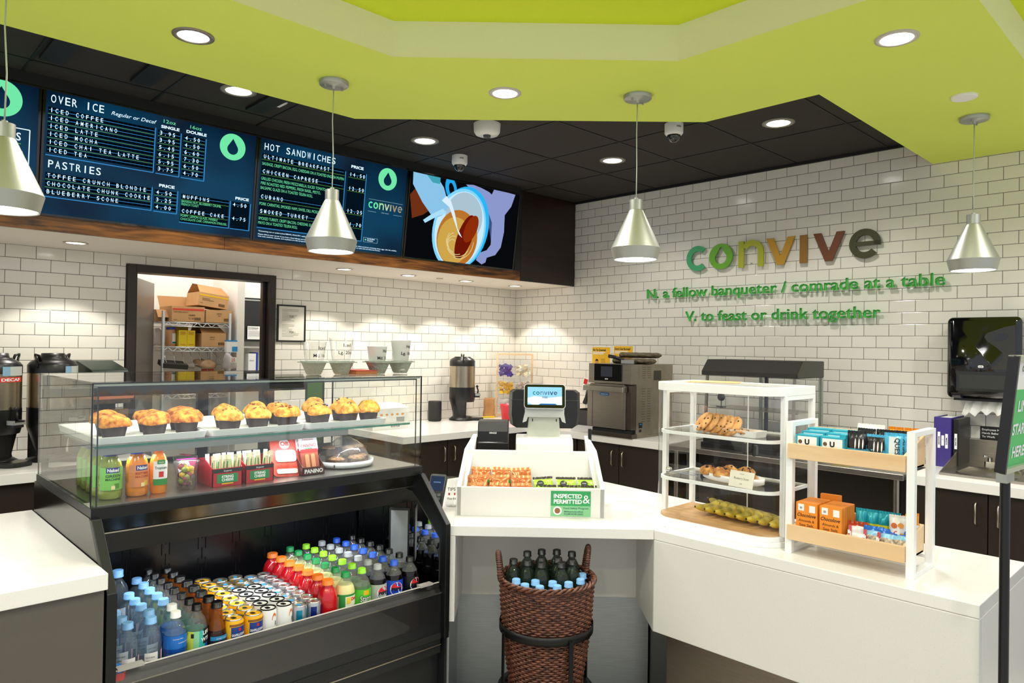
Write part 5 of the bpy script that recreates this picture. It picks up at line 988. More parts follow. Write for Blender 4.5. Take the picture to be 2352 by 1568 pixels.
for c_ in range(6):
    kind = 0 if c_ < 3 else 1
    for r_ in range(3 if kind == 0 else 2):
        u = -0.225+0.092*c_+(0.012 if kind else 0); wname = 'copper wrapped cookie pack' if kind == 0 else 'green wrapped cookie pack'
        t = thing('cookie_pack', '%s in the snack bin, %s stack from left, %s from front' % (wname, ORD[c_], ORD[r_]), 'snack pack', bin_pt(u+rr.uniform(-0.006, 0.006), 0.055+0.045*r_+0.01*(kind), 0.052+0.026*r_), QD, 'wrapped cookies in the snack bin'); t.rotation_euler = (R(-38-8*kind), rr.uniform(-0.08, 0.08), QD+rr.uniform(-0.1, 0.1))
        pouch(t, 'wrapper', 0.088, 0.075, 0.022, orange_f if kind == 0 else green_f, ((0.12, 0.36, mat('wrap_green_band', '4E9A3A', 0.4)),) if kind == 0 else ((0.0, 0.25, foil('green_foil_dark', '3F8F2A', 0.1, 0.3)),), clearf if kind == 0 else dark_f, seed=c_*3+r_)
        if kind == 1:
            b = B(); b.m(ink).poly([(-0.014+0.015*math.cos(2*math.pi*i/18), -0.0135, 0.045+0.015*math.sin(2*math.pi*i/18)) for i in range(18)]); b.m(mat('label_white', 'F4F4F4', 0.4)).text('Cookie', (-0.014, -0.0142, 0.044), 0.006, align='C'); b.obj('print', t)
        else:
            b = B(); b.m(mat('label_white', 'F4F4F4', 0.4)).text('Protein Cookie', (0, -0.0142, 0.03), 0.009, align='C'); b.obj('print', t)
for c_ in range(6):
    t = thing('cookie_pack', 'flat cookie pack at the bottom of the snack bin, %s from the left' % ORD[c_], 'snack pack', bin_pt(-0.23+0.092*c_, 0.035, 0.016), QD, 'wrapped cookies in the snack bin'); t.rotation_euler = (R(-80), 0, QD); pouch(t, 'wrapper', 0.086, 0.07, 0.03, orange_f if c_ < 3 else dark_f, (), clearf if c_ < 3 else dark_f, seed=c_)

# ---------------------------------------------------------------- register
def D_(name, label, cat, u, v, z=0.914, rz=0.0, group=None): return thing(name, label, cat, UVZ(u, v, z), QD+rz, group)
t = D_('customer_display', 'small white stand with a customer screen reading convive coffee', 'screen', 0.197, -3.74)
t_scr = t
b = B(); b.m(mat('stand_white', 'E4E4E0', 0.3)); 
prof = []
for i in range(9): a = R(90*i/8); prof.append((-0.10+0.07*(1-math.sin(a)) if False else -0.03-0.08*math.sin(a), 0.155*math.cos(a)*1.0))
b.prism([(-0.10, 0.0), (-0.10, 0.215), (-0.092, 0.25), (-0.07, 0.275), (0.06, 0.28), (0.10, 0.27), (0.10, 0.0)], -0.137, 0.137, 'x'); b.obj('printer_base', t, 0.006)
b = B(); b.m(mat('stand_pale', 'C9CCBE', 0.25)).hexa([(-0.082, -0.012, 0.275), (0.078, -0.012, 0.275), (-0.085, 0.06, 0.275), (0.08, 0.06, 0.275), (-0.075, -0.022, 0.372), (0.072, -0.022, 0.372), (-0.075, 0.04, 0.372), (0.072, 0.04, 0.372)]); b.obj('neck', t, 0.003)
b = B(); b.m(mat('stand_grey', 'C4C6C2', 0.3)).add([(x, y, z) for y in (-0.045, 0.02) for x, z in ((-0.105, 0.255), (-0.095, 0.30), (-0.097, 0.36), (0.097, 0.36), (0.095, 0.30), (0.103, 0.255), (0.085, 0.262), (0.078, 0.282), (-0.08, 0.282), (-0.087, 0.262))], [tuple(range(10)), tuple(range(19, 9, -1))]+[(i, 10+i, 10+(i+1) % 10, (i+1) % 10) for i in range(10)], False); b.m(ink); b.box(-0.06, -0.055, -0.047, -0.045, 0.262, 0.275); b.box(0.055, 0.06, -0.047, -0.045, 0.262, 0.275); b.xf(Matrix.Translation((0, 0, 0.092))); b.obj('cradle', t)
sd = bpy.data.objects.new('tablet', None)
b = B(); n0 = 0
b.m(mat('tablet_rim', 'C8CCD0', 0.25)).rbox(-0.100, 0.100, 0.0, 0.016, -0.06, 0.06, 0.016, 'y'); b.m(black_gloss).rbox(-0.0975, 0.0975, -0.001, 0.0, -0.0575, 0.0575, 0.014, 'y'); b.m(emat('tablet_sky', '8FCBEF', 1.0)).box(-0.083, 0.083, -0.0016, -0.001, -0.042, 0.045)
b.m(emat('tablet_white', 'E8F6FF', 1.1)).poly([(-0.083, -0.002, -0.03), (-0.06, -0.002, -0.042), (0.083, -0.002, -0.042), (0.083, -0.002, 0.0), (0.02, -0.002, -0.008), (-0.05, -0.002, 0.0), (-0.083, -0.002, -0.01)]); b.m(emat('tablet_blue', '1F6FB0', 0.8)).poly([(-0.03, -0.0022, -0.042), (0.06, -0.0022, -0.042), (0.05, -0.0022, -0.036), (-0.02, -0.0022, -0.036)])
b.m(emat('tablet_grey_text', '3E5A66', 0.7)).text('FFEE', (-0.012, -0.003, -0.012), 0.014, bold=0.02)
convive(b, [emat('tb_cv%d' % i, c_, 0.6) for i, c_ in enumerate(['1E8A8A', '2A8F8A', '6F9FA0', '6A8FA0', '3F5F70', '3A5060', '35485A'])], -0.058, -0.003, 0.006, 0.017, 0.118)
b.xf(Matrix.Translation((0, -0.052, 0.476)) @ Matrix.Rotation(R(-16), 4, 'X')); b.obj('screen', t)
t = D_('receipt_printer', 'black receipt printer lettered ORACLE behind the snack bin', 'printer', -0.048, -3.80)
b = B(); b.m(black).prism([(-0.055, 0.11), (-0.058, 0.27), (-0.058, 0.31), (-0.045, 0.345), (-0.03, 0.355), (0.08, 0.355), (0.08, 0.11)], -0.0725, 0.0725, 'x'); b.obj('body', t, 0.005)
b = B(); b.m(black_gloss).box(-0.074, 0.074, -0.0605, -0.057, 0.195, 0.26); b.m(black).box(-0.07, 0.07, -0.05, 0.08, 0, 0.11); b.obj('front_cover', t, 0.002); b = B(); b.m(mat('label_white', 'F4F4F4', 0.4)).text('ORACLE', (0, -0.0595, 0.30), 0.011, align='C', bold=0.03, width=0.034); b.obj('lettering', t)
t = D_('pos_terminal', 'large black cash register screen seen from behind, at the back of the counter', 'terminal', 0.205, -3.52)
b = B(); b.m(black).add([(x*sx, y, z) for y, sx in ((0.0, 0.90), (0.07, 1.0)) for x, z in ((-0.18, 0.305), (-0.19, 0.36), (-0.187, 0.475), (-0.165, 0.49), (0.165, 0.49), (0.187, 0.475), (0.19, 0.36), (0.18, 0.305), (0.16, 0.292), (-0.16, 0.292))], [tuple(range(10)), tuple(range(19, 9, -1))]+[(i, 10+i, 10+(i+1) % 10, (i+1) % 10) for i in range(10)], False); b.m(mat('pos_seam', '2A2A2C', 0.3)).box(-0.178, 0.178, -0.002, 0.0, 0.435, 0.438); b.obj('housing', t, 0.004)
b = B(); b.m(black).box(-0.08, 0.08, 0.02, 0.12, 0, 0.30); b.obj('stand', t, 0.004); b = B(); b.m(black_gloss).box(-0.17, 0.17, 0.0705, 0.075, 0.31, 0.47); b.obj('screen', t)
b = B(); b.m(mat('paper_sheet', 'E8E6E0', 0.7)).box(0.0, 0.05, -0.03, 0.0, 0, 0.035); t = D_('receipt_roll_box', 'small white and red label between printer and display base', 'label', 0.045, -3.80); b.m(mat('panino_red', 'C8201E', 0.4)).box(0.002, 0.03, -0.031, -0.03, 0.01, 0.018); b.obj('carton', t)
t = D_('pen', 'black pen standing in the right rear corner of the snack bin', 'pen', 0.405, -3.91, 0.93); b = B(); b.m(black).cyl(0, 0, 0, 0.32, 0.006, 12).cyl(0, 0, 0.17, 0.32, 0.008, 12); b.obj('barrel', t)
# card reader leaning on the cooler side
t = D_('card_reader', 'black card payment terminal standing beside the pastry case', 'card reader', -0.292, -4.175, 0.916, -0.35); t.rotation_euler = (R(-28), 0, QD-0.25)
b = B(); b.m(black).rbox(-0.038, 0.038, 0, 0.018, 0, 0.165, 0.01, 'y'); b.obj('body', t, 0.002); b = B(); b.m(emat('reader_screen', '3A4A66', 0.5)).box(-0.031, 0.031, -0.0015, 0, 0.09, 0.155); b.m(emat('reader_text', '8FB4E8', 0.8)).text('convive', (0, -0.002, 0.125), 0.011, align='C'); b.obj('screen', t)
b = B(); kd = [mat('key_grey', '5A5A5C', 0.4), mat('key_red', 'B03020', 0.4), mat('key_yellow', 'C8A020', 0.4), mat('key_green', '2E9A40', 0.4)]
for r_ in range(4):
    for c_ in range(3): b.m(kd[0] if r_ < 3 else kd[1+c_]).rbox(-0.027+0.019*c_, -0.012+0.019*c_, -0.002, 0, 0.066-0.017*r_, 0.078-0.017*r_, 0.003, 'y')
b.obj('keypad', t)
t = D_('tip_cup', 'clear plastic cup with handwriting between the card reader and the snack bin', 'cup', -0.218, -4.06); b = B(); b.m(cupclear).lathe([(0, 0.002), (0.028, 0.0), (0.043, 0.118), (0.045, 0.12), (0.045, 0.124)], n=32, cap=False); b.obj('cup', t); b = B(); b.m(ink); b.ctext('TIPS', 0, 0, 0.075, 0.039, 0.02, -88, 0.01); b.ctext('thanks', 0, 0, 0.035, 0.0345, 0.016, -88, 0.01); b.m(mat('panino_red', 'C8201E', 0.4)); b.cpatch(0, 0, 0.055, 0.065, 0.0365, -110, -98, 2); b.cpatch(0, 0, 0.055, 0.065, 0.0365, -70, -60, 2); b.obj('handwriting', t)
# ================================================================ wicker basket with bottles under the register counter
BU, BV = 0.195, -4.462
wick = noise_m('wicker_brown', '3A1E14', '7A4A34', 60, 0.4, 0.3, 0.001); wick_d = mat('wicker_stake', '4A281B', 0.45); iron = mat('black_iron', '141414', 0.4, 0.4)
t = thing('wicker_basket', 'tall brown wicker basket full of bottles in a black iron stand', 'basket', UVZ(BU, BV, 0.0), QD)
def brad(z): q = (z-0.335)/(0.73-0.335); return 0.135+0.048*q+0.006*math.sin(q*3.14*1.2)
b = B(); b.m(wick); NS = 30
for k in range(44):
    z = 0.345+0.0088*k; r0_ = brad(z); pts = []
    for i in range(NS*4):
        a = 2*math.pi*i/(NS*4); pts.append(((r0_+0.0042*math.cos(NS/1.0*a/1.0*1.0+math.pi*k)) * math.cos(a), (r0_+0.0042*math.cos(NS*a+math.pi*k))*math.sin(a), z))
    b.tube(pts, 0.0042, 6, True)
b.obj('woven_side', t)
b = B(); b.m(wick_d)
for i in range(NS): a = 2*math.pi*(i+0.5)/NS; b.tube([(brad(z)*math.cos(a), brad(z)*math.sin(a), z) for z in (0.34, 0.45, 0.55, 0.65, 0.735)], 0.0035, 6)
b.obj('stakes', t)
for nm, z, rr_ in (('rim', 0.738, 0.0095), ('foot_rim', 0.338, 0.008)):
    b = B(); b.m(wick); R1 = brad(z)+0.002
    for s_ in range(3): b.tube([((R1+rr_*0.7*math.cos(14*a+2.09*s_))*math.cos(a), (R1+rr_*0.7*math.cos(14*a+2.09*s_))*math.sin(a), z+rr_*0.7*math.sin(14*a+2.09*s_)) for a in [2*math.pi*i/180 for i in range(180)]], rr_*0.55, 6, True)
    b.obj(nm, t)
b = B(); b.m(wick_d).cyl(0, 0, 0.336, 0.344, 0.135, 32); b.obj('bottom', t)
for s_, ang in ((1, 0.55), (-1, 0.25)):
    b = B(); b.m(wick); cx, cy = s_*0.183*math.cos(ang*s_ if s_ > 0 else ang), 0.183*math.sin(ang if s_ > 0 else -ang*0.2)
    pts = [(cx+s_*0.012*math.sin(R(q))-0.0, cy+0.045*math.cos(R(q))*(1), 0.735+0.095*math.sin(R(q))) for q in range(0, 181, 12)]
    b.tube(pts, 0.009, 10); b.m(wick_d)
    for q in range(len(pts)-1):
        p, p2 = Vector(pts[q]), Vector(pts[q+1])
        for e in (0.25, 0.75): m_ = p.lerp(p2, e); d_ = (p2-p).normalized()*0.0022; b.tube([m_-d_, m_+d_], 0.0108, 10)
    b.obj('handle', t)
st = thing('basket_stand', 'black iron ring stand holding the wicker basket', 'stand', UVZ(BU, BV, 0.0), QD)
b = B(); b.m(iron).lathe([(0.179, 0.54), (0.182, 0.54), (0.182, 0.572), (0.179, 0.572), (0.179, 0.54)], n=48, cap=False); b.obj('ring', st)
for k in range(4):
    a = R(-62+90*k); b = B(); b.m(iron).bar((0.185*math.cos(a), 0.185*math.sin(a), 0.0), (0.1845*math.cos(a), 0.1845*math.sin(a), 0.56), 0.018, (math.cos(a), math.sin(a), 0), 0.004); b.cyl(0.188*math.cos(a), 0.188*math.sin(a), 0.55, 0.556, 0.004, 8); b.obj('leg', st)
b = B(); b.m(iron).bar((-0.17, 0, 0.318), (0.17, 0, 0.318), 0.012).bar((0, -0.17, 0.318), (0, 0.17, 0.318), 0.012).lathe([(0.15, 0.312), (0.184, 0.312), (0.184, 0.320), (0.15, 0.320), (0.15, 0.312)], n=40, cap=False); b.obj('cross_brace', st)
protos['dark_water'] = make_bottle('water_bottle', 0.225, 0.032, clear('dark_tinted_bottle', (0.50, 0.56, 0.50), 1.5, 0.03, 0.35, (0.03, 0.05, 0.03)), cap_black, cap_r=0.0155)
kc = [(-0.13, 0.005), (-0.076, 0.07), (-0.018, 0.10), (0.043, 0.102), (0.102, 0.078), (-0.075, -0.01), (-0.02, 0.03), (0.045, 0.035), (-0.022, -0.035), (0.055, -0.03), (0.10, 0.012)]
for i, (u, v) in enumerate(kc): put('dark_water', *UVZ(BU+u, BV+v+0.008, 0.575+(0.012 if v > 0.06 else 0)), 'black capped water bottle standing in the wicker basket, %s' % (['leftmost', 'back row left', 'back row centre left', 'back row centre right', 'back row right', 'middle row left', 'middle row centre', 'middle row right', 'front row left', 'front row right', 'rightmost'][i]), 'black capped bottles in the basket')
bc = [(-0.118, -0.05), (-0.085, -0.105), (-0.045, -0.06), (-0.03, -0.125), (0.02, -0.07), (0.035, -0.115), (0.08, -0.075), (0.128, -0.035), (0.14, 0.03)]
for i, (u, v) in enumerate(bc): put('evian', *UVZ(BU+u, BV+v, 0.528), 'pale blue capped bottle at the front of the wicker basket, %s from left' % ORD[i], 'blue capped bottles in the basket')

# ================================================================ right-hand counter: white food display case
def R_(name, label, cat, x, y, z, group=None, rz=0.0): return thing(name, label, cat, (x, y, z), QR+rz, group)
t = R_('bakery_case', 'white framed clear countertop bakery case with cookies, scones and bananas', 'display case', -2.60, -3.465, 0.914); FC = t
W_, D__ = 0.545, 0.33
def front_round(y0, x0, x1, y1, r, seg=7):   # outline rounded at the two front corners only
    o = [(x1, y1), (x0, y1)]
    for cx, a0 in ((x0+r, 180), (x1-r, 270)):
        for i in range(seg+1): a = R(a0+90*i/seg); o.append((cx+r*math.cos(a), y0+r+r*math.sin(a)))
    return o
def rim(b, z0, z1, inset, th, r=0.09):
    o = front_round(inset, inset, W_-inset, D__-inset, r); i_ = front_round(inset+th, inset+th, W_-inset-th, D__-inset-th, max(0.02, r-th)); n = len(o)
    vs_ = [(x, y, z) for z in (z0, z1) for x, y in o]+[(x, y, z) for z in (z0, z1) for x, y in i_]
    fs = []
    for i in range(n):
        j = (i+1) % n; fs += [(i, j, n+j, n+i), (2*n+j, 2*n+i, 3*n+i, 3*n+j), (n+i, n+j, 3*n+j, 3*n+i), (j, i, 2*n+i, 2*n+j)]
    b.add(vs_, fs, False)
b = B(); b.m(white_metal).prism(front_round(-0.008, -0.008, W_+0.008, D__, 0.10), 0.0, 0.018); b.prism(front_round(0, 0, W_, D__, 0.095), 0.018, 0.034); b.obj('base', t, 0.002)
b = B(); b.m(boardwood).prism(front_round(0.014, 0.014, W_-0.014, D__-0.02, 0.085), 0.034, 0.042); b.obj('wood_board', t)
b = B(); b.m(white_metal); rim(b, 0.545, 0.578, 0.0, 0.022, 0.095); b.obj('top_frame', t, 0.002); b = B(); b.m(glass).prism(front_round(0.02, 0.02, W_-0.02, D__-0.02, 0.07), 0.563, 0.566); b.obj('top_pane', t)
for px_, py_ in ((0.0, 0.10), (W_-0.02, 0.075), (0.0, 0.31), (W_-0.02, 0.31)): b = B(); b.m(white_metal).box(px_, px_+0.02, py_, py_+0.02, 0.034, 0.545); b.obj('post', t, 0.001)
b = B(); b.m(white_metal).box(W_-0.02, W_, 0.095, 0.31, 0.53, 0.545).box(W_-0.02, W_, 0.095, 0.31, 0.034, 0.05).box(0.0, 0.02, 0.12, 0.31, 0.53, 0.545); b.obj('side_rails', t)
o = front_round(0.003, 0.003, W_-0.003, D__, 0.092, 10); b = B(); b.m(acrylic)
pts = o[2:]; vs_ = []; fs = []
pts = [(0.003, 0.30)]+pts+[(W_-0.003, 0.30)]
for x, y in pts: vs_ += [(x, y, 0.036), (x, y, 0.545)]
b.add(vs_, [(2*i, 2*i+2, 2*i+3, 2*i+1) for i in range(len(pts)-1)], True); b.obj('curved_pane', t)
b = B(); b.m(acrylic).quad((0.02, D__-0.012, 0.04), (W_-0.02, D__-0.012, 0.04), (W_-0.02, D__-0.012, 0.545), (0.02, D__-0.012, 0.545)); b.m(white_metal).box(0.27, 0.273, D__-0.014, D__-0.01, 0.04, 0.545); b.obj('rear_doors', t)
SH = (0.378, 0.191)
for z in SH:
    b = B(); b.m(white_metal); rim(b, z-0.007, z+0.005, 0.016, 0.010, 0.075); b.m(glass).prism(front_round(0.026, 0.026, W_-0.026, D__-0.03, 0.06), z-0.002, z+0.002); b.obj('shelf', t)
b = B(); b.m(mat('knob_dark', '2A2A2C', 0.3)).rbox(0.245, 0.262, D__-0.01, D__+0.01, 0.28, 0.325, 0.006, 'y').rbox(0.29, 0.307, D__-0.01, D__+0.01, 0.275, 0.32, 0.006, 'y'); b.obj('rear_handles', t)
def FCW(x, y, z): return (-2.60+y, -3.465-x, 0.914+z)
# cookies
cook = noise_m('cookie_dough', 'B97A3A', 'DDA765', 45, 0.75); chip = mat('chocolate_chip', '33190E', 0.45)
tray('serving_tray', 'narrow white dish of chocolate chip cookies on the upper shelf of the bakery case', *FCW(0.285, 0.135, SH[0]+0.0025), 0.30, 0.085, 0.024, white_cer, QR-0.12, r=0.012)
def cookie(x, y, z, rot, label, seed, grp, r=0.042, th=0.011):
    t = thing('cookie', label, 'cookie', (x, y, z), 0, grp); t.rotation_euler = rot; b = B(); b.m(cook); n = 26
    vs_ = []; fs = []; prof_ = [(0.0, 0.0), (0.6, 0.0), (0.93, 0.12), (1.0, 0.45), (0.93, 0.8), (0.7, 0.98), (0.35, 1.06), (0.0, 1.08)]
    for i in range(n):
        a = 2*math.pi*i/n
        for q, h in prof_: k = 1+0.05*noise.noise(Vector((math.cos(a)*2+seed, math.sin(a)*2, seed))); vs_.append((q*r*k*math.cos(a), q*r*k*math.sin(a), h*th*(1+0.25*noise.noise(Vector((q*4*math.cos(a), q*4*math.sin(a), seed*1.7)))*(h > 0.5))))
    k = len(prof_)
    for i in range(n):
        for q in range(k-1): fs.append((i*k+q, ((i+1) % n)*k+q, ((i+1) % n)*k+q+1, i*k+q+1))
    b.add(vs_, fs, True); b.obj('dough', t)
    b = B(); b.m(chip); rr = random.Random(seed)
    for _ in range(11):
        a, q = rr.uniform(0, 6.28), r*math.sqrt(rr.uniform(0.02, 0.8)); b.lathe([(0, -0.003), (0.0035, -0.001), (0.003, 0.0015), (0, 0.003)], q*math.cos(a), q*math.sin(a), th*(1.02 if _ % 3 else 0.0), 7)
    b.obj('chips', t)
for i, u in enumerate((0.175, 0.208, 0.242, 0.276, 0.308)):
    x, y, z = FCW(u+0.006, 0.13-0.004*i, SH[0]+0.041-0.002*i); cookie(x, y, z, (R(44), R(-34), QR+R(3*i)), 'chocolate chip cookie leaning in the white dish, %s from the left' % ORD[i], i+2, 'leaning chocolate chip cookies', 0.047)
x, y, z = FCW(0.365, 0.115, SH[0]+0.012); cookie(x, y, z, (R(8), R(4), 0), 'chocolate chip cookie lying flat at the right end of the white dish', 9, 'leaning chocolate chip cookies', 0.04)
# scones
t = thing('serving_dish', 'oval white dish of blueberry scones on the middle shelf of the bakery case', 'dish', FCW(0.30, 0.145, SH[1]+0.0025), QR-0.1); b = B(); b.m(white_cer)
sq = lambda a, c, z_: (a*1.55, c*0.72)
b.lathe([(0, 0.0), (0.075, 0.0), (0.087, 0.006), (0.088, 0.028), (0.085, 0.028), (0.083, 0.008), (0, 0.005)], n=48, squash=sq, cap=False); b.obj('dish', t)
scon = noise_m('scone_crust', 'A8672C', 'E6B063', 38)
for i, (u, v, r_) in enumerate(((0.205, 0.13, 0.036), (0.275, 0.165, 0.038), (0.27, 0.115, 0.036), (0.345, 0.165, 0.036), (0.37, 0.13, 0.034))):
    t = thing('scone', 'blueberry scone in the oval dish, %s from the left' % ORD[i], 'scone', FCW(u, v, SH[1]+0.012+0.006*(i % 2)), i, 'blueberry scones'); b = B(); b.m(scon); lumpy(b, r_, 0.026, 0.016, i+20, 26, 9, 0.3); b.obj('crust', t)
    b = B(); b.m(berry); rr = random.Random(i)
    for _ in range(7): a, q = rr.uniform(0, 6.28), rr.uniform(0.006, r_*0.8); b.lathe([(0, -0.004), (0.004, -0.001), (0.004, 0.001), (0, 0.004)], q*math.cos(a), q*math.sin(a), 0.016+0.027*math.sqrt(max(0, 1-(q/r_)**2)), 8)
    b.obj('blueberries', t)
t = thing('price_card', 'small white card reading Blueberry Scone propped at the front of the oval dish', 'card', FCW(0.385, 0.045, SH[1]+0.003), QR-0.15); t.rotation_euler = (R(-14), 0, QR-0.1); b = B(); b.m(mat('ivory_card', 'F2EEDD', 0.6)).box(-0.052, 0.052, 0, 0.0015, 0, 0.062); b.obj('card', t); b = B(); b.m(mat('faded_ink', '8C887A', 0.6)).text('Blueberry Scone', (0, -0.0008, 0.03), 0.0125, align='C', width=0.064).text('4.00', (0, -0.0008, 0.012), 0.007, align='C').text('convive', (0, -0.0008, 0.05), 0.006, align='C'); b.obj('lettering', t)
t = thing('tongs', 'steel serving tongs lying on the middle shelf left of the scones', 'tongs', FCW(0.10, 0.11, SH[1]+0.006), QR+0.12); b = B(); b.m(chrome)
for s_ in (-1, 1): b.bar((-0.065, s_*0.004, 0.006), (0.07, s_*0.013, 0.007+0.003*s_), 0.012, (0, 0, 1), 0.0016)
b.lathe([(0, -0.012), (0.013, -0.006), (0.013, 0.006), (0, 0.012)], -0.068, 0, 0.014, 10); b.obj('arms', t)
# bananas
ban = noise_m('banana_skin', '7E6F1C', 'D6BC34', 16, 0.45, 0.1, 0.001); bdark = mat('banana_tip', '2E2412', 0.6)
for i in range(8):
    t = thing('banana', 'green-yellow banana on the wooden board, %s from the left' % ORD[i], 'banana', FCW(0.165+0.042*i, 0.20-0.008*i, 0.045), 0, 'bananas in the bakery case'); t.rotation_euler = (0, 0, QR+R(-78+4*i))
    pts = []; n = 16
    for k in range(n+1): a = R(-62+124*k/n); pts.append((0.10*math.sin(a), 0.095*(math.cos(a)-0.75), 0.022+0.012*(1-math.cos(a))*1.2))
    def rd(s_): return 0.0165*min(1, 0.28+2.9*min(s_, 1-s_))**0.7 if 0 < s_ < 1 else 0.005
    b = B(); b.m(ban).tube(pts, 0.0165, 8, rad=lambda s_: 0.005+0.0150*math.sin(math.pi*min(1, max(0, s_)))**0.55); b.obj('skin', t)
    b = B(); e0, e1 = Vector(pts[0]), Vector(pts[0])+(Vector(pts[0])-Vector(pts[1])).normalized()*0.018; b.m(bdark).tube([e0, e1], 0.0042, 6); e2 = Vector(pts[-1])+(Vector(pts[-1])-Vector(pts[-2])).normalized()*0.004; b.tube([pts[-1], e2], 0.0042, 6); b.obj('stem_and_tip', t)
t = thing('kraft_sheets', 'loose sheets of brown paper on top of the bakery case', 'paper', FCW(0.20, 0.17, 0.580), QR+0.35); b = B(); b.m(mat('kraft_paper', 'D9A872', 0.8)).box(-0.10, 0.10, -0.08, 0.08, 0, 0.0012); b.xf(Matrix.Rotation(0.12, 4, 'Z')); b.box(-0.10, 0.10, -0.085, 0.075, 0.0012, 0.0024); b.obj('sheets', t)

# ================================================================ snack rack with two maple trays
t = R_('snack_rack', 'white metal frame rack with two pale wooden trays of snack bars', 'rack', -2.585, -4.04, 0.914); RK = t
for k, x in enumerate((0.0, 0.392)):
    b = B(); b.m(white_metal).box(x, x+0.024, 0.0, 0.024, 0, 0.462).box(x, x+0.024, 0.19, 0.214, 0, 0.462).box(x, x+0.024, 0.024, 0.19, 0.445, 0.462).box(x, x+0.024, 0.024, 0.19, 0.0, 0.016); b.obj('side_frame', t, 0.001)
b = B(); b.m(white_metal).box(0.024, 0.392, 0.19, 0.20, 0.03, 0.04).box(0.024, 0.392, 0.19, 0.20, 0.33, 0.34); b.obj('cross_rod', t)
for z, hb in ((0.335, 0.10), (0.05, 0.09)):
    b = B(); b.m(maple).box(0.012, 0.391, -0.012, 0.0, z, z+0.052).box(0.025, 0.391, 0.178, 0.188, z, z+hb); b.m(maple_y)
    for x in (0.026, 0.202, 0.381): b.prism([(0.0, z), (0.178, z), (0.178, z+hb), (0.0, z+0.050 if x != 0.202 else z+0.04)], x, x+0.010, 'x')
    b.m(maple).box(0.026, 0.391, 0, 0.178, z, z+0.008); b.obj('wooden_tray', t, 0.001)
def RW(x, y, z): return (-2.585+y, -4.04-x, 0.914+z)
def boxthing(name, label, cat, x, y, z, w_, d_, h_, m_, rot=0, grp=None, deco=None, frame_=RW, tilt=0):
    t = thing(name, label, cat, frame_(x, y, z), QR+rot, grp); t.rotation_euler = (tilt, 0, QR+rot); b = B(); b.m(m_).rbox(-w_/2, w_/2, 0, d_, 0, h_, min(0.002, d_/3), 'y'); b.obj('pack', t)
    if deco: b = B(); deco(b, w_, h_); b.obj('print', t)
    return t
teal = mat('teal_box', '2BA6BE', 0.4)
def deco_u(b, w_, h_): b.m(mat('label_white', 'F4F4F4', 0.4)).box(-w_*0.42, w_*0.42, -0.0004, 0, h_*0.50, h_*0.93); b.m(ink).text('U', (0, -0.001, h_*0.58), 0.024, align='C', bold=0.05); b.m(mat('cookie_brown_print', '6B4A2E', 0.6)).poly([(-w_*0.3+0.007*math.cos(2*math.pi*i/14), -0.0008, h_*0.68+0.007*math.sin(2*math.pi*i/14)) for i in range(14)])
for c_ in range(2):
    for r_ in range(3): boxthing('cookie_box', 'teal cookie box in the upper tray, %s column, %s from front' % (('left', 'right')[c_], ORD[r_]), 'box', 0.072+0.086*c_, 0.008+0.05*r_, 0.344, 0.08, 0.045, 0.076+0.008*r_, teal, 0.05*r_, 'teal cookie boxes', deco_u)
for r_ in range(2): boxthing('cookie_box', 'slim teal box standing beside the tray divider, %s' % ('front', 'back')[r_], 'box', 0.188, 0.02+0.06*r_, 0.345, 0.02, 0.05, 0.086, teal, 0.0, 'teal cookie boxes')
sky = foil('sky_foil', '4FB3DC', 0.15, 0.3); blackf = foil('black_foil', '1C1F24', 0.15, 0.3); qwhite = mat('quest_white', 'DCE4E6', 0.35)
def deco_oreo(b, w_, h_):
    for k in range(3):
        b.m(mat('oreo_dark', '20140F', 0.5)).poly([((-0.008+0.012*k)+0.013*math.cos(2*math.pi*i/18), -0.0125-0.0004*k, h_*0.62+0.018*math.sin(2*math.pi*i/18)) for i in range(18)]); b.m(mat('label_white', 'F4F4F4', 0.4)).poly([((-0.001+0.012*k)+0.0022*math.cos(2*math.pi*i/10), -0.0131-0.0004*k, h_*0.62+0.017*math.sin(2*math.pi*i/10)) for i in range(10)])
def bar_pack(label, x, y, z, w_, h_, th, base, bands, crimp, rot, tilt, grp, seed, deco=None):
    t = thing('snack_bar', label, 'snack pack', RW(x, y, z), QR+rot, grp); t.rotation_euler = (tilt, 0, QR+rot); pouch(t, 'wrapper', w_, h_, th, base, bands, crimp, seed=seed, crimph=0.008)
    if deco: b = B(); deco(b, w_, h_); b.obj('print', t)
bar_pack('blue and black cookie pack, left end of the upper front row', 0.232, 0.018, 0.352, 0.062, 0.088, 0.02, sky, ((0.45, 1.0, blackf), (0.0, 0.22, qwhite)), blackf, 0.05, R(-8), 'snack packs in the upper tray', 1, deco_oreo)
bar_pack('blue and black cookie pack, middle of the upper front row', 0.292, 0.016, 0.352, 0.060, 0.082, 0.02, sky, ((0.5, 1.0, blackf), (0.0, 0.25, qwhite)), sky, 0.0, R(-8), 'snack packs in the upper tray', 2, deco_oreo)
def deco_quest(b, w_, h_):
    b.m(qwhite).box(-0.012, 0.014, -0.0118, -0.011, 0.004, h_-0.004); b.m(ink).text('QUEST', (0.006, -0.0128, h_*0.92), 0.020, xd=(0, 0, -1), yd=(1, 0, 0), bold=0.01, width=h_*0.72)
for k in range(3): bar_pack('pale blue QUEST bar upright in the upper tray, %s from the front' % ORD[k], 0.347+0.008*k, 0.018+0.018*k, 0.352, 0.055, 0.092-0.002*k, 0.016, sky, (), sky, 0.15, R(-6), 'blue upright snack bars', 5+k, deco_quest)
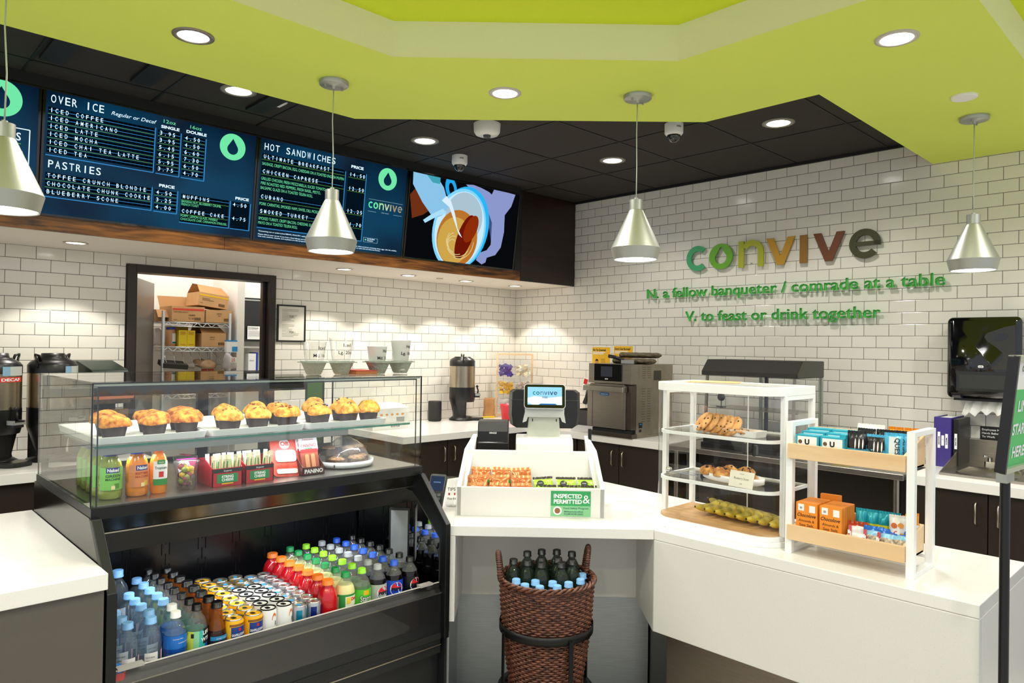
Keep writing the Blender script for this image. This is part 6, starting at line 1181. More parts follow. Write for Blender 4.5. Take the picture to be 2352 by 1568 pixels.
for k in range(3): bar_pack('blue and black cookie pack behind the front row, %s from left' % ORD[k], 0.235+0.06*k, 0.085+0.01*k, 0.36, 0.062, 0.085, 0.02, sky, ((0.45, 1.0, blackf),), blackf, -0.1+0.1*k, R(-10), 'snack packs in the upper tray', 20+k)
orf = foil('orange_foil', 'F39A22', 0.15, 0.3); whitef = foil('white_foil', 'EFEDE8', 0.1, 0.35)
for k in range(4): bar_pack('white and orange pack at the back of the upper tray, %s from left' % ORD[k], 0.305+0.024*k, 0.135, 0.355, 0.022, 0.098, 0.03, whitef, ((0.8, 1.0, orf),), orf, 0.2, R(-5), 'orange topped snack packs', 30+k)
bar_pack('white crinkled snack pack at the back centre of the upper tray', 0.225, 0.15, 0.37, 0.09, 0.085, 0.022, whitef, (), whitef, 0, R(-15), 'snack packs in the upper tray', 40)
bar_pack('white and blue striped pack lying behind the teal boxes', 0.145, 0.14, 0.40, 0.09, 0.05, 0.02, whitef, ((0.4, 0.6, sky),), whitef, 0, R(-60), 'snack packs in the upper tray', 41)
choc = mat('chocolate_box_orange', 'F0922A', 0.45)
def deco_choc(b, w_, h_):
    b.m(mat('label_white', 'F4F4F4', 0.4)).box(-w_*0.40, -w_*0.12, -0.0006, 0, h_*0.76, h_*0.95).box(w_*0.12, w_*0.40, -0.0006, 0, h_*0.74, h_*0.93); b.m(ink).text('55', (-w_*0.26, -0.0012, h_*0.82), 0.009, align='C', bold=0.02); b.text('Chocolove', (0, -0.0008, h_*0.60), 0.017, align='C', italic=0.4, bold=0.01, width=w_*0.88).text('Almonds &', (0, -0.0008, h_*0.46), 0.0125, align='C', width=w_*0.74).text('Sea Salt', (0, -0.0008, h_*0.34), 0.0125, align='C', width=w_*0.66).text('in Dark Chocolate', (0, -0.0008, h_*0.26), 0.006, align='C', width=w_*0.6)
    b.m(mat('almond_brown', '8A3E14', 0.5))
    for q in range(5): b.poly([(-w_*0.3+w_*0.15*q+0.006*math.cos(2*math.pi*i/10), -0.0008, 0.010+0.004*(q % 2)+0.004*math.sin(2*math.pi*i/10)) for i in range(10)])
for c_ in range(2):
    for r_ in range(7): boxthing('chocolate_bar', 'orange almond chocolate bar in the lower tray, %s stack, %s from front' % (('left', 'right')[c_], ORD[r_]), 'chocolate bar', 0.073+0.082*c_, 0.008+0.0165*r_, 0.060, 0.074, 0.0135, 0.124, choc, 0.0, 'orange chocolate bars', deco_choc if r_ == 0 else None)
boxthing('chocolate_bar', 'orange chocolate box flap sticking up behind the left stack', 'chocolate bar', 0.10, 0.145, 0.075, 0.07, 0.012, 0.124, choc, 0.1)
def deco_clif(col):
    def f(b, w_, h_): b.m(mat('clif_red', 'B8202C', 0.4)).box(-w_*0.46, -w_*0.30, -0.0125, -0.0115, 0.006, h_*0.85); b.m(mat('label_white', 'F4F4F4', 0.4)).text('CLIF', (-w_*0.33, -0.0132, 0.012), 0.013, xd=(0, 0, 1), yd=(-1, 0, 0), bold=0.05, width=0.035)
    return f
pbl = foil('pale_blue_foil', '8CC8E4', 0.1, 0.35); tealf = foil('teal_foil', '1FA3B4', 0.2, 0.3); redf = foil('red_foil', 'B8442A', 0.2, 0.3); bluef = foil('deep_blue_foil', '1E6CC8', 0.2, 0.3); oat = noise_m('oat_bar_print', '7A6450', 'D6C8B0', 120, 0.5, 0.1)
for i, (x, y, z, rot, base, top, lb) in enumerate(((0.235, 0.03, 0.066, 0.3, whitef, redf, 'white and red energy bar at the left of the lower right compartment'), (0.285, 0.02, 0.062, 0.2, pbl, bluef, 'pale blue energy bar leaning at the front of the lower tray, left one'), (0.325, 0.022, 0.060, 0.1, pbl, bluef, 'pale blue energy bar leaning at the front of the lower tray, middle one'), (0.358, 0.03, 0.060, 0.0, pbl, bluef, 'pale blue energy bar leaning at the front of the lower tray, right one'))):
    bar_pack(lb, x, y, z, 0.062, 0.075, 0.022, base, ((0.25, 0.62, oat if i else base), (0.85, 1.0, top)), top, rot, R(-32), 'energy bars in the lower tray', 50+i, deco_clif(0))
for k in range(4): bar_pack('teal and brown energy bar standing behind, %s from the left in the lower tray' % ORD[k], 0.225+0.034*k, 0.085+0.004*k, 0.066, 0.036, 0.105, 0.02, tealf, ((0.15, 0.5, mat('kind_brown', '4A3A2A', 0.4)), (0.5, 0.62, mat('label_yellow', 'E9E22A', 0.35))), tealf, 0.1, R(-6), 'teal energy bars', 60+k)
def deco_fruit(b, w_, h_):
    for (px, pz, c_) in ((-0.008, 0.08, 'D86A2A'), (0.012, 0.082, 'E89A3A'), (0.0, 0.055, 'C8402A'), (0.016, 0.05, 'E8A83A')): b.m(mat('apricot_'+c_, c_, 0.4)).poly([(px+0.009*math.cos(2*math.pi*i/16), -0.0135, pz+0.009*math.sin(2*math.pi*i/16)) for i in range(16)])
    b.m(ink).box(-0.024, 0.024, -0.0128, -0.012, 0.012, 0.03); b.m(mat('label_white', 'F4F4F4', 0.4)).text("That's it.", (0, -0.0135, 0.016), 0.013, align='C', bold=0.04, width=0.04)
bar_pack('white fruit bar with printed apricots in the lower tray', 0.345, 0.07, 0.066, 0.052, 0.105, 0.024, whitef, (), whitef, 0.1, R(-4), 'fruit bars in the lower tray', 70, deco_fruit)
for k in range(3): bar_pack('orange topped fruit bar at the right end of the lower tray, %s' % ('front', 'middle', 'back')[k], 0.372, 0.085+0.03*k, 0.066, 0.032, 0.105, 0.02, orf, ((0.2, 0.75, whitef),), orf, 0.4, R(-4), 'fruit bars in the lower tray', 75+k)

# ================================================================ queue sign on a pole
P_ = (-2.87, -4.75)
t = thing('queue_sign', 'green LINE STARTS HERE sign in a black frame on a black floor pole', 'sign', (P_[0], P_[1], 0), R(-4))
b = B(); b.m(black).cyl(0, 0, 0.012, 1.33, 0.0115, 20); b.obj('pole', t); b = B(); b.m(black).lathe([(0.10, 0), (0.10, 0.008), (0.02, 0.016), (0, 0.016)], n=40, cap=False); b.disc(0, 0, 0.0, 0.10, 40, down=True); b.obj('base', t)
sb = B(); sb.m(black).rbox(-0.118, 0.118, 0.0, 0.012, 0, 0.29, 0.006, 'y').rbox(-0.118, -0.108, -0.012, 0.0, 0, 0.29, 0.003, 'y').rbox(0.108, 0.118, -0.012, 0.0, 0, 0.29, 0.003, 'y'); sb.m(mat('sign_rail', 'B9BDA8', 0.3, 0.4)).box(-0.108, 0.108, -0.012, 0.0, 0, 0.012).box(-0.108, 0.108, -0.012, 0.0, 0.276, 0.29)
M_ = Matrix.Translation((0.0, -0.02, 1.335)) @ Matrix.Rotation(R(5.5), 4, 'X'); sb.xf(M_); sb.obj('frame', t)
sb = B(); sb.m(mat('sign_green', '4FC46A', 0.5)).box(-0.108, 0.108, -0.002, 0, 0.012, 0.205); sb.m(paper).box(-0.108, 0.108, -0.002, 0, 0.205, 0.276); sb.m(mat('label_white', 'F4F4F4', 0.4))
for k, s_ in enumerate(('LINE', 'STARTS', 'HERE')): sb.text(s_, (0, -0.003, 0.15-0.058*k), 0.038, align='C', bold=0.03, width=(0.09, 0.135, 0.1)[k])
sb.m(mat('sign_grey', '8A8F80', 0.5)).text('convive', (0, -0.003, 0.25), 0.03, align='C', bold=0.02).text('COFFEE', (0, -0.003, 0.23), 0.012, align='C'); sb.xf(M_); sb.obj('poster', t)
sb = B(); sb.m(alu).box(-0.03, 0.03, -0.012, 0.012, 1.30, 1.336); sb.obj('bracket', t)
# ================================================================ right tiled wall: lettering, posters, dispenser, signs
def RWALL(name, label, cat, y, z, d=0.0, group=None): return thing(name, label, cat, (-d, y, z), QR, group)
cc = ['3F9F6A', '62A524', 'A6AC22', 'B98A22', '8A6224', '6B3A1C', '3A3A18']
heads = ['letter c, green', 'letter o, green with a drop-shaped hole', 'letter n, yellow-green', 'letter v, mustard', 'letter i, olive brown', 'letter v, dark brown', 'letter e, very dark olive']
t = RWALL('wall_lettering', 'large multicoloured raised letters spelling convive on the tiled wall', 'sign lettering', -2.01, 2.2545, 0.036)
u7 = 1.478/7.34
for i in range(7):
    b = B(); 
    class Cut:  # keeps only one letter of the word
        def __init__(s, k): s.k = k; s.n = -1; s.on = False
        def m(s, m_): s.n += 1; s.on = (s.n == s.k); b.m(m_) if s.on else None; return s
        def add(s, v, f, sm=None):
            if s.on: b.add(v, f, sm)
    convive(Cut(i), [mat('letter_'+c_, c_, 0.5) for c_ in cc], 0.0, 0.0, 0.0, 0.2, 1.478, depth=0.014); b.obj('letter', t)
b = B(); b.m(alu)
for x in (0.1, 0.3, 0.55, 0.8, 0.95, 1.15, 1.37): b.tube([(x, 0.014, 0.03), (x, 0.036, 0.03)], 0.004, 6)
b.obj('standoffs', t)
lg_ = mat('letter_tagline_green', '5FC862', 0.5)
for lb, s_, y0, z0, w_ in (('raised green lettering: N. a fellow banqueter / comrade at a table', 'N. a fellow banqueter / comrade at a table', -1.632, 2.052, 2.232), ('raised green lettering: V. to feast or drink together', 'V. to feast or drink together', -2.007, 1.856, 1.482)):
    t = RWALL('wall_lettering', lb, 'sign lettering', y0, z0, 0.03, 'green tagline lettering'); full = glyphs(s_, 0.012)[2]; sx = w_/(full[1]-full[0]); pos = 0
    for wd_ in s_.split(' '):
        i0 = s_.index(wd_, pos); pos = i0+len(wd_); pre = glyphs(s_[:pos], 0.012)[2][1]; one = glyphs(wd_, 0.012)[2]; x0 = (pre-one[1]+one[0]-full[0])*sx
        b = B(); b.m(lg_).text(wd_, (x0, 0, 0), 0.112, bold=0.012, width=(one[1]-one[0])*sx, depth=-0.012); b.obj('word', t)
yel = mat('poster_yellow', 'F2BC1E', 0.6)
for k, (y0, lb, hd, h2) in enumerate(((-1.014, 'yellow poster headed No Te Quemes on the tiles behind the oven', 'No Te Quemes!', 'Usa guantes siempre'), (-1.262, 'yellow poster headed Dont Get Burned on the tiles behind the oven', "Don't Get Burned!", 'Always wear gloves'))):
    t = RWALL('safety_poster', lb, 'poster', y0, 1.40, 0.002, 'yellow safety posters'); hh = 0.235+0.012*k; b = B(); b.m(paper).box(-0.006, 0.212, 0, 0.002, -0.006, hh+0.006); b.m(yel).box(0, 0.205, -0.0006, 0, 0, hh); b.obj('sheet', t)
    b = B(); b.m(ink).text(hd, (0.008, -0.0014, hh-0.034), 0.027, bold=0.03, width=0.15+0.02*k); b.m(mat('label_white', 'F4F4F4', 0.4)).box(0.01, 0.15, -0.0012, -0.0006, hh-0.050, hh-0.042).box(0.01, 0.13, -0.0012, -0.0006, hh-0.064, hh-0.056); b.m(ink)
    for q in range(4): b.box(0.1, 0.15, -0.0012, -0.0006, hh-0.11-0.014*q, hh-0.107-0.014*q)
    b.m(mat('face_tan', 'C98A5A', 0.6)).poly([(0.055+0.018*math.cos(2*math.pi*i/20), -0.0014, hh-0.135+0.022*math.sin(2*math.pi*i/20)) for i in range(20)]); b.m(ink).poly([(0.055+0.019*math.cos(R(q)), -0.002, hh-0.128+0.022*math.sin(R(q))) for q in range(10, 171, 10)]); b.obj('print', t)
# paper towel dispenser
t = RWALL('towel_dispenser', 'large black glossy paper towel dispenser on the tiled wall at far right', 'dispenser', -3.918, 1.362, 0.21)
b = B(); b.m(black_gloss); b.rbox(0, 0.372, 0.03, 0.205, 0, 0.478, 0.03, 'y', 6)
b.add([], []); n0 = len(b.v)
o = b.rrect(0, 0.372, 0, 0.478, 0.03, 6); i_ = b.rrect(0.022, 0.35, 0.02, 0.458, 0.02, 6); n = len(o)
b.add([(x, 0.03, z) for x, z in o]+[(x, 0.0, z) for x, z in i_], [(i, (i+1) % n, n+(i+1) % n, n+i) for i in range(n)]+[tuple(range(n, 2*n))], True); b.obj('cover', t)
b = B(); b.m(mat('smoked_window', '1D1F1C', 0.12)).box(0.055, 0.34, -0.0015, 0, 0.045, 0.16); b.m(mat('smoked_roll', '2B2C28', 0.3)).box(0.07, 0.325, -0.0025, -0.0015, 0.06, 0.14); b.obj('window', t)
b = B(); b.m(mat('dispenser_swirl', '2E2C26', 0.2)); pts = [(0.345, 0.43), (0.30, 0.42), (0.21, 0.385), (0.195, 0.36), (0.21, 0.335), (0.25, 0.305), (0.285, 0.27), (0.285, 0.235), (0.25, 0.20), (0.225, 0.175), (0.345, 0.175)]
b.poly([(x, -0.001, z) for x, z in pts]); b.m(black_gloss).poly([(0.275+0.035*math.cos(2*math.pi*i/20)+0.012*math.sin(2*math.pi*i/20), -0.002, 0.36+0.022*math.sin(2*math.pi*i/20)) for i in range(20)]); b.obj('swirl_print', t)
b = B(); b.m(mat('label_white', 'F4F4F4', 0.4)).rbox(0.165, 0.192, -0.001, 0, 0.182, 0.196, 0.005, 'y'); b.m(ink).text('tork', (0.1785, -0.0018, 0.185), 0.011, align='C', bold=0.03); b.obj('badge', t)
b = B(); b.m(black).box(0.03, 0.34, 0.05, 0.18, -0.015, 0); b.obj('slot', t)
b = B(); b.m(mat('towel_white', 'F0EFEA', 0.85)); nx = 24; vs_ = []
for i in range(nx+1):
    x = 0.085+0.22*i/nx; f = 0.008*math.sin(i*0.9)+0.004*math.sin(i*2.3); vs_ += [(x, 0.10+f*0.3, -0.012), (x-0.006, 0.09+f, -0.045-0.003*math.sin(i)), (x-0.012+0.02*(i/nx-0.5), 0.085+f*1.6, -0.085-0.012*math.sin(i*1.1)-0.012*(i/nx < 0.3))]
b.add(vs_, [(3*i+k, 3*i+3+k, 3*i+4+k, 3*i+1+k) for i in range(nx) for k in (0, 1)], True); b.obj('towel', t)
t = RWALL('wall_notice', 'small black notice telling employees to wash hands, above the sink', 'notice', -4.050, 1.108, 0.003); b = B(); b.m(mat('notice_black', '121212', 0.5)).rbox(0, 0.235, 0, 0.003, 0, 0.082, 0.006, 'y'); b.obj('plate', t); b = B(); b.m(mat('label_white', 'F4F4F4', 0.4))
for k, s_ in enumerate(('Employees Must Wash', 'Hands Before Returning', 'To Work')): b.text(s_, (0.01, -0.0006, 0.057-0.021*k), 0.017, bold=0.02)
b.obj('lettering', t)
t = RWALL('wall_notice', 'black notice right of the queue sign, half cut by the right edge', 'notice', -4.32, 1.108, 0.003); b = B(); b.m(mat('notice_black', '121212', 0.5)).rbox(0, 0.15, 0, 0.003, 0, 0.082, 0.006, 'y'); b.m(mat('label_white', 'F4F4F4', 0.4)).text('Lavese', (0.01, -0.0006, 0.05), 0.017); b.obj('plate', t)
# hand sink with splash panels
t = thing('hand_sink', 'stainless hand sink with tall side splashes set on the counter', 'sink', (-0.60, -3.99, 0.955), QR)
b = B(); b.m(steel); th = 0.006
b.prism([(0, 0), (0, 0.012), (0.56, 0.155), (0.585, 0.155), (0.585, 0)], 0, th, 'x').prism([(0, 0), (0, 0.012), (0.56, 0.155), (0.585, 0.155), (0.585, 0)], 0.40, 0.40+th, 'x').box(0, 0.406, 0.575, 0.585, 0, 0.155); b.obj('splash_panels', t, 0.001)
b = B(); b.m(steel_x)
o = [(0, 0), (0.406, 0), (0.406, 0.575), (0, 0.575)]; i_ = b.rrect(0.06, 0.346, 0.07, 0.40, 0.05, 6); n = len(i_); bt = b.rrect(0.08, 0.326, 0.09, 0.38, 0.05, 6)
b.box(0.006, 0.400, 0.0, 0.07, 0.0, 0.014).box(0.006, 0.400, 0.40, 0.575, 0.0, 0.014).box(0.006, 0.06, 0.07, 0.40, 0.0, 0.014).box(0.346, 0.400, 0.07, 0.40, 0.0, 0.014)
b.add([(x, y, 0.0138) for x, y in i_]+[(x, y, 0.001) for x, y in bt], [(i, (i+1) % n, n+(i+1) % n, n+i) for i in range(n)]+[tuple(range(n, 2*n))], True); b.obj('basin', t)
b = B(); b.m(chrome).rbox(0.12, 0.30, 0.42, 0.47, 0.014, 0.045, 0.012).tube([(0.20, 0.50, 0.03), (0.20, 0.50, 0.16), (0.20, 0.48, 0.185), (0.20, 0.42, 0.18), (0.20, 0.40, 0.15)], 0.011, 10)
for x in (0.145, 0.275): b.cyl(x, 0.445, 0.045, 0.07, 0.012, 12); b.tube([(x, 0.445, 0.068), (x-0.02, 0.40, 0.078)], 0.006, 8)
b.obj('faucet', t)
# binders
t = thing('binder', 'thick purple binder with three white spine labels beside the sink', 'binder', (-0.275, -3.875, 0.955), QR); b = B(); b.m(mat('purple_vinyl', '3E2F80', 0.4)).box(0, 0.092, 0, 0.004, 0, 0.292).box(0, 0.004, 0, 0.262, 0, 0.292).box(0.088, 0.092, 0, 0.262, 0, 0.292); b.obj('cover', t, 0.0015); b = B(); b.m(paper).box(0.006, 0.075, 0.012, 0.24, 0.006, 0.284); b.obj('pages', t)
b = B(); b.m(mat('label_white', 'F4F4F4', 0.4)).box(0.020, 0.034, -0.001, 0, 0.11, 0.205).box(0.040, 0.054, -0.001, 0, 0.125, 0.185).box(0.060, 0.074, -0.001, 0, 0.11, 0.195); b.m(ink).text('BINDER', (0.0235, -0.0018, 0.178), 0.011, xd=(0, 0, -1), yd=(1, 0, 0), bold=0.02, width=0.05).text('1', (0.044, -0.0018, 0.16), 0.011, xd=(0, 0, -1), yd=(1, 0, 0), bold=0.02).text('MSDS', (0.0635, -0.0018, 0.172), 0.011, xd=(0, 0, -1), yd=(1, 0, 0), bold=0.02, width=0.04); b.obj('spine_labels', t)
t = thing('binder', 'slimmer black binder with one spine label right of the purple binder', 'binder', (-0.265, -3.973, 0.955), QR); b = B(); b.m(black).box(0, 0.028, 0, 0.25, 0, 0.285); b.obj('cover', t, 0.002); b = B(); b.m(mat('label_white', 'F4F4F4', 0.4)).box(0.007, 0.021, -0.001, 0, 0.11, 0.2); b.m(ink).text('RECIPES', (0.0105, -0.0018, 0.175), 0.010, xd=(0, 0, -1), yd=(1, 0, 0), bold=0.02, width=0.045); b.obj('spine_label', t)

# ================================================================ oven and heated display on the back counters
t = thing('countertop_oven', 'stainless rapid-cook oven with a black eco control panel', 'oven', (-0.735, -1.60, 0.955), QR); OV = t
W2, D2, H2 = 0.41, 0.53, 0.553
sidem = brushed('oven_side_steel', 'A39B8C', 0.35, 0)
b = B(); b.m(sidem).box(0.004, W2-0.004, 0.05, D2, 0.02, H2); b.m(black_matte).box(0.03, W2-0.02, 0.0, 0.05, 0.03, 0.06); b.m(dark_steel).box(0, W2, -0.005, 0.06, 0, 0.034); b.m(sidem).box(0.004, W2-0.004, 0.06, D2, 0, 0.02); b.obj('body', t, 0.002)
b = B(); b.m(steel).rbox(0.02, W2-0.06, -0.022, 0.05, 0.066, 0.40, 0.004, 'y'); b.box(0.0, 0.045, -0.028, 0.04, 0.066, 0.385).box(W2-0.075, W2-0.045, -0.03, 0.04, 0.066, 0.385); b.m(dark_steel).box(W2-0.045, W2, -0.01, 0.05, 0.066, 0.395); dr_ = b.obj('door', t, 0.002)
b = B(); b.m(brushed('oven_handle_steel', 'C2BEB4', 0.25, 0)).prism([(-0.075, 0.345), (-0.075, 0.382), (-0.03, 0.392), (-0.022, 0.385), (-0.022, 0.345)], -0.008, W2-0.035, 'x'); b.obj('handle', dr_, 0.003)
b = B(); b.m(mat('oven_blue_badge', '1F78B8', 0.35)).prism([(0.115, 0.322), (0.125, 0.312), (0.20, 0.310), (0.21, 0.322), (0.20, 0.334), (0.125, 0.336)], -0.0245, -0.0225, 'y'); b.m(mat('label_white', 'F4F4F4', 0.4)).text('TURBOCHEF', (0.1625, -0.0255, 0.319), 0.009, align='C', bold=0.03, width=0.07); b.obj('badge', dr_)
b = B(); b.m(steel).box(0.0, W2, -0.02, 0.06, 0.405, 0.425).box(0.0, 0.06, -0.015, 0.06, 0.425, H2).box(W2-0.09, W2, -0.015, 0.06, 0.425, H2); b.m(black_gloss).box(0.06, W2-0.09, -0.022, 0.05, 0.422, H2-0.002); b.m(emat('oven_screen', '3A3C40', 0.6)).box(0.125, 0.235, -0.0235, -0.022, 0.455, H2-0.02); b.m(mat('label_white', 'F4F4F4', 0.4)).text('eco', (0.18, -0.0235, 0.434), 0.018, align='C', bold=0.02, width=0.03); b.obj('control_panel', t, 0.0015)
b = B(); b.m(mat('louver_shadow', '4A463C', 0.5))
for c_ in (0.12, 0.19):
    for k in range(6): b.box(W2-0.0045, W2-0.0035, c_, c_+0.045, 0.45+0.016*k, 0.4535+0.016*k)
    for k in range(14): b.box(W2-0.0045, W2-0.0035, c_, c_+0.045, 0.12+0.019*k, 0.1235+0.019*k)
b.m(mat('grille_dark', '3A362E', 0.5)).box(W2-0.0045, W2-0.0035, 0.27, 0.37, 0.43, 0.505); b.m(black).box(W2-0.0045, W2-0.003, 0.085, 0.13, 0.075, 0.115).box(W2-0.0045, W2-0.003, 0.09, 0.12, 0.045, 0.065); b.m(mat('oven_blue_badge', '1F78B8', 0.35)).box(W2-0.003, W2-0.0025, 0.095, 0.12, 0.1, 0.108); b.obj('side_vents', t)
quilt = noise_m('quilted_mitt', '4A4232', '6B6048', 40, 0.9, 0.5, 0.002); seam = mat('mitt_seam', '9A9078', 0.9)
def mitt(lb, x, y, z, rz, s=1.0):
    t = thing('oven_mitt', lb, 'oven mitt', (-0.735+y, -1.60-x, 0.955+z), QR+rz, 'quilted oven mitts'); b = B(); b.m(quilt); nu, nv = 18, 14; vs_ = []
    for j in range(nv+1):
        u = j/nv; ww = 0.065*(0.9+0.35*math.sin(u*3.1))*(1 if u < 0.86 else math.sqrt(max(0, 1-((u-0.86)/0.14)**2))*0.98+0.02); hh = 0.021*(1 if u < 0.86 else math.sqrt(max(0, 1-((u-0.86)/0.14)**2)))
        for i in range(nu): a = 2*math.pi*i/nu; vs_.append((0.34*u*s, ww*math.cos(a), 0.022+hh*math.sin(a)+0.003*math.sin(u*20)*math.cos(a*3)))
    b.add(vs_, [(j*nu+i, j*nu+(i+1) % nu, (j+1)*nu+(i+1) % nu, (j+1)*nu+i) for j in range(nv) for i in range(nu)]+[tuple(range(nu-1, -1, -1))], True); b.lathe([(0, -0.018), (0.026, -0.01), (0.026, 0.01), (0, 0.018)], 0.16, 0.075, 0.02, 12)
    b.m(seam)
    for k in range(6): b.tube([(0.03+0.05*k, -0.05, 0.036), (0.06+0.05*k, 0.05, 0.036)], 0.0016, 5)
    b.obj('mitt', t)
mitt('quilted olive oven mitt lying on top of the oven, lower one', 0.12, 0.16, H2, 0.25); mitt('quilted olive oven mitt lying on the other mitt, upper one', 0.13, 0.22, H2+0.045, 0.4, 0.95)
t = thing('oven_scraper', 'steel scraper with a black handle lying on the front of the oven top', 'scraper', (-0.735+0.04, -1.60-0.15, 0.955+H2+0.004), QR+0.25); b = B(); b.m(black).tube([(0, 0, 0.055), (0.06, 0, 0.045), (0.12, 0, 0.025)], 0.014, 10); b.obj('handle', t); b = B(); b.m(steel_x).box(0.115, 0.22, -0.03, 0.03, 0.0, 0.028); b.obj('blade', t)
t = thing('heated_display', 'heated display cabinet with a sloped black hood and glass sides', 'heated display', (-0.63, -2.52, 0.95), QR); Wd, Dd = 0.68, 0.40
b = B(); b.m(mat('hood_black_textured', '1D1A18', 0.45, bump=0.6, bscale=300)).prism([(0, 0.502), (0, 0.53), (0.075, 0.61), (Dd, 0.61), (Dd, 0.50), (0.02, 0.50)], 0, Wd, 'x'); b.m(mat('hood_end', '3E3F35', 0.4)).prism([(0.002, 0.504), (0.002, 0.528), (0.076, 0.607), (Dd, 0.607), (Dd, 0.504)], Wd, Wd+0.003, 'x'); b.obj('hood', t, 0.002)
b = B(); b.m(black_matte).box(0, Wd, 0.03, Dd, 0.0, 0.08); b.m(steel_x).box(0.01, Wd-0.01, 0.04, Dd, 0.08, 0.085); b.m(black).box(0, Wd, 0.0, 0.035, 0.0, 0.035); b.obj('base', t, 0.002)
for x in (0.02, Wd-0.035, 0.24):
    b = B(); b.m(steel).bar((x, 0.02, 0.06), (x, 0.045, 0.505), 0.016) if x != 0.24 else b.m(alu).box(x, x+0.02, Dd-0.03, Dd-0.01, 0.08, 0.5); b.obj('post', t)
b = B(); b.m(mat('navy_post', '1E2A48', 0.4)).box(0.28, 0.30, Dd-0.03, Dd-0.01, 0.08, 0.5); b.m(alu).box(Wd-0.02, Wd, Dd-0.03, Dd, 0.08, 0.5); b.obj('rear_post', t)
b = B(); b.m(glass).quad((0.01, 0.01, 0.08), (Wd-0.01, 0.01, 0.08), (Wd-0.01, 0.04, 0.5), (0.01, 0.04, 0.5)).box(0.002, 0.006, 0.04, Dd-0.03, 0.085, 0.5).box(Wd-0.006, Wd-0.002, 0.04, Dd-0.03, 0.085, 0.5); b.obj('glass_panes', t)
b = B(); b.m(steel_x).box(0.02, Wd-0.02, 0.06, Dd-0.03, 0.27, 0.275); b.obj('wire_shelf', t)
t = thing('shelf_thermometer', 'small round dial thermometer standing inside the heated display', 'thermometer', (-0.50, -2.60, 0.95+0.276), QR); b = B(); b.m(mat('dial_dark', '2E2F30', 0.3)).lathe([(0, -0.004), (0.028, -0.004), (0.028, 0.004), (0, 0.004)], n=24); b.xf(Matrix.Translation((0, 0, 0.07)) @ Matrix.Rotation(R(90), 4, 'X')); b.box(-0.002, 0.002, -0.002, 0.002, 0, 0.045).box(-0.03, 0.03, -0.015, 0.015, 0, 0.004); b.obj('dial', t)
t = thing('utility_knife', 'yellow utility knife on the stainless table', 'knife', (-0.64, -3.42, 0.952), QR); b = B(); b.m(mat('knife_yellow', 'F0D020', 0.4)).box(0, 0.11, 0, 0.02, 0, 0.014); b.obj('handle', t, 0.004)
t = thing('power_cord', 'black cord trailing across the stainless table', 'cord', (-0.60, -3.55, 0.955), QR); b = B(); b.m(black).tube([(0.0, 0.1, 0.003), (0.08, 0.04, 0.003), (0.14, 0.05, 0.012), (0.22, 0.02, 0.003), (0.30, 0.03, 0.003)], 0.004, 6); b.obj('cable', t)
t = thing('paper_tray', 'flat stack of papers at the right end of the stainless table', 'papers', (-0.40, -3.74, 0.951), QR); b = B(); b.m(paper).box(-0.1, 0.1, -0.14, 0.14, 0, 0.008); b.m(mat('sheet_pan', '6E6C68', 0.4, 0.4)).box(-0.11, 0.11, -0.15, 0.15, 0.008, 0.012); b.obj('sheets', t)
# corner: wooden bin rack, bags, bucket
t = thing('condiment_rack', 'pale wooden rack of clear bins with packets in the tiled corner', 'rack', UVZ(0.005, -0.42, 0.955), QD); Hh = 0.60
b = B(); b.m(maple)
for s in (-1, 1): b.bar((s*0.168, 0, 0.0), (s*0.168, 0.07, Hh), 0.018, (0, 1, 0), 0.03)
b.bar((-0.175, 0.07, Hh), (0.175, 0.07, Hh), 0.016).bar((-0.165, 0.0, 0.02), (0.165, 0.0, 0.02), 0.016); b.obj('wood_frame', t, 0.001)
fills = [('BDB8E0', '4A3A9A', 'purple and white creamer packets'), ('F4EEDC', 'E8D8B0', 'white sugar packets'), ('F0C21E', 'D8A010', 'yellow sweetener packets'), ('D8CFC4', 'B09A86', 'brown and white stirrers'), ('C8C0BE', 'B8A8A0', 'pale packets'), ('D8D0C8', 'C0B4A8', 'pale packets')]
for k in range(6):
    cx = -0.083 if k % 2 == 0 else 0.083; z0 = (0.41, 0.245, 0.085)[k//2]; y0 = 0.07*z0/Hh
    b = B(); b.m(cupclear).hexa([(cx-0.075, y0-0.04, z0-0.03), (cx+0.075, y0-0.04, z0-0.03), (cx-0.075, y0+0.015, z0-0.03), (cx+0.075, y0+0.015, z0-0.03), (cx-0.078, y0-0.09, z0+0.075), (cx+0.078, y0-0.09, z0+0.075), (cx-0.078, y0+0.02, z0+0.13), (cx+0.078, y0+0.02, z0+0.13)]); bn = b.obj('clear_bin', t)
    b = B(); rr = random.Random(k)
    for q in range(46 if k < 4 else 18):
        b.m(mat('packet_'+fills[k][rr.randrange(2)], fills[k][rr.randrange(2)], 0.5)); n0 = len(b.v); b.box(-0.018, 0.018, -0.0015, 0.0015, -0.012, 0.012); b.xf(Matrix.Translation((cx+rr.uniform(-0.055, 0.055), y0-0.03+rr.uniform(-0.03, 0.02), z0+rr.uniform(-0.01, 0.085))) @ Matrix.Rotation(rr.uniform(-1, 1), 4, 'Y') @ Matrix.Rotation(rr.uniform(-0.7, 0.7), 4, 'X'), n0)
    o_ = b.obj('packets', bn); o_['kind'] = 'stuff'; o_['label'] = fills[k][2]
bagm = noise_m('kraft_bag', 'A9784A', 'C8985F', 6, 0.85, 0.6, 0.01)
t = thing('paper_bag', 'crumpled brown paper bag in the tiled corner left of the wooden rack', 'paper bag', (-0.47, -0.14, 0.955), -0.6); b = B(); b.m(bagm)
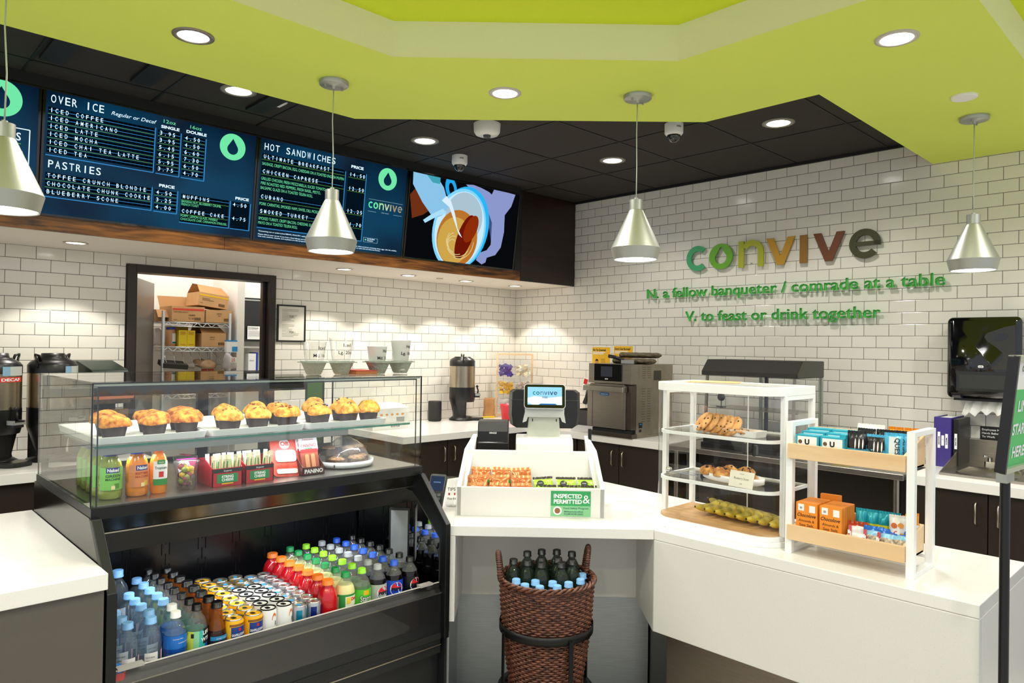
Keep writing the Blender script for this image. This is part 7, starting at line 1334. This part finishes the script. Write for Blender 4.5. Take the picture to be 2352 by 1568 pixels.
def crum(b, w_, d_, h_, seed):
    nu, nv = 24, 12; vs_ = []
    for j in range(nv+1):
        v = j/nv
        for i in range(nu):
            a = 2*math.pi*i/nu; c_, s_ = math.cos(a), math.sin(a); k = 1/max(abs(c_), abs(s_))**0.7; n_ = 1+0.16*noise.noise(Vector((c_*2+seed, s_*2, v*3)))
            vs_.append((c_*k*w_/2*n_*(1-0.12*v), s_*k*d_/2*n_*(1-0.35*v), h_*v+(0.012*noise.noise(Vector((c_*5, s_*5, seed))) if j == nv else 0)))
    b.add(vs_, [(j*nu+i, j*nu+(i+1) % nu, (j+1)*nu+(i+1) % nu, (j+1)*nu+i) for j in range(nv) for i in range(nu)]+[tuple(range(nu-1, -1, -1)), tuple(range(nv*nu, nv*nu+nu))], True)
crum(b, 0.11, 0.08, 0.18, 1); b.obj('bag', t)
t = thing('plastic_bucket', 'small red bucket beside the black cash register screen', 'bucket', (-0.53, -0.47, 0.955)); b = B(); b.m(mat('red_bucket', 'D9303A', 0.35)).lathe([(0, 0.003), (0.06, 0), (0.077, 0.135), (0.082, 0.137), (0.082, 0.145), (0.078, 0.145), (0.058, 0.006), (0, 0.006)], n=36, cap=False); b.obj('pail', t); b = B(); b.m(mat('pail_handle', 'E8C8C8', 0.4)).tube([(0.082*math.cos(R(a)), 0.082*math.sin(R(a)), 0.13-0.07*math.sin(R(a+70)*0.9)) for a in range(-150, -20, 10)], 0.002, 6); b.obj('handle', t)
t = thing('box_cutter', 'yellow box cutter lying in front of the paper bag', 'knife', (-0.60, -0.19, 0.957), -0.35); b = B(); b.m(mat('knife_yellow', 'F0D020', 0.4)).box(0, 0.13, 0, 0.025, 0, 0.012); b.obj('handle', t, 0.004)
for k, (x, y, w_, d_, h_, lb) in enumerate(((-0.10, -0.60, 0.16, 0.14, 0.28, 'flat brown cardboard box behind the customer display by the right wall'), (-0.19, -1.40, 0.09, 0.12, 0.20, 'brown paper packet standing left of the oven'), (-0.10, -1.25, 0.08, 0.10, 0.18, 'narrow brown paper packet behind the other beside the oven'))):
    t = thing('cardboard_box' if k == 0 else 'paper_packet', lb, 'box', (x, y, 0.955+(0.10 if k else 0)), 0); b = B(); b.m(card if k == 0 else bagm).box(-w_/2, w_/2, -d_/2, d_/2, 0, h_); b.obj('body', t, 0.002)
t = thing('storage_bin', 'low dark grey storage bin left of the oven holding brown packets', 'bin', (-0.17, -1.30, 0.955), QR); b = B(); b.m(mat('bin_dark', '2C2A2C', 0.5)).box(-0.28, 0.27, -0.12, -0.115, 0, 0.13).box(-0.28, 0.27, 0.115, 0.12, 0, 0.13).box(-0.28, -0.275, -0.12, 0.12, 0, 0.13).box(0.265, 0.27, -0.12, 0.12, 0, 0.13).box(-0.28, 0.27, -0.12, 0.12, 0, 0.005).box(-0.02, -0.015, -0.12, 0.12, 0, 0.128); b.obj('body', t)
for o_ in C.objects:
    if o_.name.startswith('paper_packet') and o_.type == 'EMPTY': o_.location.z = 0.961
t = thing('oven_tag', 'white tag with red print on the tiles left of the oven', 'tag', (-0.004, -0.92, 1.235), QR); t.rotation_euler = (0, R(15), QR); b = B(); b.m(paper).box(-0.03, 0.03, 0, 0.002, 0, 0.12); b.m(mat('panino_red', 'C8201E', 0.4)).box(-0.022, 0.022, -0.001, 0, 0.06, 0.11).box(-0.015, 0.015, -0.001, 0, 0.02, 0.045); b.obj('tag', t)
t = thing('rubber_grip', 'black rubber grip hanging on the tiles below the red printed tag', 'grip', (-0.024, -0.95, 1.12), QR); b = B(); b.m(black).tube([(0, 0, 0), (0.03, 0, 0.06), (0.05, 0, 0.14)], 0.022, 10); b.obj('grip', t)
# smart speaker, thermal dispenser, milk box
t = thing('smart_speaker', 'black cylindrical speaker on the counter left of the coffee dispenser', 'speaker', (-1.115, -0.13, 0.955)); b = B(); b.m(mat('speaker_black', '1B1B1C', 0.65, bump=0.2, bscale=400)).lathe([(0.052, 0), (0.058, 0.006), (0.060, 0.012), (0.060, 0.17), (0.057, 0.178), (0, 0.179)], n=40); b.obj('body', t)
def urn(name, lb, x, y, z, s, rz, decaf=False, light_lid=False):
    t = thing(name, lb, 'coffee dispenser', (x, y, z), rz, 'thermal coffee dispensers'); t.scale = (s, s, s if light_lid else s*0.955)
    b = B(); b.m(brushed('urn_steel', 'B3A792', 0.25, 2)).lathe([(0.118, 0.30), (0.118, 0.50)], n=48, cap=False); b.obj('steel_jacket', t)
    b = B(); b.m(black).lathe([(0.119, 0.50), (0.119, 0.545), (0.105, 0.565), (0.075, 0.58), (0.075, 0.586), (0.0, 0.587)], n=40, cap=False); b.lathe([(0.062, 0.585), (0.055, 0.612), (0, 0.614)], n=28, cap=False) if light_lid is False else None
    for s_ in (-1, 1): b.tube([(s_*0.095, 0, 0.565), (s_*0.11, 0, 0.60), (s_*0.135, 0, 0.605), (s_*0.132, 0, 0.60)], 0.007, 8); b.tube([(s_*0.118, 0.0, 0.53), (s_*0.125, 0, 0.57), (s_*0.134, 0, 0.602)], 0.006, 8)
    b.obj('lid', t)
    b = B(); b.m(black).lathe([(0.119, 0.305), (0.119, 0.20), (0.112, 0.17)], n=40, cap=False); b.lathe([(0.118, 0.203), (0.08, 0.05), (0.085, 0.03)], n=32, cap=False, squash=lambda a, c, z_: (a, max(c, -0.035))); b.box(-0.075, 0.075, -0.02, 0.08, 0.02, 0.2); b.obj('stand', t)
    b = B(); b.m(black).lathe([(0.118, 0.0), (0.118, 0.012), (0.085, 0.035)], n=40); b.rbox(-0.075, 0.075, -0.20, -0.02, 0.0, 0.022, 0.05); b.m(dark_steel).rbox(-0.06, 0.06, -0.185, -0.04, 0.022, 0.024, 0.04); b.obj('drip_base', t)
    b = B(); b.m(black).rbox(-0.032, 0.032, -0.165, -0.10, 0.21, 0.245, 0.012); b.tube([(0, -0.145, 0.24), (0, -0.15, 0.275), (0, -0.14, 0.30)], 0.007, 8); b.lathe([(0, -0.016), (0.016, 0), (0, 0.016)], 0, -0.14, 0.31, 10); b.m(alu).box(-0.034, -0.028, -0.168, -0.12, 0.225, 0.248).box(0.028, 0.034, -0.168, -0.12, 0.225, 0.248).box(-0.034, 0.034, -0.170, -0.164, 0.225, 0.238); b.obj('faucet', t)
    b = B(); b.m(mat('urn_sticker', 'C9CFC8', 0.5)).cpatch(0, 0, 0.49, 0.54, 0.1198, -115, -58, 8); b.m(mat('urn_sticker_blue', '8FB8D8', 0.5)).cpatch(0, 0, 0.49, 0.54, 0.1202, -115, -98, 3)
    if decaf: b.m(mat('decaf_red', 'E0301E', 0.4)).cpatch(0, 0, 0.455, 0.482, 0.1195, -130, -62, 8); b.m(mat('label_white', 'F4F4F4', 0.4)); b.ctext('DECAF', 0, 0, 0.461, 0.1205, 0.022, -94, 0.04, 0.10)
    b.obj('stickers', t)
urn('coffee_dispenser', 'thermal coffee dispenser with a red DECAF label at the left edge', -4.385, -0.52, 0.956, 1.02, 0.55, True)
urn('coffee_dispenser', 'thermal coffee dispenser seen through the left side of the glass case', -4.118, -0.50, 0.956, 1.02, 0.75)
urn('coffee_dispenser', 'thermal coffee dispenser standing alone near the tiled corner', -0.86, -0.20, 0.956, 0.98, 0.95, light_lid=True)
t = thing('carton_box', 'white printed carton on the counter seen through the glass case', 'box', (-1.80, -0.33, 0.955), 0.0); b = B(); b.m(mat('carton_white', 'E8E6E0', 0.7)).box(-0.17, 0.17, -0.12, 0.12, 0, 0.17).hexa([(-0.17, -0.12, 0.17), (0.17, -0.12, 0.17), (-0.17, 0.12, 0.17), (0.17, 0.12, 0.17), (-0.15, -0.02, 0.20), (0.15, -0.02, 0.20), (-0.15, 0.1, 0.20), (0.15, 0.1, 0.20)]); b.obj('box', t)
b = B(); b.m(mat('carton_orange', 'D89A4A', 0.6))
for k in range(6): b.poly([(-0.14+0.05*k+0.014*math.cos(2*math.pi*i/12), -0.1205, 0.12+0.009*math.sin(2*math.pi*i/12)) for i in range(12)])
b.m(ink).box(0.05, 0.13, -0.1206, -0.12, 0.06, 0.062).box(0.05, 0.13, -0.1206, -0.12, 0.094, 0.096)
for k in range(12): b.box(0.052+0.0065*k, 0.055+0.0065*k, -0.1206, -0.12, 0.062, 0.094)
b.text('BOX FOR', (0.0, -0.121, 0.02), 0.02, bold=0.03); b.obj('print', t)
# equipment behind the case on the urn counter
t = thing('coffee_grinder', 'dark rounded coffee machine with a salmon stripe seen through the glass case', 'coffee machine', (-3.86, -0.42, 0.956), 0.3); b = B(); b.m(mat('machine_dark', '22302B', 0.25)).prism([(-0.12, 0.30), (-0.17, 0.38), (-0.10, 0.50), (0.05, 0.55), (0.14, 0.55), (0.14, 0.28)], -0.11, 0.11, 'x'); b.m(mat('machine_salmon', 'C8785E', 0.4)).prism([(-0.16, 0.33), (-0.172, 0.38), (0.14, 0.36), (0.14, 0.34)], -0.112, 0.112, 'x'); b.m(black).box(-0.1, 0.1, -0.15, 0.14, 0, 0.06).box(-0.1, 0.1, 0.0, 0.14, 0.06, 0.3); b.obj('body', t, 0.004); b = B(); b.m(clear('brown_hopper', (0.6, 0.42, 0.25), 1.45, 0.05, 0.5, (0.3, 0.18, 0.1))).box(-0.09, 0.09, -0.14, -0.01, 0.065, 0.27); b.obj('hopper', t)

# framed notice by the doorway
t = thing('framed_notice', 'black framed printed notice on the tiles right of the doorway', 'frame', (-2.556, -0.016, 1.639)); b = B(); b.m(black).box(0, 0.236, 0, 0.015, 0, 0.012).box(0, 0.236, 0, 0.015, 0.275, 0.287).box(0, 0.012, 0, 0.015, 0.012, 0.275).box(0.224, 0.236, 0, 0.015, 0.012, 0.275); b.obj('frame', t); b = B(); b.m(mat('notice_paper', 'D9D6CA', 0.7)).box(0.012, 0.224, 0.004, 0.014, 0.012, 0.275); b.obj('sheet', t)
b = B(); b.m(mat('grey_print', '77756C', 0.7))
rr = random.Random(2)
for hz in (0.25, 0.13):
    for k in range(9): x0 = 0.04+0.0*k; b.box(x0, x0+rr.uniform(0.04, 0.14), 0.003, 0.004, hz-0.011*k, hz-0.011*k+0.0022)
    b.text('9:20', (0.118, 0.003, hz-0.06), 0.02, align='C', bold=0.02)
b.obj('print', t)

# ================================================================ store room seen through the doorway
t = thing('wire_shelving', 'chrome wire shelving unit stacked with cartons in the store room', 'shelving', (-3.08, 0.72, 0)); SHX = (-0.13, 0.375)
wire = mat('wire_white_chrome', 'D8DCDC', 0.25, 0.6)
for z in (1.775, 1.585, 1.222, 0.5):
    b = B(); b.m(wire); yf = -0.21
    for y in (yf, 0.21): b.rod((SHX[0], y, z), (SHX[1], y, z), 0.004, 6).rod((SHX[0], y, z-0.03), (SHX[1], y, z-0.03), 0.0035, 6)
    for x in SHX: b.rod((x, yf, z), (x, 0.21, z), 0.004, 6)
    n = 14
    for k in range(n): x0 = SHX[0]+(SHX[1]-SHX[0])*k/n; x1 = SHX[0]+(SHX[1]-SHX[0])*(k+1)/n; b.bar((x0, yf, z if k % 2 else z-0.03), (x1, yf, z-0.03 if k % 2 else z), 0.005)
    for k in range(14): x = SHX[0]+(SHX[1]-SHX[0])*(k+0.5)/14; b.rod((x, yf, z), (x, 0.21, z), 0.002, 5)
    b.obj('wire_shelf', t)
for x in SHX:
    for y in (-0.21, 0.21): b = B(); b.m(wire).cyl(x, y, 0, 1.86, 0.012, 12); b.obj('post', t)
def carton(lb, x, y, z, w_, d_, h_, rz=0, openf=False, stripe=None, marks=(), tilt=0.0, grp='cardboard cartons in the store room'):
    t = thing('cardboard_box', lb, 'box', (x, y, z), rz, grp); t.rotation_euler = (0, tilt, rz); b = B(); b.m(card).box(-w_/2, w_/2, -d_/2, d_/2, 0, h_); b.obj('carton', t)
    if openf:
        b = B(); b.m(card_in)
        if openf == 'gable': b.quad((-w_/2, -d_/2, h_), (w_/2, -d_/2, h_), (w_/2-0.02, 0, h_+0.07), (-w_/2+0.02, 0, h_+0.07)).quad((w_/2, d_/2, h_), (-w_/2, d_/2, h_), (-w_/2, 0.05, h_+0.075), (w_/2, 0.05, h_+0.075))
        elif openf == 'back': b.quad((-w_/2, d_/2, h_), (w_/2, d_/2, h_), (w_/2+0.03, d_/2+0.03, h_+0.09), (-w_/2-0.01, d_/2+0.03, h_+0.09))
        else: b.quad((-w_/2, -d_/2, h_), (w_/2, -d_/2, h_), (w_/2+0.01, -d_/2-0.05, h_-0.06), (-w_/2, -d_/2-0.05, h_-0.06))
        b.obj('flaps', t)
    b = B(); y_ = -d_/2-0.001
    if stripe: b.m(mat('stripe_'+stripe, stripe, 0.6)).box(-w_/2+0.006, w_/2-0.006, y_, -d_/2, h_*0.74, h_*0.86)
    b.m(mat('carton_print', '5A3E22', 0.7))
    for s_, px, pz, sz in marks: b.text(s_, (px, y_-0.001, pz), sz, bold=0.02)
    for k in range(10): b.box(w_*0.18+0.005*k, w_*0.18+0.003+0.005*k, y_, -d_/2, 0.012, 0.035)
    b.obj('print', t)
carton('cardboard carton with a red stripe on the top store room shelf, widest one', -3.023, 0.66, 1.783, 0.245, 0.28, 0.118, 0, 'back', 'D8402E', (('SWEETENER PACKETS', -0.11, 0.07, 0.011), ('150405', 0.0, 0.045, 0.018), ('12 18', 0.0, 0.02, 0.018), ('Sysco', -0.11, 0.01, 0.012)))
carton('small cardboard carton right of the red striped one on the top shelf', -2.79, 0.64, 1.783, 0.205, 0.26, 0.10, 0, None, None, (('HEINZ', -0.02, 0.065, 0.014), ('MAYO', -0.01, 0.05, 0.009)))
carton('tilted yellow striped carton lying on top of the others', -2.835, 0.66, 1.905, 0.235, 0.26, 0.105, 0.0, 'gable', 'E8B420', (('SACCHARIN', -0.09, 0.055, 0.011), ('YELLOW PACKETS', -0.09, 0.043, 0.011), ('Sysco', -0.1, 0.02, 0.009)), 0.12)
carton('half hidden open carton at the left end of the top shelf', -3.185, 0.74, 1.783, 0.075, 0.2, 0.09, 0.0, 'front')
carton('open cardboard carton at the right of the middle store room shelf', -2.83, 0.64, 1.592, 0.19, 0.26, 0.105, 0.0, 'gable', None, (('HEINZ', -0.03, 0.07, 0.013), ('KETCHUP', -0.03, 0.055, 0.008)))
yb = mat('yellow_tea_box', 'F2D21C', 0.5)
for k in range(2):
    t = thing('tea_box', 'bright yellow box on the middle store room shelf, %s of two' % ('left', 'right')[k], 'box', (-3.055+0.062*k, 0.60, 1.592), 0, 'bright yellow boxes'); b = B(); b.m(yb).box(-0.03, 0.03, -0.06, 0.1, 0, 0.125); b.m(mat('yellow_dark', 'D8A410', 0.5)).box(-0.02, 0.02, -0.0608, -0.06, 0.09, 0.115); b.m(mat('panino_red', 'C8201E', 0.4)).text('SPLENDA', (0, -0.062, 0.012), 0.009, align='C', bold=0.02); b.obj('carton', t)
t = thing('tea_box', 'darker yellow box standing behind the two bright yellow ones', 'box', (-3.02, 0.78, 1.592), 0, 'bright yellow boxes'); b = B(); b.m(mat('yellow_dark', 'D8A410', 0.5)).box(-0.075, 0.075, -0.04, 0.04, 0, 0.165); b.obj('carton', t)
t = thing('powder_jar', 'tan jar with a blue lid on the middle store room shelf', 'jar', (-3.125, 0.60, 1.592)); b = B(); b.m(mat('jar_tan', 'C8926A', 0.4)).lathe([(0.035, 0), (0.037, 0.01), (0.037, 0.11), (0.030, 0.13)], n=24); b.obj('body', t); b = B(); b.m(mat('lid_blue', '1E3FA8', 0.4)).cyl(0, 0, 0.13, 0.146, 0.033, 20); b.obj('lid', t); b = B(); b.m(mat('label_white', 'F4F4F4', 0.4)).cpatch(0, 0, 0.02, 0.10, 0.0376, -90, -20, 5); b.m(mat('rb_1E93B8', '1E93B8', 0.3)).cpatch(0, 0, 0.022, 0.035, 0.038, -88, -24, 4); b.obj('label', t)
bagp = clear('pantry_bag_film', (0.9, 0.88, 0.88), 1.45, 0.1, 0.45, (0.8, 0.72, 0.72))
def sack(name, lb, x, y, z, w_, d_, h_, m_, seed): t = thing(name, lb, 'plastic bag', (x, y, z)); b = B(); b.m(m_); lumpy(b, w_/2, h_, h_*0.28, seed, 22, 9, 0.5); b.obj('bag', t)
sack('plastic_bag', 'crumpled clear plastic bag on the middle store room shelf', -3.185, 0.72, 1.595, 0.11, 0.12, 0.10, bagp, 3)
# things hanging under the shelves and on the side wall
t = thing('wire_basket', 'wire basket of dark folders and papers hanging under the middle shelf', 'basket', (-3.05, 0.56, 1.40)); b = B(); b.m(wire)
for k in range(7): x = -0.12+0.065*k; b.rod((x, -0.02, 0.05), (x, 0.05, 0.16), 0.002, 5)
b.rod((-0.14, -0.02, 0.05), (0.30, -0.02, 0.05), 0.003, 6).rod((0.24, 0.05, 0.17), (0.32, -0.04, 0.03), 0.003, 6).rod((-0.14, 0.05, 0.17), (-0.12, -0.04, 0.05), 0.003, 6); b.obj('wire_frame', t)
for k, (x, z, w_, h_, c_, lb) in enumerate(((-3.12, 1.435, 0.18, 0.035, '35302F', 'dark folder lying in the hanging wire basket'), (-3.00, 1.43, 0.10, 0.03, '8A8478', 'grey cloth in the hanging wire basket'), (-2.88, 1.435, 0.16, 0.045, '9A7A5A', 'brown paper bag in the hanging wire basket'))):
    t = thing('folder' if k == 0 else 'cloth', lb, 'folder' if k == 0 else 'cloth', (x, 0.56, z), 0.1*k); t.rotation_euler = (0.2, 0.08, 0); b = B(); b.m(mat('pantry_'+c_, c_, 0.7, bump=0.3)); (b.box(-w_/2, w_/2, -0.07, 0.07, 0, h_) if k == 0 else lumpy(b, w_/2, h_, 0.01, k+4, 18, 6, 0.5)); b.obj('body', t)
t = thing('glove_box', 'white and blue glove box on the side wall of the store room', 'box', (-2.70, 0.52, 1.55), 0.1); b = B(); b.m(mat('label_white', 'F4F4F4', 0.4)).box(-0.045, 0.045, -0.04, 0.04, 0, 0.095); b.m(mat('glove_blue', '2A8FD0', 0.5)).box(-0.0, 0.046, -0.041, 0.04, 0.005, 0.045).box(-0.045, 0.045, -0.041, 0.04, 0.085, 0.096); b.obj('box', t)
t = thing('hair_net_bag', 'clear bag labelled HAIR NETS hanging below the glove box', 'plastic bag', (-2.71, 0.50, 1.42)); b = B(); b.m(bagp); lumpy(b, 0.055, 0.11, 0.02, 11, 20, 8, 0.4); b.obj('bag', t); b = B(); b.m(paper).box(-0.015, 0.035, -0.058, -0.056, 0.05, 0.09); b.m(mat('panino_red', 'C8201E', 0.4)).text('HAIR', (0.01, -0.059, 0.072), 0.014, align='C', bold=0.03).text('NETS', (0.01, -0.059, 0.056), 0.014, align='C', bold=0.03); b.obj('tag', t)
t = thing('towel_dispenser', 'black towel dispenser on the store room wall seen through the doorway', 'dispenser', (-2.345, 1.185, 1.64)); b = B(); b.m(mat('dispenser_dark', '14171C', 0.25)).rbox(0, 0.36, 0, 0.11, 0, 0.40, 0.03, 'y'); b.obj('cover', t); b = B(); b.m(alu).box(0.02, 0.34, -0.002, 0, 0.375, 0.385); b.obj('trim', t)
t = thing('paper_notice', 'white printed notice under the store room towel dispenser', 'notice', (-2.27, 1.17, 1.66)); b = B(); b.m(paper).box(0, 0.14, 0, 0.003, 0, 0.12); b.m(ink).text('Food Employees', (0.008, -0.001, 0.10), 0.014, bold=0.03).text('Must Wash Hands', (0.008, -0.001, 0.085), 0.012); 
for k in range(5): b.box(0.01, 0.12, -0.0006, 0, 0.07-0.01*k, 0.072-0.01*k)
b.obj('sheet', t)
t = thing('binder_shelf', 'white wall shelf with a blue binder in the store room', 'shelf', (-2.36, 1.14, 1.20)); b = B(); b.m(mat('shelf_grey', 'B9B5AC', 0.5)).box(0, 0.4, 0, 0.15, 0, 0.02).box(0, 0.4, 0, 0.15, 0.38, 0.395).box(0, 0.015, 0, 0.15, 0.02, 0.38); b.obj('shelf', t)
t = thing('binder', 'white and blue binder standing on the store room wall shelf', 'binder', (-2.27, 1.14, 1.2205)); b = B(); b.m(mat('label_white', 'F4F4F4', 0.4)).box(0, 0.07, 0, 0.14, 0, 0.31); b.m(mat('lid_blue', '1E3FA8', 0.4)).box(0.07, 0.09, 0.0, 0.14, 0, 0.32); b.m(ink).text('OSHA', (0.01, -0.001, 0.24), 0.016); b.obj('cover', t)
t = thing('hanging_aprons', 'grey plastic covered garments hanging on the inside of the door', 'garments', (-3.475, 0.34, 1.25), R(-29)); b = B(); b.m(clear('garment_film', (0.6, 0.6, 0.6), 1.5, 0.1, 0.6, (0.35, 0.34, 0.33))); nx = 18; vs_ = []
for i in range(nx+1):
    y = -0.13+0.26*i/nx; f = 0.012*math.sin(i*1.7); vs_ += [(0.0+f, y, 0.0), (0.01+f, y, 0.27), (0.0+f*0.5, y, 0.52)]
b.add(vs_, [(3*i+k, 3*i+3+k, 3*i+4+k, 3*i+1+k) for i in range(nx) for k in (0, 1)], True); b.obj('garment', t)
carton('low cardboard carton on the lowest visible store room shelf, left one', -2.98, 0.62, 1.226, 0.12, 0.16, 0.10, 0.05); carton('low cardboard carton on the lowest visible store room shelf, right one', -2.82, 0.62, 1.226, 0.14, 0.16, 0.09, -0.05)
t = thing('spray_nozzles', 'yellow and red spray bottle heads low in the doorway', 'spray bottles', (-2.80, 0.56, 1.226)); b = B(); b.m(yb).box(-0.0, 0.06, -0.01, 0.01, 0.15, 0.175).box(0.03, 0.05, -0.01, 0.01, 0.10, 0.15); b.m(mat('panino_red', 'C8201E', 0.4)).box(-0.10, -0.06, -0.01, 0.01, 0.17, 0.19).box(-0.05, -0.01, -0.01, 0.01, 0.175, 0.195); b.m(cupclear).cyl(-0.08, 0, 0.0, 0.17, 0.02, 14).cyl(-0.03, 0, 0, 0.17, 0.02, 14).cyl(0.04, 0, 0, 0.10, 0.022, 14); b.m(black).tube([(0.08, 0, 0.17), (0.12, 0, 0.16), (0.14, 0, 0.08)], 0.01, 8); b.obj('bottles', t)
for kd, o_ in protos.items():
    if kd not in used:
        for c_ in kids(o_): bpy.data.objects.remove(c_)
        bpy.data.objects.remove(o_)
